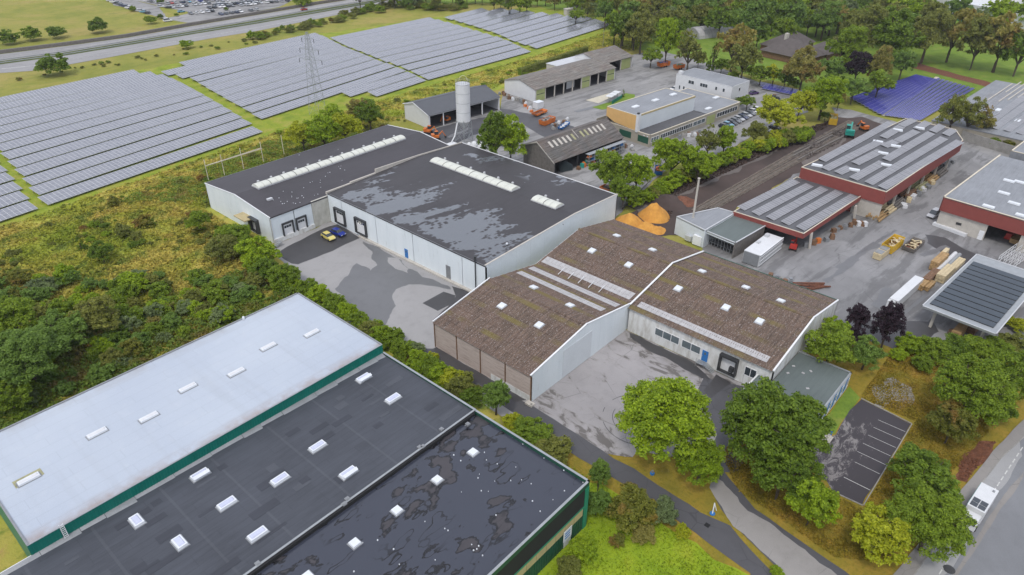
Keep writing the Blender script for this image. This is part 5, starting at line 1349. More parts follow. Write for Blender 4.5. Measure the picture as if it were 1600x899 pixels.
part(r, 'air_unit', M().box(.4, 22.6, WH, 1.8, 24.0, WH + 1.1), 'plastic_white')
# timber shed with clear roof sheets
rot = radians(-5.4); o = (153.6, 119.6)
r = thing('timber_shed', 'dark boarded open shed with steep fibre cement roof and rows of pale roof lights', 'shed', (*o, 0), rot)
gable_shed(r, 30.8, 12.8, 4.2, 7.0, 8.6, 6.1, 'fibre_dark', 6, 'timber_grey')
for i in range(26): part(r, 'wall_board', M().box(-.06, .1 + i * .49, 0, -.01, .5 + i * .49, min(4.2 + .62 * (.1 + i * .49), 8.2 - .42 * max(0, i * .49 - 6.5)) - .3), 'timber_grey')
for i in range(13):
    if i == 6: continue
    x = 3 + i * 1.95; y0, y1 = 3.9, 5.9
    part(r, 'roof_light', M().ext([(x, y0, 4.2 + .6 * (y0 + .35) + .12), (x + .85, y0, 4.2 + .6 * (y0 + .35) + .12), (x + .85, y1, 4.2 + .6 * (y1 + .35) + .12), (x, y1, 4.2 + .6 * (y1 + .35) + .12)], (0, 0, -.06)), 'sheet_mossy' if 4 < i < 9 else 'base_cream')
part(r, 'barge_board', M().ext([(-.42, -.4, 4.15), (-.42, 7, 8.7), (-.42, 13.2, 6.1), (-.42, 13.2, 5.8), (-.42, 7, 8.35), (-.42, -.4, 3.85)], (.08, 0, 0)), 'base_cream')
part(r, 'flue_strip', M().ext([(14.6, 4.2, 7.1), (14.8, 4.2, 7.1), (14.8, 7, 8.8), (14.6, 7, 8.8)], (0, 0, -.1)), 'base_cream')
for x in (.2, 10, 20, 30.3): part(r, 'post', M().box(x, -.1, 0, x + .25, .2, 4.1), 'dark_metal')
rk = thing('storage_rack', 'grey storage racking with orange and yellow goods in front of the boarded shed', 'rack', (*Vector((o[0] + 13 * cos(rot) + 1.8 * sin(rot), o[1] + 13 * sin(rot) - 1.8 * cos(rot))), 0), rot)
part(rk, 'roof', M().box(-.2, -.4, 3.6, 17, 1.2, 3.72), 'galvanised')
for z in (.3, 1.4, 2.5): part(rk, 'shelf', M().box(0, -.2, z, 16.8, 1.1, z + .1), 'galvanised')
for i in range(8): part(rk, 'upright', M().box(i * 2.35, -.25, 0, i * 2.35 + .12, -.1, 3.6), 'galvanised')
rnd = random.Random(4)
goods = ['orange_paint', 'yellow_paint', 'plastic_white', 'grey_metal', 'timber_pale', 'blue_paint', 'dark_metal']
for lv, z in enumerate((.4, 1.5, 2.6)):
    for i in range(9):
        if rnd.random() < .8:
            b = M(); x = .3 + i * 1.85; b.box(-.6, -.4, 0, .6, .4, rnd.uniform(.4, .85)); b.box(-.65, -.45, 0, .65, .45, .1)
            t = part(None, 'crate', b, goods[0] if (lv == 2 and i < 2) else rnd.choice(goods)); p = rk.matrix_world @ Vector((x + .5, .4, z))
            t.location = (rk.location.x + (x + .5) * cos(rot) - .45 * sin(rot), rk.location.y + (x + .5) * sin(rot) + .45 * cos(rot), z + .01); t.rotation_euler = (0, 0, rot)
            tag(t, f"goods crate on the {['lowest', 'middle', 'top'][lv]} rack shelf, {['first', 'second', 'third', 'fourth', 'fifth', 'sixth', 'seventh', 'eighth', 'ninth'][i]} bay from the left", 'crate', 'crates on the storage racking')
# grey blue glass stillage by the shed
x, y = G(878, 270); b = thing('panel_stack', 'fan of grey blue metal sheets standing at the corner of the boarded shed', 'sheets', (x, y, 0), radians(-20))
for i in range(9): part(b, 'sheet', M().ext([(i * .45, -.2, 0), (i * .45 + .35, .3, 0), (i * .45 + .35, .5, 3.1 - abs(i - 3) * .3), (i * .45, 0, 3.3 - abs(i - 3) * .3)], (.03, 1.8, 0)), 'pale_glass')

# silo
x, y = G(725.5, 222); x0, y0 = x, y
r = thing('silo', 'tall white cylindrical silo with cone and braced steel legs', 'silo', (x, y, 0))
b = M(); b.cyl((0, 0, 7.2), (0, 0, 19.0), 2.25, n=28); part(r, 'tank', b, 'plastic_white')
b = M(); b.cyl((0, 0, 4.2), (0, 0, 7.2), .35, 2.25, 28); part(r, 'cone', b, 'pale_metal')
b = M(); b.cyl((0, 0, 19.0), (0, 0, 19.35), 2.25, 1.2, 28); part(r, 'top_cap', b, 'pale_metal')
for z in (10.1, 13.1, 16.1, 18.9): b = M(); b.cyl((0, 0, z), (0, 0, z + .08), 2.3, n=28); part(r, 'hoop', b, 'galvanised')
cs = [(2.0, 2.0), (-2.0, 2.0), (-2.0, -2.0), (2.0, -2.0)]
for (a, c_) in cs: part(r, 'leg', M().cyl((a, c_, 0), (a * .82, c_ * .82, 7.6), .13), 'galvanised')
for i in range(4):
    p, q = cs[i], cs[(i + 1) % 4]; b = M()
    b.cyl((*p, .3), (q[0] * .9, q[1] * .9, 3.6), .05, n=5); b.cyl((*q, .3), (p[0] * .9, p[1] * .9, 3.6), .05, n=5); b.cyl((p[0] * .9, p[1] * .9, 3.6), (q[0] * .9, q[1] * .9, 3.6), .06, n=5)
    b.cyl((p[0] * .9, p[1] * .9, 3.6), (q[0] * .85, q[1] * .85, 6.8), .05, n=5); b.cyl((q[0] * .9, q[1] * .9, 3.6), (p[0] * .85, p[1] * .85, 6.8), .05, n=5); part(r, 'brace', b, 'galvanised')
b = M()
for i in range(20):
    a = 2 * pi * i / 20; a2 = 2 * pi * (i + 1) / 20; p = (2.2 * cos(a), 2.2 * sin(a)); q = (2.2 * cos(a2), 2.2 * sin(a2))
    b.cyl((*p, 19.0), (*p, 20.1), .03, n=4); b.cyl((*p, 20.1), (*q, 20.1), .03, n=4); b.cyl((*p, 19.6), (*q, 19.6), .025, n=4)
part(r, 'railing', b, 'galvanised')
b = M()
for i in range(12):
    a, a2 = pi * i / 12, pi * (i + 1) / 12; b.cyl((1.0 * cos(a) + .6, -.9 * cos(a) + .3, 19.3 + 2.0 * sin(a)), (1.0 * cos(a2) + .6, -.9 * cos(a2) + .3, 19.3 + 2.0 * sin(a2)), .06, n=5)
part(r, 'fill_pipe', b, 'cream_edge')
b = M(); b.cyl((-1.6, 1.2, 6.6), (-4.4, -.2, 3.2), .22, n=8); b.cyl((-4.4, -.2, 3.2), (-7.2, -1.2, 1.6), .2, n=8); part(r, 'discharge_pipe', b, 'plastic_white')
part(r, 'side_ladder', M().box(2.15, -.25, 1, 2.3, -.2, 19).box(2.15, .2, 1, 2.3, .25, 19), 'galvanised')
b = M(); b.box(-8.8, -2.6, 0, -5.6, -.4, 1.8); part(r, 'pump_housing', b, 'plastic_white')
for i, (px, py, rad) in enumerate([(741, 229, 1.2), (753, 233, 1.5), (733, 228, .8), (762, 238, 1.1)]):
    x, y = G(px, py); b = M(); n_ = 12
    for j in range(4):
        a, a2 = pi / 2 * j / 4, pi / 2 * (j + 1) / 4; b.cyl((0, 0, rad * 1.5 * sin(a)), (0, 0, rad * 1.5 * sin(a2)), rad * cos(a) + .02, rad * cos(a2) + .02, n_)
    t = tag(part(None, 'covered_heap', b, 'plastic_white'), ['white sheeted heap touching the silo legs', 'largest white sheeted heap between the silo and the leafy tree', 'smallest white sheeted heap under the silo', 'white sheeted heap half hidden by the tree right of the silo'][i], 'heap'); t.location = (x, y, 0)
# pylon
x, y = G(497, 178)
r = thing('pylon', 'grey steel lattice electricity pylon standing at the front of the solar field', 'pylon', (x, y, 0), radians(20))
H_ = 28.3
def pw(z): return 1.9 * (1 - z / H_) ** .8 + .28
zs = [0, 3.4, 6.6, 9.6, 12.3, 14.8, 17.0, 19, 20.8, 22.4, 23.9, 25.3, 26.5, 27.5, 28.3]
for a, c_ in ((1, 1), (-1, 1), (-1, -1), (1, -1)):
    b = M()
    for z0, z1 in zip(zs[:-1], zs[1:]): b.cyl((a * pw(z0), c_ * pw(z0), z0), (a * pw(z1), c_ * pw(z1), z1), .065, n=4)
    part(r, 'leg', b, 'galvanised')
for f_ in range(4):
    b = M(); cc = ((1, 1), (-1, 1), (-1, -1), (1, -1)); p, q = cc[f_], cc[(f_ + 1) % 4]
    for z0, z1 in zip(zs[:-1], zs[1:]):
        b.cyl((p[0] * pw(z0), p[1] * pw(z0), z0), (q[0] * pw(z1), q[1] * pw(z1), z1), .032, n=4); b.cyl((q[0] * pw(z0), q[1] * pw(z0), z0), (p[0] * pw(z1), p[1] * pw(z1), z1), .032, n=4)
    part(r, 'lattice_face', b, 'galvanised')
for z, wd in ((19.0, 4.6), (22.4, 3.8), (26.0, 2.4)):
    for sg in (1, -1):
        b = M(); b.cyl((0, sg * .4, z), (0, sg * wd, z + .15), .07, n=4); b.cyl((0, sg * .4, z + 1.2), (0, sg * wd, z + .2), .06, n=4); b.cyl((.4, sg * .4, z), (0, sg * wd, z + .15), .05, n=4)
        for t in (.4, .7): b.cyl((0, sg * wd * t, z + .05), (0, sg * wd * t, z + 1.2 * (1 - t)), .04, n=4)
        arm = part(r, 'cross_arm', b, 'galvanised'); part(arm, 'insulator', M().cyl((0, sg * wd, z + .1), (0, sg * wd, z - 1.3), .1, n=6), 'dark_metal')
for i, (px, py) in enumerate([(410, 245), (442, 234), (327, 286)][:0]): pass
# pole frame behind the left warehouse
x, y = G(327, 286)
r = thing('pole_frame', 'row of thin pale poles joined by a top rail behind the left warehouse', 'frame', (x, y, 0), radians(1))
for i, dx in enumerate((0, 5.1, 11.4, 18.2, 25.6)):
    part(r, 'pole', M().cyl((dx, .2 * i, 0), (dx, .2 * i, 7.0), .1, n=6), 'cream_edge')
part(r, 'top_rail', M().box(0, -.05, 5.0, 18.2, .05, 5.2).ext([(0, 0, 5.0), (18.2, .6, 5.0), (18.2, .6, 5.2), (0, 0, 5.2)], (0, .1, 0)), 'cream_edge')
b = M(); x, y = G(942, 74); b.cyl((0, 0, 0), (0, 0, 8), .09, n=6); t = tag(part(None, 'mast', b, 'grey_metal'), 'thin dark mast behind the ridge of the brown garages', 'mast'); t.location = (x, y, 0)
# pale concrete strip walls and yard wall of the depot
p, q = G(843, 207, .5), G(955, 172, .5)
def lowwall(name, label, p, q, h=.9, w=.3, mat='base_cream', cat='wall'):
    L = hypot(q[0] - p[0], q[1] - p[1]); t = tag(part(None, name, M().box(0, -w / 2, 0, L, w / 2, h), mat), label, cat); t.location = (*p, 0); t.rotation_euler = (0, 0, atan2(q[1] - p[1], q[0] - p[0])); return t
lowwall('retaining_wall', 'low pale concrete wall running behind the boarded shed', (171, 141), (196, 136.5), .8, .5)
lowwall('retaining_wall', 'low wall along the back edge of the middle warehouse', (143.5, 93), (143.5, 140), .8, .3, 'kerb')
lowwall('retaining_wall', 'grey kerb wall between the depot yard and the hedge', (149, 92.5), (170, 97), .4, .3, 'kerb')

# far right flats, warehouse, house, tunnel
rot = radians(-4); o = G(1395, 213)
r = thing('flat_roofed_hall', 'wide grey flat roofed hall with pale roof strips beyond the side road', 'hall', (*G(1520, 222), 0), rot)
o = G(1520, 222); 
part(r, 'roof', M().box(0, -70, 3.7, 70, 14, 4.0), 'felt_office')
part(r, 'wall', M().box(.1, -69.9, 0, 69.9, 13.9, 3.68), 'beige_wall')
for s4 in [(1537, 200, 1600, 152), (1553, 202, 1610, 160), (1573, 206, 1640, 155), (1592, 210, 1660, 165), (1522, 170, 1550, 148), (1540, 172, 1572, 146)]: roofpanel(r, *s4, 4.0, 2.2, o, rot)
for px, py in [(1590, 189), (1560, 172)]:
    (x, y), = local([G(px, py, 4.2)], o, rot); skylight(r, x, y, 4.0, 3, 1.4, 'skylight_white', None, .4)
for i in range(5):
    (x, y), = local([G(1530 + 15 * i, 165 - 3 * i, 4.2)], o, rot); part(r, 'roof_edge', M().box(x, y - .2, 4.0, x + 40, y + .2, 4.3), 'base_cream')
lowwall('concrete_wall', 'long grey concrete wall along the side road below the flat roofed hall', G(1500, 218), G(1640, 262), 3.0, .3, 'kerb')
o = G(1450, 20)
r = thing('distribution_hall', 'huge pale grey hall with teal base strip at the top right', 'hall', (*G(1452, 22), 0), radians(-28))
part(r, 'wall', M().box(0, -120, 0, 90, 0, 3.0), 'teal_cladding'); part(r, 'roof', M().box(-.3, -120.3, 3.0, 90.3, .3, 9.5), 'plastic_white')
x, y = G(1237, 92)
r = thing('hip_roofed_house', 'large house with several dark brown hipped roofs among the trees', 'house', (x, y, 0), radians(-10))
def hip(cx, cy, lx, ly, z0, z1):
    m_ = min(lx, ly) / 2; vs = [(cx - lx / 2, cy - ly / 2, z0), (cx + lx / 2, cy - ly / 2, z0), (cx + lx / 2, cy + ly / 2, z0), (cx - lx / 2, cy + ly / 2, z0)]
    if lx > ly: vs += [(cx - lx / 2 + m_, cy, z1), (cx + lx / 2 - m_, cy, z1)]; fs = [(0, 1, 5, 4), (1, 2, 5), (2, 3, 4, 5), (3, 0, 4), (3, 2, 1, 0)]
    else: vs += [(cx, cy - ly / 2 + m_, z1), (cx, cy + ly / 2 - m_, z1)]; fs = [(0, 1, 4), (1, 2, 5, 4), (2, 3, 5), (3, 0, 4, 5), (3, 2, 1, 0)]
    part(r, 'roof', M().add(vs, fs), 'house_slate'); part(r, 'wall', M().box(cx - lx / 2 + .8, cy - ly / 2 + .8, 0, cx + lx / 2 - .8, cy + ly / 2 - .8, z0 + .05), 'brown_timber')
hip(0, 0, 17, 24, 3, 8.5); hip(14, 12, 26, 14, 2.9, 7.5); hip(16, -6, 16, 13, 2.8, 6.8)
part(r, 'chimney', M().box(1, 5, 6, 2.6, 6.4, 10), 'base_cream')
x, y = G(1092, 62); 
r = thing('greenhouse_tunnel', 'round topped pale greenhouse tunnel on the lawn behind the trees', 'greenhouse', (x, y, 0), radians(-22))
b = M(); n_ = 10; vs = []
for xx in (0, 34):
    for i in range(n_ + 1): a = pi * i / n_; vs.append((xx, 6 - 6 * cos(a), 4.6 * sin(a)))
b.add(vs, [(i, i + 1, n_ + 2 + i, n_ + 1 + i) for i in range(n_)] + [tuple(range(n_ + 1)), tuple(range(n_ + 1, 2 * n_ + 2))]); part(r, 'cover', b, 'sheet_clear')
for k in range(9):
    b = M(); vs = []
    for xx in (k * 4.2, k * 4.2 + .3):
        for i in range(n_ + 1): a = pi * i / n_; vs.append((xx, 6 - 6.06 * cos(a), 4.66 * sin(a)))
    b.add(vs, [(i, i + 1, n_ + 2 + i, n_ + 1 + i) for i in range(n_)]); part(r, 'hoop', b, 'grey_metal')
x, y = G(886, 25); b = M(); b.box(0, 0, 0, 12, 3, 3.2); b.box(-.2, -.2, 3.2, 12.2, 3.2, 3.5)
t = tag(part(None, 'transformer_cabin', b, 'base_cream'), 'small pale cabin beyond the far solar field against the wood', 'cabin'); t.location = (x, y, 0); t.rotation_euler = (0, 0, -.2)

# ================================================================== VEHICLES AND YARD GOODS
def loft(mb, rings):
    n = len(rings[0]); o = len(mb.v); vs = [p for r_ in rings for p in r_]; fs = []
    for k in range(len(rings) - 1):
        for i in range(n): fs.append((k * n + i, k * n + (i + 1) % n, (k + 1) * n + (i + 1) % n, (k + 1) * n + i))
    fs.append(tuple(range(n - 1, -1, -1))); fs.append(tuple((len(rings) - 1) * n + i for i in range(n)))
    return mb.add(vs, fs)
def car_meshes(L=4.2, Wd=1.75, H=1.45, van=False):
    w = Wd / 2; b = M()
    prof = [(-L / 2, .45, .62), (-L / 2 + .08, .35, .85), (-L / 2 + .9, .30, .92), (L / 2 - 1.1, .30, .92), (L / 2 - .2, .35, .74), (L / 2, .45, .6)]
    rings = [[(x, -w * (.88 if i in (0, 5) else 1), z0), (x, w * (.88 if i in (0, 5) else 1), z0), (x, w * (.82 if i in (0, 5) else .96), z1), (x, -w * (.82 if i in (0, 5) else .96), z1)] for i, (x, z0, z1) in enumerate(prof)]
    loft(b, rings)
    xr = -L / 2 + (.15 if van else .35); xf = L / 2 - 1.15
    rf = M(); loft(rf, [[(xr + .35, -w * .74, H - .06), (xr + .35, w * .74, H - .06), (xr + .4, w * .68, H), (xr + .4, -w * .68, H)], [(xf - .75, -w * .74, H - .06), (xf - .75, w * .74, H - .06), (xf - .8, w * .68, H), (xf - .8, -w * .68, H)]])
    g = M(); g.add([(xr, -w * .9, .9), (xf, -w * .9, .9), (xf, w * .9, .9), (xr, w * .9, .9), (xr + .35, -w * .73, H - .05), (xf - .75, -w * .73, H - .05), (xf - .75, w * .73, H - .05), (xr + .35, w * .73, H - .05)], [(0, 1, 5, 4), (1, 2, 6, 5), (2, 3, 7, 6), (3, 0, 4, 7)])
    wh = M().cyl((0, -.11, 0), (0, .11, 0), .31, n=10)
    lp = M().box(-.03, -.18, -.07, .03, .18, .07)
    out = []
    for nm, m_, mt in (('body', b, 'car'), ('roof', rf, 'car'), ('glass', g, 'dark_glass'), ('wheel', wh, 'tyre'), ('headlight', lp, 'skylight_white')):
        me = m_.mesh(nm); me.materials.append(None if mt == 'car' else MT[mt]); out.append(me)
    return out
CM = car_meshes(); CMV = car_meshes(4.6, 1.9, 1.9, True)
CARC = {'yellow': (.62, .52, .14), 'blue': (.012, .03, .25), 'dark': (.02, .022, .028), 'silver': (.42, .43, .45), 'white': (.68, .68, .68), 'red': (.42, .03, .02), 'grey': (.12, .125, .135), 'navy': (.02, .03, .08), 'light blue': (.12, .30, .42), 'purple': (.08, .04, .14)}
for k, v in CARC.items():
    n = NB('paint_' + k); n.b.inputs['Coat Weight'].default_value = .6; MT['paint_' + k] = n.fin(v, .35, 0, .5)
def car(px, py, rot, col, label, cat='car', group=None, van=False, far=False):
    x, y = G(px, py, .6); t = thing('parked_car' if cat == 'car' else cat, label, cat, (x, y, .03), rot, group)
    ms = CMV if van else CM; L = 4.6 if van else 4.2; w = .83
    def pt(nm, me, loc=(0, 0, 0), paint=False):
        o_ = bpy.data.objects.new(nm, me); COL.objects.link(o_); o_.parent = t; o_.location = loc
        if paint: o_.material_slots[0].link = 'OBJECT'; o_.material_slots[0].material = MT['paint_' + col]
        return o_
    pt('body', ms[0], paint=True); pt('roof', ms[1], paint=True); pt('window', ms[2])
    if not far:
        for sx in (-1.3, 1.3):
            for sy in (-w, w): pt('wheel', ms[3], (sx, sy, .31))
        for sy in (-.55, .55): pt('headlight', ms[4], (L / 2 - .02, sy, .62))
    return t
car(513, 369.5, radians(-93), 'yellow', 'yellow hatchback parked by the loading docks')
car(528, 363.5, radians(-85), 'blue', 'deep blue hatchback parked next to the yellow car by the loading docks')
rowc = [((1134, 196), 'dark', 'dark car nearest the hedge end of the office car row'), ((1146, 195), 'light blue', 'pale blue car second in the row beside the office'), ((1147, 189), 'dark', 'dark car third in the row beside the office'), ((1158, 188), 'grey', 'grey car fourth in the row beside the office'), ((1164, 184.5), 'silver', 'silver car fifth in the row beside the office'), ((1168, 181), 'navy', 'navy car sixth in the row beside the office'), ((1174, 180), 'silver', 'silver car seventh in the row beside the office'), ((1178, 177), 'grey', 'grey car eighth in the row beside the office'), ((1180, 173.5), 'white', 'white car ninth in the row beside the office'), ((1184, 172), 'white', 'white car at the far end of the row beside the office')]
for i, (p, c_, l_) in enumerate(rowc): car(1132 + i * 5.7, 197.5 - i * 2.95, radians(-97), c_, l_, group='cars parked in a row beside the office')
car(1178, 145, radians(-20), 'purple', 'dark purple car parked alone behind the white office')
car(1210, 153, radians(-60), 'dark', 'black car parked at the corner behind the yellow green tree')
car(1198, 203, radians(-95), 'silver', 'silver car half hidden under the yellow tree')
car(1211, 199, radians(-95), 'dark', 'dark car half hidden under the yellow tree')
car(1053, 139, radians(175), 'white', 'white car tucked behind the left end of the white office')
car(1459, 335, radians(170), 'silver', 'pale grey van parked at the corner of the red and cream hall', 'van', van=True)
car(459 + 16, 14.5, radians(-5), 'red', 'red car driving along the far carriageway of the motorway')
# far car park
rnd = random.Random(12)
CW = ['dark', 'silver', 'white', 'grey', 'navy', 'light blue', 'red', 'blue']
def carline(p, q, n, rot, where):
    for i in range(n):
        t = (i + rnd.uniform(-.12, .12)) / max(1, n - 1); px = p[0] + (q[0] - p[0]) * t; py = p[1] + (q[1] - p[1]) * t
        if rnd.random() < .1: continue
        c_ = rnd.choices(CW, (8, 6, 5, 6, 4, 2, 1.2, 1))[0]
        car(px, py, rot + rnd.choice((0, pi)), c_, f'{"black" if c_ == "dark" else c_} car {where}', group='cars in the far car park', far=True)
carline((298, 21), (332, 17), 5, radians(-92), 'in the nearest short row of the far car park')
carline((327, 12), (398, 6), 11, radians(-92), 'in the second row of the far car park')
carline((252, 10), (262, 11.5), 2, radians(-60), 'at the left end of the upper car park row')
carline((270, 11), (325, 5), 9, radians(-92), 'in the upper middle row of the far car park')
carline((228, 1), (250, 4), 4, radians(-92), 'in the top left row of the far car park')
carline((290, 3), (345, -1), 8, radians(-92), 'in the topmost row of the far car park')
carline((340, 4), (410, -1), 10, radians(-92), 'in the upper right row of the far car park')
carline((172, 1), (205, 13), 8, radians(-55), 'along the grass edge of the far car park')
carline((205, 13), (230, 20), 5, radians(-55), 'near the bushes at the edge of the far car park')
carline((262, 5), (300, 2), 8, radians(-92), 'in the upper left row of the far car park')
carline((335, 8), (400, 2.5), 12, radians(-92), 'in the middle right row of the far car park')
carline((345, 22), (400, 15), 8, radians(-92), 'in the near right row of the far car park')
carline((400, 5), (448, 1), 7, radians(-92), 'in the right corner row of the far car park')
car(262, 32, radians(-5), 'white', 'white van alone at the near edge of the far car park', 'van', van=True)
car(283, 18, radians(-5), 'light blue', 'turquoise car alone on the far car park aisle')
# lorry on the street
x, y = G(1527, 795, 1.4)
t = thing('box_van', 'white box van with blue side driving along the street', 'van', (x, y, .03), radians(-5))
part(t, 'box_body', M().box(-3.6 + 1.5, -1.15, .75, 3.9, 1.15, 3.0), 'plastic_white')
part(t, 'side_panel', M().box(-2.05, 1.15, .8, 3.85, 1.19, 2.95), 'light' if False else 'teal_paint')
cb = M(); loft(cb, [[(-3.9, -1.0, .5), (-3.9, 1.0, .5), (-3.8, 1.0, 1.3), (-3.8, -1.0, 1.3)], [(-3.3, -1.05, .5), (-3.3, 1.05, .5), (-3.2, .95, 2.1), (-3.2, -.95, 2.1)], [(-2.15, -1.05, .5), (-2.15, 1.05, .5), (-2.15, .95, 2.3), (-2.15, -.95, 2.3)]]); part(t, 'cab', cb, 'plastic_white')
part(t, 'windscreen', M().add([(-3.84, -.85, 1.4), (-3.84, .85, 1.4), (-3.3, .82, 2.1), (-3.3, -.82, 2.1)], [(0, 1, 2, 3)]).v and M().ext([(-3.86, -.85, 1.35), (-3.86, .85, 1.35), (-3.28, .82, 2.12), (-3.28, -.82, 2.12)], (-.05, 0, .03)), 'dark_glass')
for i in range(4): part(t, 'solar_module', M().box(-1.8 + (i % 2) * 1.0, -.95 + (i // 2) * 1.0, 3.0, -.9 + (i % 2) * 1.0, -.05 + (i // 2) * 1.0, 3.05), 'dark_glass')
part(t, 'roof_vent_or_glint', M().box(3.0, -.8, 3.0, 3.4, -.5, 3.1), 'grey_metal')
for sx in (-3.0, 2.4):
    for sy in (-1.0, 1.0): part(t, 'wheel', M().cyl((sx, sy - .13, .42), (sx, sy + .13, .42), .42, n=12), 'tyre')

def pack(px, py, L, Wd, H, rot, mat, name, label, cat, layers=3, z=0, cols=1, group=None):
    """bundle of sawn timber on bearers: every layer its own board course"""
    x, y = G(px, py, z + H / 2); t = thing(name, label, cat, (x, y, z), rot, group)
    part(t, 'bearer', M().box(-L * .35, -Wd / 2, 0, -L * .35 + .15, Wd / 2, .12), 'timber_grey'); part(t, 'bearer', M().box(L * .35, -Wd / 2, 0, L * .35 + .15, Wd / 2, .12), 'timber_grey')
    rn = random.Random(int(px * 7 + py))
    for k in range(layers):
        h = (H - .12) / layers
        for c_ in range(cols):
            w0 = -Wd / 2 + Wd * c_ / cols + .02; w1 = -Wd / 2 + Wd * (c_ + 1) / cols - .02; e = rn.uniform(-.12, .12)
            part(t, 'board', M().box(-L / 2 + e, w0, .12 + h * k + .015, L / 2 + e, w1, .12 + h * (k + 1) - .015), mat)
    return t
R5 = radians(-5)
pack(1415, 457, 13.5, 1.9, 2.2, R5, 'plastic_white', 'wrapped_timber_pack', 'long white wrapped timber pack pointing at the dark purple trees', 'timber pack', 3)
pack(1404, 464, 9.5, 1.3, 1.9, R5, 'plastic_white', 'wrapped_timber_pack', 'shorter white wrapped timber pack beside the longest one', 'timber pack', 2)
pack(1443, 444, 4.5, 1.4, 1.3, R5, 'timber', 'timber_pack', 'small orange brown timber pack beyond the white wrapped packs', 'timber pack', 4, cols=3)
pack(1455, 432, 6.5, 1.5, 1.5, R5, 'brown_timber', 'timber_pack', 'brown timber pack between the white packs and the tall orange pack', 'timber pack', 4, cols=3)
pack(1467, 409, 6.5, 1.7, 2.4, R5, 'timber', 'timber_pack', 'tall orange timber pack nearest the drive of the red hall', 'timber pack', 5, cols=3)
pack(1475, 397, 3.5, .9, 1.9, R5, 'timber_pale', 'timber_pack', 'thin pale timber pack at the end of the tall orange pack', 'timber pack', 4)
pack(1477, 428, 6.5, 1.9, 2.0, R5, 'timber_pale', 'timber_pack', 'pale cream timber pack beside the striped canopy', 'timber pack', 5, cols=3)
pack(1495, 414, 6.5, 1.5, 1.2, R5, 'timber_pale', 'timber_pack', 'low pale timber pack at the upper corner of the striped canopy', 'timber pack', 3, cols=3)
pack(1450, 446, 4.0, 1.7, 1.0, R5, 'timber', 'timber_pack', 'low orange timber pack lying nearest the purple trees', 'timber pack', 3, cols=4)
x, y = G(1480, 412, 1); t = thing('foil_wrapped_bundle', 'long silver foil wrapped bundle between the orange and pale timber packs', 'bundle', (x, y, 0), R5)
part(t, 'bearer', M().box(-5, -.6, 0, -4.8, .6, .3), 'timber_grey')
for s_ in (-.45, .45): part(t, 'roll', M().cyl((-7, s_, .8), (7, s_ + .1, .8), .5, n=10), 'galvanised' if s_ < 0 else 'plastic_white')
def skip(px, py, L, Wd, H, rot, mat, name, label, load='timber', cat='skip', z=0.05, wheels=False):
    x, y = G(px, py, H * .6); t = thing(name, label, cat, (x, y, z), rot); e = .35; zb = .5 if wheels else .12
    b = M(); b.ext([(-L / 2 + e, -Wd / 2, zb), (L / 2 - e, -Wd / 2, zb), (L / 2, -Wd / 2, H), (-L / 2, -Wd / 2, H)], (0, .08, 0)); part(t, 'side_wall', b, mat)
    b = M(); b.ext([(-L / 2 + e, Wd / 2 - .08, zb), (L / 2 - e, Wd / 2 - .08, zb), (L / 2, Wd / 2 - .08, H), (-L / 2, Wd / 2 - .08, H)], (0, .08, 0)); part(t, 'side_wall', b, mat)
    for s_ in (-1, 1):
        b = M(); b.ext([(s_ * (L / 2 - e), -Wd / 2 + .08, zb), (s_ * (L / 2 - e), Wd / 2 - .08, zb), (s_ * L / 2, Wd / 2 - .08, H), (s_ * L / 2, -Wd / 2 + .08, H)], (-s_ * .08, 0, 0)); part(t, 'end_wall', b, mat)
    part(t, 'floor', M().box(-L / 2 + e, -Wd / 2 + .08, zb, L / 2 - e, Wd / 2 - .08, zb + .1), 'rust')
    for i in range(5):
        xx = -L / 2 + e + .2 + (L - 2 * e - .4) * i / 4; part(t, 'rib', M().box(xx - .05, -Wd / 2 - .06, zb + .05, xx + .05, -Wd / 2, H - .05), mat)
    if load:
        rn = random.Random(int(px)); b = M()
        for i in range(26): b.obox(rn.uniform(-L / 2 + .8, L / 2 - .8), rn.uniform(-Wd / 2 + .4, Wd / 2 - .4), rn.uniform(zb + .3, H + .05), rn.uniform(.4, 1.6), rn.uniform(.15, .5), rn.uniform(.1, .3), rn.uniform(0, 3), rn.uniform(-.4, .4))
        part(t, 'load', b, load, 'stuff')
    if wheels:
        for sx in (-.6, .6):
            for sy in (-Wd / 2 + .1, Wd / 2 - .1): part(t, 'wheel', M().cyl((sx, sy - .12, .4), (sx, sy + .12, .4), .4, n=10), 'tyre')
    return t
skip(1395, 381, 7.2, 2.6, 2.2, R5, 'yellow_paint', 'waste_skip', 'yellow open skip full of wood offcuts in the middle of the timber yard', 'timber_pale')
skip(1427, 383, 6.8, 2.8, 1.2, R5, 'timber_grey', 'waste_skip', 'low grey open skip loaded with planks right of the yellow skip', 'timber_pale')
t = pack(1377, 396, 5, 1.9, 1.7, R5, 'timber_pale', 'covered_box', 'pale box stack with grey lids in front of the yellow skip', 'boxes', 3)
for xx in (-1.3, 1.3): part(t, 'lid', M().box(xx - 1.0, -.8, 1.7, xx + 1.0, .8, 1.85), 'grey_metal')

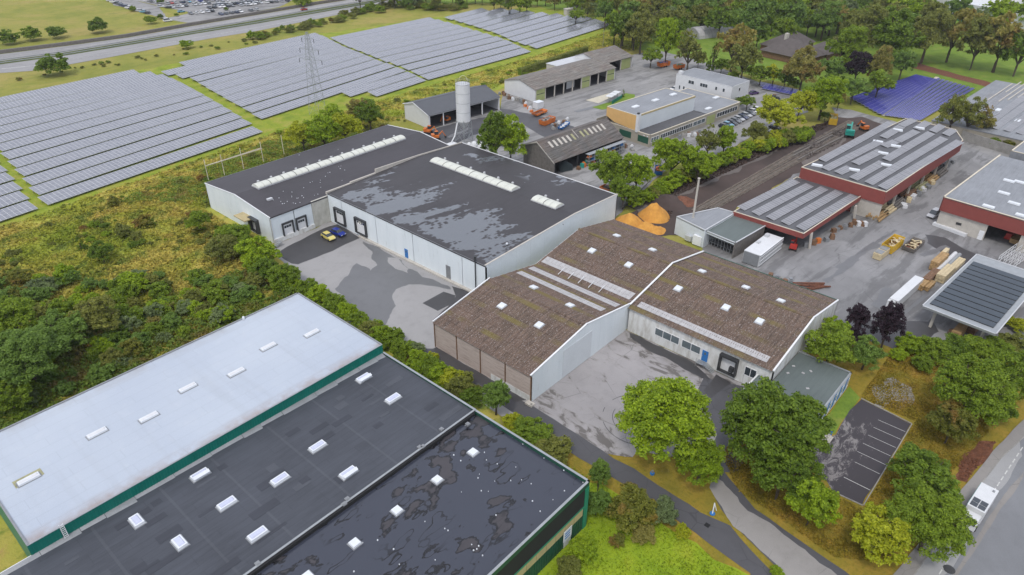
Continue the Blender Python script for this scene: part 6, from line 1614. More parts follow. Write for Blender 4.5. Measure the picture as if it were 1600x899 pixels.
skip(1302, 186, 6.5, 2.6, 2.4, radians(20), 'yellow_paint', 'waste_skip', 'yellow skip with green cuttings at the far end of the rail yard', 'sheet_mossy')
skip(843, 176.5, 6.6, 2.4, 1.2, radians(3), 'orange_paint', 'tipping_trailer', 'empty orange tipper body parked farther from the boarded shed', None, 'trailer', wheels=True)
skip(855, 188.5, 6.6, 2.6, 1.7, radians(3), 'orange_paint', 'tipping_trailer', 'orange skip full of rubble parked nearer the boarded shed', 'kerb', 'trailer')
skip(1037, 100, 6, 2.4, 2.2, radians(-15), 'orange_paint', 'tipping_trailer', 'orange trailer with blue cover left of the turquoise one at the wood', 'blue_paint', 'trailer', wheels=True)
skip(1061, 104, 5, 2.2, 2.0, radians(-20), 'orange_paint', 'tipping_trailer', 'smaller orange trailer with turquoise cover behind the white office', 'teal_paint', 'trailer', wheels=True)
skip(881, 196.5, 7.0, 1.6, .8, radians(14), 'blue_paint', 'flat_container', 'long low blue container on the depot yard', 'plastic_white', 'container')
skip(948, 296, 3.4, 2.4, 1.7, radians(85), 'orange_paint', 'small_skip', 'orange skip half under the tree behind the middle warehouse', 'timber_grey')
skip(1029, 266, 5, 2.2, 1.4, radians(30), 'blue_paint', 'small_skip', 'blue skip between the two leafy trees by the rail yard', 'orange_paint')
def machine(px, py, rot, mat, label, s=1.0, name='excavator'):
    x, y = G(px, py, .8); t = thing(name, label, 'machine', (x, y, .02), rot); t.scale = (s,) * 3
    for sy in (-.9, .9): part(t, 'track', M().box(-1.4, sy - .25, 0, 1.4, sy + .25, .7), 'tyre')
    part(t, 'body', M().box(-1.5, -1.0, .75, 1.0, 1.0, 1.5).box(-1.6, -.95, 1.5, -.5, .95, 2.0), mat)
    part(t, 'cab', M().box(-.2, .1, 1.5, .95, .95, 2.7), 'dark_glass'); part(t, 'roof', M().box(-.25, .05, 2.7, 1.0, 1.0, 2.8), mat)
    part(t, 'boom', M().ext([(.6, -.4, 1.3), (2.4, -.4, 3.0), (2.7, -.4, 2.9), (1.0, -.4, 1.1)], (0, .35, 0)), mat); part(t, 'arm', M().ext([(2.4, -.4, 3.0), (3.7, -.4, 1.0), (3.4, -.4, .9), (2.3, -.4, 2.7)], (0, .3, 0)), mat)
    part(t, 'bucket', M().ext([(3.2, -.6, 1.0), (3.9, -.6, 1.0), (3.8, -.6, .2), (3.2, -.6, .3)], (0, .8, 0)), 'dark_metal')
    return t
machine(669, 205, radians(-60), 'orange_paint', 'orange machine parked nearest the gable of the slate roofed shed', .9)
machine(681, 214, radians(-30), 'orange_paint', 'orange machine parked nearest the silo legs beside the warehouse roof', .9)
machine(698, 187, radians(180), 'orange_paint', 'orange machine inside an open bay of the slate roofed shed', .8)
machine(1327, 210, radians(20), 'teal_paint', 'teal track machine standing across the railway tracks', 1.35, 'track_machine')
machine(1350, 200, radians(60), 'orange_paint', 'orange machine beside the teal track machine on the rail yard', .9)
machine(1240, 385, radians(15), 'red_paint', 'small red loader under the edge of the low red canopy', .8, 'loader')
rnd = random.Random(8)
names = [('pallet_load', 'plastic_white', 'white'), ('pallet_load', 'grey_metal', 'grey'), ('pallet_load', 'orange_paint', 'orange'), ('pallet_load', 'brown_timber', 'brown'), ('pallet_load', 'kerb', 'pale grey'), ('pallet_load', 'teal_paint', 'teal')]
def goodsline(p, q, n, jit, where, pal, s=1.0, pool=names):
    for i in range(n):
        t_ = i / max(1, n - 1); px = p[0] + (q[0] - p[0]) * t_ + rnd.uniform(-jit, jit); py = p[1] + (q[1] - p[1]) * t_ + rnd.uniform(-jit, jit) * .5
        nm, mt, cl = pool[rnd.randrange(len(pool))] if pal is None else pool[pal[i % len(pal)]]; x, y = G(px, py, .4); b = M(); h = rnd.uniform(.5, 1.3) * s
        b.box(-.6 * s, -.5 * s, 0, .6 * s, .5 * s, .12); b.box(-.55 * s, -.45 * s, .12, .55 * s, .45 * s, h)
        if rnd.random() < .5: b.obox(.1, 0, h + .15, .8 * s, .6 * s, .3, .3)
        t = tag(part(None, nm, b, mt), f'{cl} pallet load {where}', 'pallet load', 'pallet loads ' + where); t.location = (x, y, .02); t.rotation_euler = (0, 0, rnd.uniform(0, 3))
goodsline((782, 145), (822, 163), 16, 3, 'stored beside the gable of the lime doored garages', None)
goodsline((822, 165), (832, 173), 4, 1.5, 'in orange heaps behind the tipper trailer', [2, 2, 0, 2])
goodsline((862, 200), (885, 186), 8, 3, 'beside the long blue container', None)
goodsline((905, 262), (918, 252), 6, 2.5, 'under the front of the storage racking', None)
goodsline((965, 228), (990, 232), 9, 4, 'in front of the dark green office doors', [4, 3, 0, 1])
goodsline((1065, 216), (1100, 206), 10, 4, 'scattered below the long office window band', [1, 4, 0, 3])
goodsline((1335, 348), (1352, 352), 6, 2, 'at the foot of the cream corner wall', [3, 3, 0])
goodsline((1210, 152), (1200, 158), 4, 1.5, 'by the black car behind the office', [3])
goodsline((1470, 262), (1490, 255), 5, 3, 'under the far end of the solar roofed hall', [1])
x, y = G(841, 165, 1); t = thing('white_container', 'small white container with flat lid on the depot yard', 'container', (x, y, 0), radians(-5))
part(t, 'body', M().box(-1.6, -1.2, .1, 1.6, 1.2, 2.4), 'plastic_white'); part(t, 'lid', M().box(-1.65, -1.25, 2.4, 1.65, 1.25, 2.5), 'skylight_white')
x, y = G(958, 153, 1); t = thing('picnic_shelter', 'small green shelter with white roof panels beside the sandy court', 'shelter', (x, y, 0), radians(10))
for sx in (-3, 0, 3): part(t, 'roof_panel', M().box(sx - 1.3, -1.2, 2.4, sx + 1.3, 1.4, 2.5), 'plastic_white'); part(t, 'wall', M().box(sx - 1.5, -1.8, 0, sx + 1.45, -1.6, 1.3), 'teal_cladding')
for sx in (-4, 4): part(t, 'post', M().box(sx - .1, -.1, 0, sx + .1, .1, 2.4), 'galvanised')
# timber stock under the open side of hall A
rnd = random.Random(21)
hx = lambda x, y: (HA[0] + x * cos(HAR) - y * sin(HAR), HA[1] + x * sin(HAR) + y * cos(HAR))
for i, (xx, mt, lb) in enumerate([(3, 'timber', 'orange boards stacked at the near corner'), (7, 'timber_pale', 'pale boards stacked second from the near corner'), (14, 'timber_grey', 'grey beams in the middle left'), (22, 'brown_timber', 'brown beams in the middle'), (30, 'sheet_mossy', 'mossy long poles in the middle right'), (38, 'timber', 'orange boards toward the far end'), (45, 'timber_grey', 'grey beams at the far end')]):
    t = thing('timber_stock', lb + ' of the open side of the solar hall', 'timber', (*hx(xx, 1.8), 0), HAR)
    for k in range(7): part(t, 'board', M().obox(rnd.uniform(-.5, .5), -2.2 + k * .55, .5 + .35 * (k % 3), 6.2, .4, .5 + .3 * (k % 2), rnd.uniform(-.03, .03)), mt)
for i, (px, py) in enumerate([(1427, 308), (1420, 313), (1435, 303), (1412, 322), (1455, 285), (1448, 292), (1440, 296)]):
    x, y = G(px, py, .4); b = M(); b.obox(0, 0, .5, 2.2, 1.2, .9, .2 * i); b.obox(.2, .1, 1.0, 1.4, .8, .3, .5 * i)
    t = tag(part(None, 'pallet_load', b, ['plastic_white', 'timber_pale', 'grey_metal'][i % 3]), f"{['white', 'pale wooden', 'grey'][i % 3]} pallet load outside the open side of the solar roofed hall", 'pallet load', 'pallet loads outside the open hall side'); t.location = (x, y, .02)
# lumber under the striped canopy
for i, (dx, dy) in enumerate([(3, -7), (7, -8.5), (12, -10)]):
    t = thing('timber_pack', ['orange', 'brown', 'pale'][i] + ' timber pack stored under the striped canopy', 'timber pack', (HC[0] + dx * cos(HCR) - dy * sin(HCR), HC[1] + dx * sin(HCR) + dy * cos(HCR), 0), HCR)
    for k in range(4): part(t, 'board', M().box(-2, -.8, .1 + k * .4, 2, .8, .45 + k * .4), ['timber', 'brown_timber', 'timber_pale'][i])
x, y = G(1585, 400, 1); t = thing('ladder_frame', 'stack of white aluminium frames behind the striped canopy', 'frames', (x, y, 0), radians(-10))
for i in range(4):
    for z in (.3, 1.2, 2.0): part(t, 'rail', M().box(-5, -1.8 + i * 1.1, z, 5, -1.72 + i * 1.1, z + .1), 'white_trim')
    for k in range(6): part(t, 'upright', M().box(-5 + k * 1.95, -1.8 + i * 1.1, 0, -4.9 + k * 1.95, -1.72 + i * 1.1, 2.1), 'white_trim')
# red girders by the brown hall corner
x, y = G(1268, 447, .5); t = thing('girder_heap', 'heap of rusty girders behind the far eave of the brown hall', 'girders', (x, y, 0), radians(-40))
for i in range(5): part(t, 'girder', M().obox(rnd.uniform(-1, 1), i * .5 - 1, .25 + .1 * i, 7, .25, .3, rnd.uniform(-.25, .25)), 'rust')
goodsline((1262, 384), (1300, 372), 5, 3, 'under the low red canopy', [1, 3, 2])
goodsline((1300, 362), (1330, 352), 5, 3, 'between the low canopy and the cream corner wall', [3, 1])
goodsline((1488, 520), (1540, 500), 6, 4, 'under the striped canopy', [3, 1, 0])
goodsline((1205, 430), (1235, 440), 5, 3, 'behind the brown roof near the steel container', [3, 1, 4])
# orange sand piles
def pile(px, py, R, H, mat, label, seed, name='sand_pile'):
    x, y = G(px, py, H * .4); n1, n2 = 12, 28; vs = [(0, 0, H)]; fs = []
    for i in range(1, n1 + 1):
        for j in range(n2):
            a = 2 * pi * j / n2; rr = R * i / n1 * (1 + .18 * mnoise.noise(Vector((cos(a) * 1.3, sin(a) * 1.3, seed)))); t_ = i / n1
            z = H * (1 - t_ ** 1.25) * (1 + .18 * mnoise.noise(Vector((cos(a) * rr * .4, sin(a) * rr * .4, seed + 5)))) + .18 * mnoise.noise(Vector((cos(a) * rr, sin(a) * rr, seed)))
            vs.append((rr * cos(a), rr * sin(a), max(-.05, z) if i < n1 else -.05))
    for j in range(n2): fs.append((0, 1 + j, 1 + (j + 1) % n2))
    for i in range(n1 - 1):
        for j in range(n2): a = 1 + i * n2; fs.append((a + j, a + n2 + j, a + n2 + (j + 1) % n2, a + (j + 1) % n2))
    o_ = tag(part(None, name, M().add(vs, fs), mat, smooth=True), label, 'pile'); o_.location = (x, y, 0); return o_
pile(983, 342, 3.9, 2.8, 'orange_sand', 'left of the two large heaps of orange sand beside the tree', 1)
pile(1024, 330, 4.2, 4.0, 'orange_sand', 'tallest heap of orange sand behind the brown roof', 2)
pile(1008, 352, 2.9, 1.5, 'orange_sand', 'low front heap of orange sand against the brown roof', 3)
pile(1027, 358, 2.4, 1.2, 'orange_sand', 'small pale heap of orange sand nearest the boiler house', 4)
pile(1040, 312, 6.0, 2.2, 'ballast_dark', 'dark earth heap between the trees and the orange sand', 5, 'earth_pile')
pile(1068, 312, 3.5, 1.6, 'rust', 'reddish rubble heap in front of the chimney pole', 6, 'rubble_pile')
x, y = G(1098, 640); 
sg = thing('entrance_sign', 'white sign board on the front of the green and black hall', 'sign', (XR - 4.6, YF - .12, 0))
part(sg, 'board', M().box(-.9, -.06, 1.6, .9, 0, 3.6), 'plastic_white')
for i in range(3): part(sg, 'blue_strip', M().box(-.6, -.08, 2.0 + i * .5, .5, -.06, 2.2 + i * .5), 'blue_paint')
x, y = G(1113, 803); t = thing('marker_post', 'white bent post with blue foot at the tip of the grass strip', 'post', (x, y, 0))
part(t, 'pole', M().cyl((0, 0, .1), (.3, .1, 1.9), .09, n=6).cyl((.3, .1, 1.9), (.5, -.3, .5), .06, n=6), 'white_trim'); part(t, 'foot', M().cyl((0, 0, 0), (0, 0, .12), .4, n=12), 'blue_paint')
x, y = G(1019, 741); t = thing('water_valve', 'blue hydrant ring on the grass strip under the large oak', 'hydrant', (x, y, 0))
part(t, 'ring', M().cyl((0, 0, 0), (0, 0, .3), .35, n=12), 'blue_paint'); part(t, 'cap', M().cyl((0, 0, .35), (0, 0, .7), .2, n=8), 'grey_metal')
x, y = G(1105, 821); t = tag(part(None, 'drain_cover', M().box(-.35, -.35, 0, .35, .35, .03), 'black_gap'), 'square black drain cover on the access road', 'drain'); t.location = (x, y, .02)

# ================================================================== VEGETATION
def leaf_mesh(name, C, Nn, size, seed, fold=.25, elong=1.35):
    """C: centres (n,3), Nn: normals (n,3), size (n,) -> folded leaf clump quads"""
    rg = np.random.default_rng(seed); n = len(C)
    Nn = Nn / (np.linalg.norm(Nn, axis=1, keepdims=True) + 1e-9)
    r = rg.normal(size=(n, 3)); U = np.cross(Nn, r); U /= (np.linalg.norm(U, axis=1, keepdims=True) + 1e-9); V = np.cross(Nn, U)
    s = size[:, None]; k = fold
    P = np.stack([C - U * s * elong, C - V * s * .8 + Nn * s * k * rg.uniform(-1, 1, (n, 1)), C + U * s * elong, C + V * s * .8 + Nn * s * k * rg.uniform(-1, 1, (n, 1))], 1).reshape(-1, 3)
    me = bpy.data.meshes.new(name); me.vertices.add(4 * n); me.vertices.foreach_set('co', P.astype('f').ravel())
    me.loops.add(4 * n); me.loops.foreach_set('vertex_index', np.arange(4 * n, dtype='i'))
    me.polygons.add(n); me.polygons.foreach_set('loop_start', np.arange(0, 4 * n, 4, dtype='i')); me.polygons.foreach_set('loop_total', np.full(n, 4, 'i'))
    me.update(calc_edges=True); me.materials.append(None); return me
def crown_mesh(seed, n, K, leaf, kind='round', lob=(.26, .42), sub=11):
    """lobes carried by limbs; every lobe is a cluster of small leafy clumps with gaps between them"""
    rg = np.random.default_rng(seed); cs = []; rs = []
    tries = 0
    while len(cs) < K:
        tries += 1
        d = rg.normal(size=3); d /= np.linalg.norm(d)
        if kind == 'shrub' and d[2] < -.2: continue
        if d[2] < -.55: continue
        rr = rg.uniform(.50, .70) if len(cs) > K // 6 else rg.uniform(.1, .4)
        p = d * rr
        if kind == 'cone':
            h = rg.uniform(-1, .85); w = (1 - (h + 1) / 2) ** .75 * .8; a = rg.uniform(0, 2 * pi); p = np.array([w * cos(a) * rg.uniform(.3, 1), w * sin(a) * rg.uniform(.3, 1), h])
        if kind == 'oval': p = np.array([d[0] * rr * .85, d[1] * rr * .85, d[2] * .72])
        if kind == 'loose': p = d * rg.uniform(.3, .85)
        r_ = rg.uniform(*lob) * (1 if kind != 'cone' else .7 * (1.15 - (p[2] + 1) / 2))
        if tries < 4000 and kind not in ('cone',) and any(np.linalg.norm(p - q) < .62 * max(r_, r2) for q, r2 in zip(cs, rs)): continue
        cs.append(p); rs.append(r_)
    cs = np.array(cs); rs = np.array(rs)
    S = []; SR = []
    for c, r_ in zip(cs, rs):
        for _ in range(sub):
            d = rg.normal(size=3); d /= np.linalg.norm(d)
            if d[2] < -.5: d[2] *= -.5
            S.append(c + d * r_ * rg.uniform(.62, .98) * np.array([1, 1, .88])); SR.append(r_ * rg.uniform(.30, .48))
    S = np.array(S); SR = np.array(SR)
    # clumps swallowed by a neighbouring lobe are left out
    dl = (np.linalg.norm(S[:, None] - cs[None], axis=2) / rs[None]).min(1); ok = dl > .58; S = S[ok]; SR = SR[ok]
    m_ = n; li = rg.choice(len(S), m_, p=SR ** 2 / (SR ** 2).sum()); d = rg.normal(size=(m_, 3)); d /= np.linalg.norm(d, axis=1, keepdims=True)
    d[:, 2] = np.where(d[:, 2] < -.3, -d[:, 2] * .6, d[:, 2])
    P = S[li] + d * SR[li][:, None] * (rg.uniform(.25, 1.1, (m_, 1)) ** .5) * (1.0 if kind != 'loose' else 1.35)
    if kind not in ('loose', 'cone'):
        k2 = n // 5; d2 = rg.normal(size=(k2, 3)); d2 /= np.linalg.norm(d2, axis=1, keepdims=True); d2[:, 2] = np.abs(d2[:, 2]) * .9 - .1
        q = d2 * rg.uniform(.42, .66, (k2, 1)) * [1, 1, .85]
        if kind == 'oval': q = q * [.85, .85, 1]
        P = np.concatenate([P, q]); d = np.concatenate([d, d2])
    Nn = d * .8 + rg.normal(size=P.shape) * .55 + np.array([0, 0, .45])
    sz = leaf * rg.uniform(.6, 1.3, len(P))
    if kind == 'loose': Nn = d * .3 + rg.normal(size=P.shape)
    return leaf_mesh('crown', P, Nn, sz, seed + 1)
def core_mesh(seed, kind='round'):
    # dark inner branches so crowns are not hollow
    rg = random.Random(seed); b = M()
    for i in range(9):
        a = rg.uniform(0, 2 * pi); e = rg.uniform(.15, 1.2); q = (cos(a) * cos(e) * .72, sin(a) * cos(e) * .72, sin(e) * .75 - (0 if kind != 'cone' else .2)); b.cyl((0, 0, -.55), q, .035, .01, 5)
        c2 = rg.uniform(.4, .7); p = (q[0] * c2, q[1] * c2, -.55 + (q[2] + .55) * c2); a2 = a + rg.uniform(-.9, .9); b.cyl(p, (cos(a2) * .7, sin(a2) * .7, p[2] + rg.uniform(.1, .4)), .02, .006, 4)
    me = b.mesh('limb'); me.materials.append(MT['trunk_bark']); return me
PRO = {'big': [crown_mesh(s_, 24000, 30, .0225, 'round', (.26, .38), 16) for s_ in (11, 12, 13)],
       'mid': [crown_mesh(s_, 9500, 20, .034, 'round', (.28, .42), 12) for s_ in (21, 22, 23, 24)],
       'oval': [crown_mesh(s_, 9500, 22, .033, 'oval', (.26, .40), 12) for s_ in (31, 32, 33)],
       'cone': [crown_mesh(s_, 4500, 34, .045, 'cone', (.2, .34), 6) for s_ in (41, 42)],
       'loose': [crown_mesh(s_, 4200, 22, .034, 'loose', (.2, .34), 7) for s_ in (51, 52)],
       'shrub': [crown_mesh(s_, 3600, 14, .052, 'shrub', (.28, .46), 9) for s_ in (61, 62, 63, 64, 68)],
       'hshrub': [crown_mesh(s_, 9000, 20, .034, 'shrub', (.26, .42), 12) for s_ in (65, 66, 67)],
       'far': [crown_mesh(s_, 2600, 15, .062, 'round', (.28, .44), 8) for s_ in (71, 72, 73, 74, 75)],
       'farloose': [crown_mesh(s_, 2000, 18, .058, 'loose', (.22, .36), 6) for s_ in (81, 82, 83)]}
CORE = [core_mesh(s_) for s_ in (1, 2, 3)]
TRK = []
for s_ in range(3):
    rg_ = random.Random(s_); b = M(); px_, py_ = 0, 0; pr = [(0, 0, 0)]
    for k in range(1, 6): px_ += rg_.uniform(-.12, .12); py_ += rg_.uniform(-.12, .12); pr.append((px_, py_, k / 5))
    for k in range(5): b.cyl(pr[k], pr[k + 1], 1 - .1 * k + (.35 if k == 0 else 0), 1 - .1 * (k + 1), 8)
    me = b.mesh('trunk'); me.materials.append(MT['trunk_bark']); TRK.append(me)
TN = 0
def tree(px, py, rpx, ratio, kind, leaf, label, name='tree', cat='tree', group=None, zc=None, grp_scale=1.0):
    """px,py = crown centre in the photograph, rpx = horizontal half width there; ratio = crown height / width"""
    global TN; TN += 1; rn = random.Random(int(px * 13 + py * 7))
    z = 5.0
    for _ in range(6):
        x, y = G(px, py, z); dist = sqrt(x * x + y * y + (CAMH - z) ** 2); cosang = Vector((x, y, z - CAMH)).dot(FWD) / dist
        R = rpx / F_PX * dist * cosang * 1.1 * grp_scale; RZ = R * ratio
        z = RZ * .8 if kind in ('shrub', 'hshrub') else RZ * .92 + min(1.6, R * .22)
        if kind in ('shrub', 'hshrub'): z = RZ * .5
        if zc: z = zc
    t = thing(name, label, cat, (x, y, 0), rn.uniform(0, 6.28), group)
    me = rn.choice(PRO[kind])
    c = bpy.data.objects.new('crown', me); COL.objects.link(c); c.parent = t; c.location = (0, 0, z); c.scale = (R, R * rn.uniform(.93, 1.07), RZ)
    c.material_slots[0].link = 'OBJECT'; c.material_slots[0].material = MT['leaf_' + leaf]
    if kind not in ('shrub', 'hshrub'):
        k = bpy.data.objects.new('trunk', rn.choice(TRK)); COL.objects.link(k); k.parent = t; tr = max(.14, R * .05); k.scale = (tr, tr, max(.5, z - RZ * .3))
        if R > 3:
            l_ = bpy.data.objects.new('limb', rn.choice(CORE)); COL.objects.link(l_); l_.parent = t; l_.location = (0, 0, z); l_.scale = (R, R, RZ)
    return t
T = tree
# foreground and lower right
T(1040, 658, 74, .82, 'big', 'bright', 'large round bright green oak on the corner of the forecourt')
T(1096, 722, 38, 1.0, 'big', 'bright', 'smaller bright oak crown on the road side of the large oak')
T(1207, 672, 80, .95, 'big', 'dark', 'largest dark green broad tree between forecourt and annex')
T(1225, 735, 55, .9, 'big', 'dark', 'dark tree crown just below the largest dark green tree')
T(1272, 785, 42, 1.0, 'mid', 'bright', 'bright yellow green small tree under the largest dark tree')
T(1371, 838, 44, .9, 'mid', 'yellow', 'yellow green round tree standing alone on the lower verge')
T(1444, 745, 52, .74, 'mid', 'dark', 'dark green rounded tree above the low tree by the white van')
T(1455, 818, 59, .85, 'big', 'mid', 'big mid green tree whose crown almost touches the white van')
T(1520, 612, 58, .95, 'big', 'mid', 'large olive green tree right of the gravel patch')
T(1490, 661, 37, .92, 'mid', 'rusty', 'rust tinged olive tree in front of the large olive green tree')
T(1582, 590, 42, 1.0, 'mid', 'mid', 'tall green tree cut by the right picture edge above the pavement')
T(1562, 640, 26, 1.0, 'mid', 'dark', 'dark green tree beside the pavement below the edge tree')
T(1298, 545, 37, .95, 'mid', 'mid', 'green leafy tree pressed against the gable of the brown hall', )
T(1355, 552, 26, 1.0, 'mid', 'cool', 'cool green tree between the gable tree and the purple tree')
T(1305, 515, 22, 1.0, 'mid', 'bright', 'bright green top of a tree touching the brown hall corner')
T(1340, 497, 20, 1.1, 'oval', 'purple', 'smaller dark purple beech next to the tallest purple beech')
T(1389, 508, 27, 1.35, 'oval', 'purple', 'tallest dark purple beech in front of the white wrapped packs')
T(1336, 526, 16, .9, 'mid', 'purple', 'lowest dark purple beech squeezed between green trees')
for i, (a, b_, c_, d_, e_) in enumerate([(1425, 540, 24, 'bright', 'nearest the purple beeches'), (1455, 548, 27, 'mid', 'second from the purple beeches'), (1488, 545, 28, 'dark', 'left of the canopy post'), (1520, 548, 28, 'mid', 'below the middle of the canopy'), (1553, 548, 28, 'mid', 'below the right corner of the canopy'), (1586, 540, 28, 'olive', 'at the right picture edge under the canopy'), (1590, 508, 18, 'yellow', 'right of the canopy corner'), (1440, 570, 18, 'mid', 'on the lawn side of the hedge'), (1405, 556, 14, 'bright', 'tucked under the tallest purple beech')]):
    T(a, b_, c_, .72, 'hshrub', d_, f'leafy hedge bush {e_}', 'hedge_bush', 'bush', 'hedge bushes below the canopy')
T(775, 622, 25, 1.15, 'oval', 'cool', 'round cool green tree beside the corner of the black roof', )
T(800, 662, 20, .7, 'hshrub', 'yellow', 'bright yellow green bush beside the access road', 'bush', 'bush')
T(833, 680, 36, .6, 'hshrub', 'mid', 'long low olive green bush beside the black roof edge', 'bush', 'bush')
T(865, 705, 34, .7, 'hshrub', 'olive', 'low olive bush nearest the black roof corner', 'bush', 'bush')
T(936, 742, 20, 1.5, 'oval', 'cool', 'narrow upright dark tree right of the black roof corner')
T(932, 785, 22, 1.0, 'mid', 'cool', 'dark low tree under the narrow upright tree')
T(985, 795, 42, .8, 'hshrub', 'rusty', 'big brownish green bush above the bright lawn', 'bush', 'bush')
T(1033, 800, 26, .9, 'hshrub', 'grey', 'silvery green bush right of the big brownish bush', 'bush', 'bush')
T(1003, 833, 22, .6, 'hshrub', 'autumn', 'rust coloured low bush in front of the big brownish bush', 'bush', 'bush')
T(1066, 832, 13, 1.1, 'hshrub', 'yellow', 'small yellow green bush at the edge of the access road', 'bush', 'bush')
T(912, 858, 24, .7, 'hshrub', 'bright', 'bright green bush near the green wall of the black hall', 'bush', 'bush')
T(887, 888, 22, .7, 'hshrub', 'olive', 'olive bush at the bottom edge beside the green wall', 'bush', 'bush')
T(965, 845, 14, .6, 'shrub', 'rusty', 'small brown bush on the edge of the bright lawn', 'bush', 'bush')
T(1215, 897, 14, .6, 'shrub', 'bright', 'small bright bush at the bottom picture edge beside the road', 'bush', 'bush')
for i, (a, b_, c_, d_) in enumerate([(482, 452, 17, 'mid'), (500, 462, 16, 'bright'), (520, 476, 17, 'mid'), (540, 490, 16, 'bright'), (560, 505, 16, 'mid'), (578, 520, 16, 'olive'), (594, 528, 17, 'bright'), (612, 530, 20, 'mid'), (628, 548, 18, 'mid'), (649, 548, 12, 'grey'), (652, 568, 19, 'bright'), (672, 576, 19, 'mid'), (690, 590, 20, 'bright'), (708, 598, 20, 'yellow'), (722, 606, 22, 'olive'), (736, 622, 17, 'dark'), (676, 560, 10, 'yellow'), (590, 508, 9, 'bright'), (643, 540, 8, 'grey')]):
    T(a, b_, c_ * 1.25, .85, 'hshrub', d_, f'{ {"mid": "mid green", "bright": "bright green", "olive": "olive green", "grey": "silvery green", "yellow": "yellow green", "dark": "dark green"}[d_]} hedge bush between the foreground roofs and the wet yard', 'hedge_bush', 'bush', 'hedge bushes along the wet yard')
# behind the left warehouse
for a in [(472, 212, 27, 'yellow', 'yellow green tree at the left end of the clump behind the left warehouse'), (505, 208, 30, 'bright', 'bright green tree second in the clump behind the left warehouse'), (535, 200, 28, 'yellow', 'yellow green tree in the middle of the clump behind the left warehouse'), (520, 185, 20, 'bright', 'bright tree standing at the back of the clump behind the left warehouse'), (560, 175, 20, 'autumn', 'brownish tree top rising from the clump behind the left warehouse'), (577, 180, 22, 'dark', 'dark green tree at the right end of the clump behind the left warehouse'), (570, 150, 0, 0, 0)][:6]:
    T(a[0], a[1], a[2], 1.0 if a[2] < 24 else .85, 'mid', a[3], a[4])
T(773, 216, 29, 1.35, 'oval', 'dark', 'dark green half of the twin tree between silo and boarded shed', zc=10)
T(798, 218, 29, 1.3, 'oval', 'bright', 'brighter green half of the twin tree right of the silo', zc=9.5)
T(958, 268, 33, 1.0, 'mid', 'mid', 'dark green tree over the orange skip by the storage racking', zc=7.5)
T(996, 270, 30, 1.05, 'mid', 'bright', 'bright green tree beside the orange sand heaps', zc=7.5)
T(975, 300, 24, 1.0, 'mid', 'mid', 'mid green tree crown directly above the corner of the middle warehouse')
T(1052, 243, 32, 1.2, 'mid', 'bright', 'leafy tree beside the rail yard with pale blossoms', zc=7)
T(1093, 256, 26, 1.0, 'mid', 'bright', 'low bright green tree behind the top of the chimney pole')
T(1108, 222, 22, 1.2, 'loose', 'olive', 'thin olive tree in front of the office window band')
T(1133, 220, 19, 1.2, 'oval', 'bright', 'narrow bright green tree at the near end of the parked car row')
T(1180, 207, 18, 1.0, 'mid', 'olive', 'olive round tree below the parked car row')
T(1218, 178, 33, .82, 'mid', 'yellow', 'vivid yellow green tree at the far end of the office car park')
T(1252, 160, 22, 1.1, 'mid', 'yellow', 'yellow green tree between the vivid yellow tree and the tall green tree')
T(1288, 150, 30, 1.05, 'mid', 'bright', 'tall green tree above the yellow skip')
T(1312, 155, 12, 1.3, 'oval', 'autumn', 'slim golden tree at the left corner of the blue solar field')
for i in range(60):
    t_ = i / 59; px = 990 + 315 * t_ + rnd.uniform(-4, 4); py = 318 - 122 * t_ - 12 * sin(pi * t_) + rnd.uniform(-6, 6)
    if px > 1262: continue
    lf = rnd.choice(['bright', 'mid', 'olive', 'yellow', 'bright']); cw = {'mid': 'green', 'olive': 'olive', 'bright': 'bright green', 'yellow': 'yellow green'}[lf]; reg = 'at the orange sand end' if px < 1060 else 'in the middle' if px < 1160 else 'at the yellow skip end'
    T(px, py, rnd.uniform(12, 17) * (1 - .2 * t_), .95, 'shrub', lf, f'{cw} shrub {reg} of the rail yard hedge', 'hedge_shrub', 'shrub', 'shrubs along the rail yard')
# left scrub
for a in [(368, 372, 30, 'mid', 'tall green bush nearest the left end of the left warehouse'), (352, 392, 28, 'olive', 'olive bush just below the warehouse corner in the scrub'), (400, 400, 34, 'bright', 'bright green bush beside the external loading stair'), (380, 388, 24, 'mid', 'green bush between the two largest bushes near the stair'), (442, 438, 28, 'mid', 'green bush at the far corner of the pale blue roof'), (412, 425, 25, 'dark', 'dark green bush behind the pale blue roof corner'), (460, 448, 15, 'bright', 'bright green bush touching the corner of the pale blue roof')]:
    T(a[0], a[1], a[2], .85, 'hshrub', a[3], a[4], 'bush', 'bush')
T(308, 345, 17, 1.0, 'mid', 'mid', 'small green tree beside the dark ramp of the left warehouse')
T(157, 393, 17, .9, 'mid', 'dark', 'round dark green bush alone in the middle of the dry grass')
T(123, 378, 9, 1.4, 'cone', 'dark', 'small pointed dark green tree left of the round dark bush')
T(192, 362, 15, .9, 'shrub', 'olive', 'olive shrub above the round dark bush', 'shrub', 'shrub')
T(225, 348, 14, .9, 'shrub', 'rusty', 'rusty shrub in the middle of the scrubland', 'shrub', 'shrub')
T(178, 316, 12, .8, 'shrub', 'rusty', 'brownish shrub near the front solar row', 'shrub', 'shrub')
T(40, 560, 58, .8, 'big', 'cool', 'large cool green tree at the left picture edge above the pale blue roof')
T(95, 520, 38, .9, 'mid', 'cool', 'cool green tree beside the large tree at the left edge')
T(20, 500, 35, .9, 'mid', 'mid', 'mid green tree at the left picture edge behind the large tree')
T(150, 495, 34, .9, 'mid', 'olive', 'olive green tree in the thicket above the pale blue roof')
T(15, 620, 32, .8, 'mid', 'mid', 'green tree in the lower left corner above the pale blue roof')
poly_th = [G(-30, 440), G(120, 425), G(300, 405), G(440, 440), G(460, 455), G(420, 480), G(200, 585), G(-10, 680), G(-60, 690)]
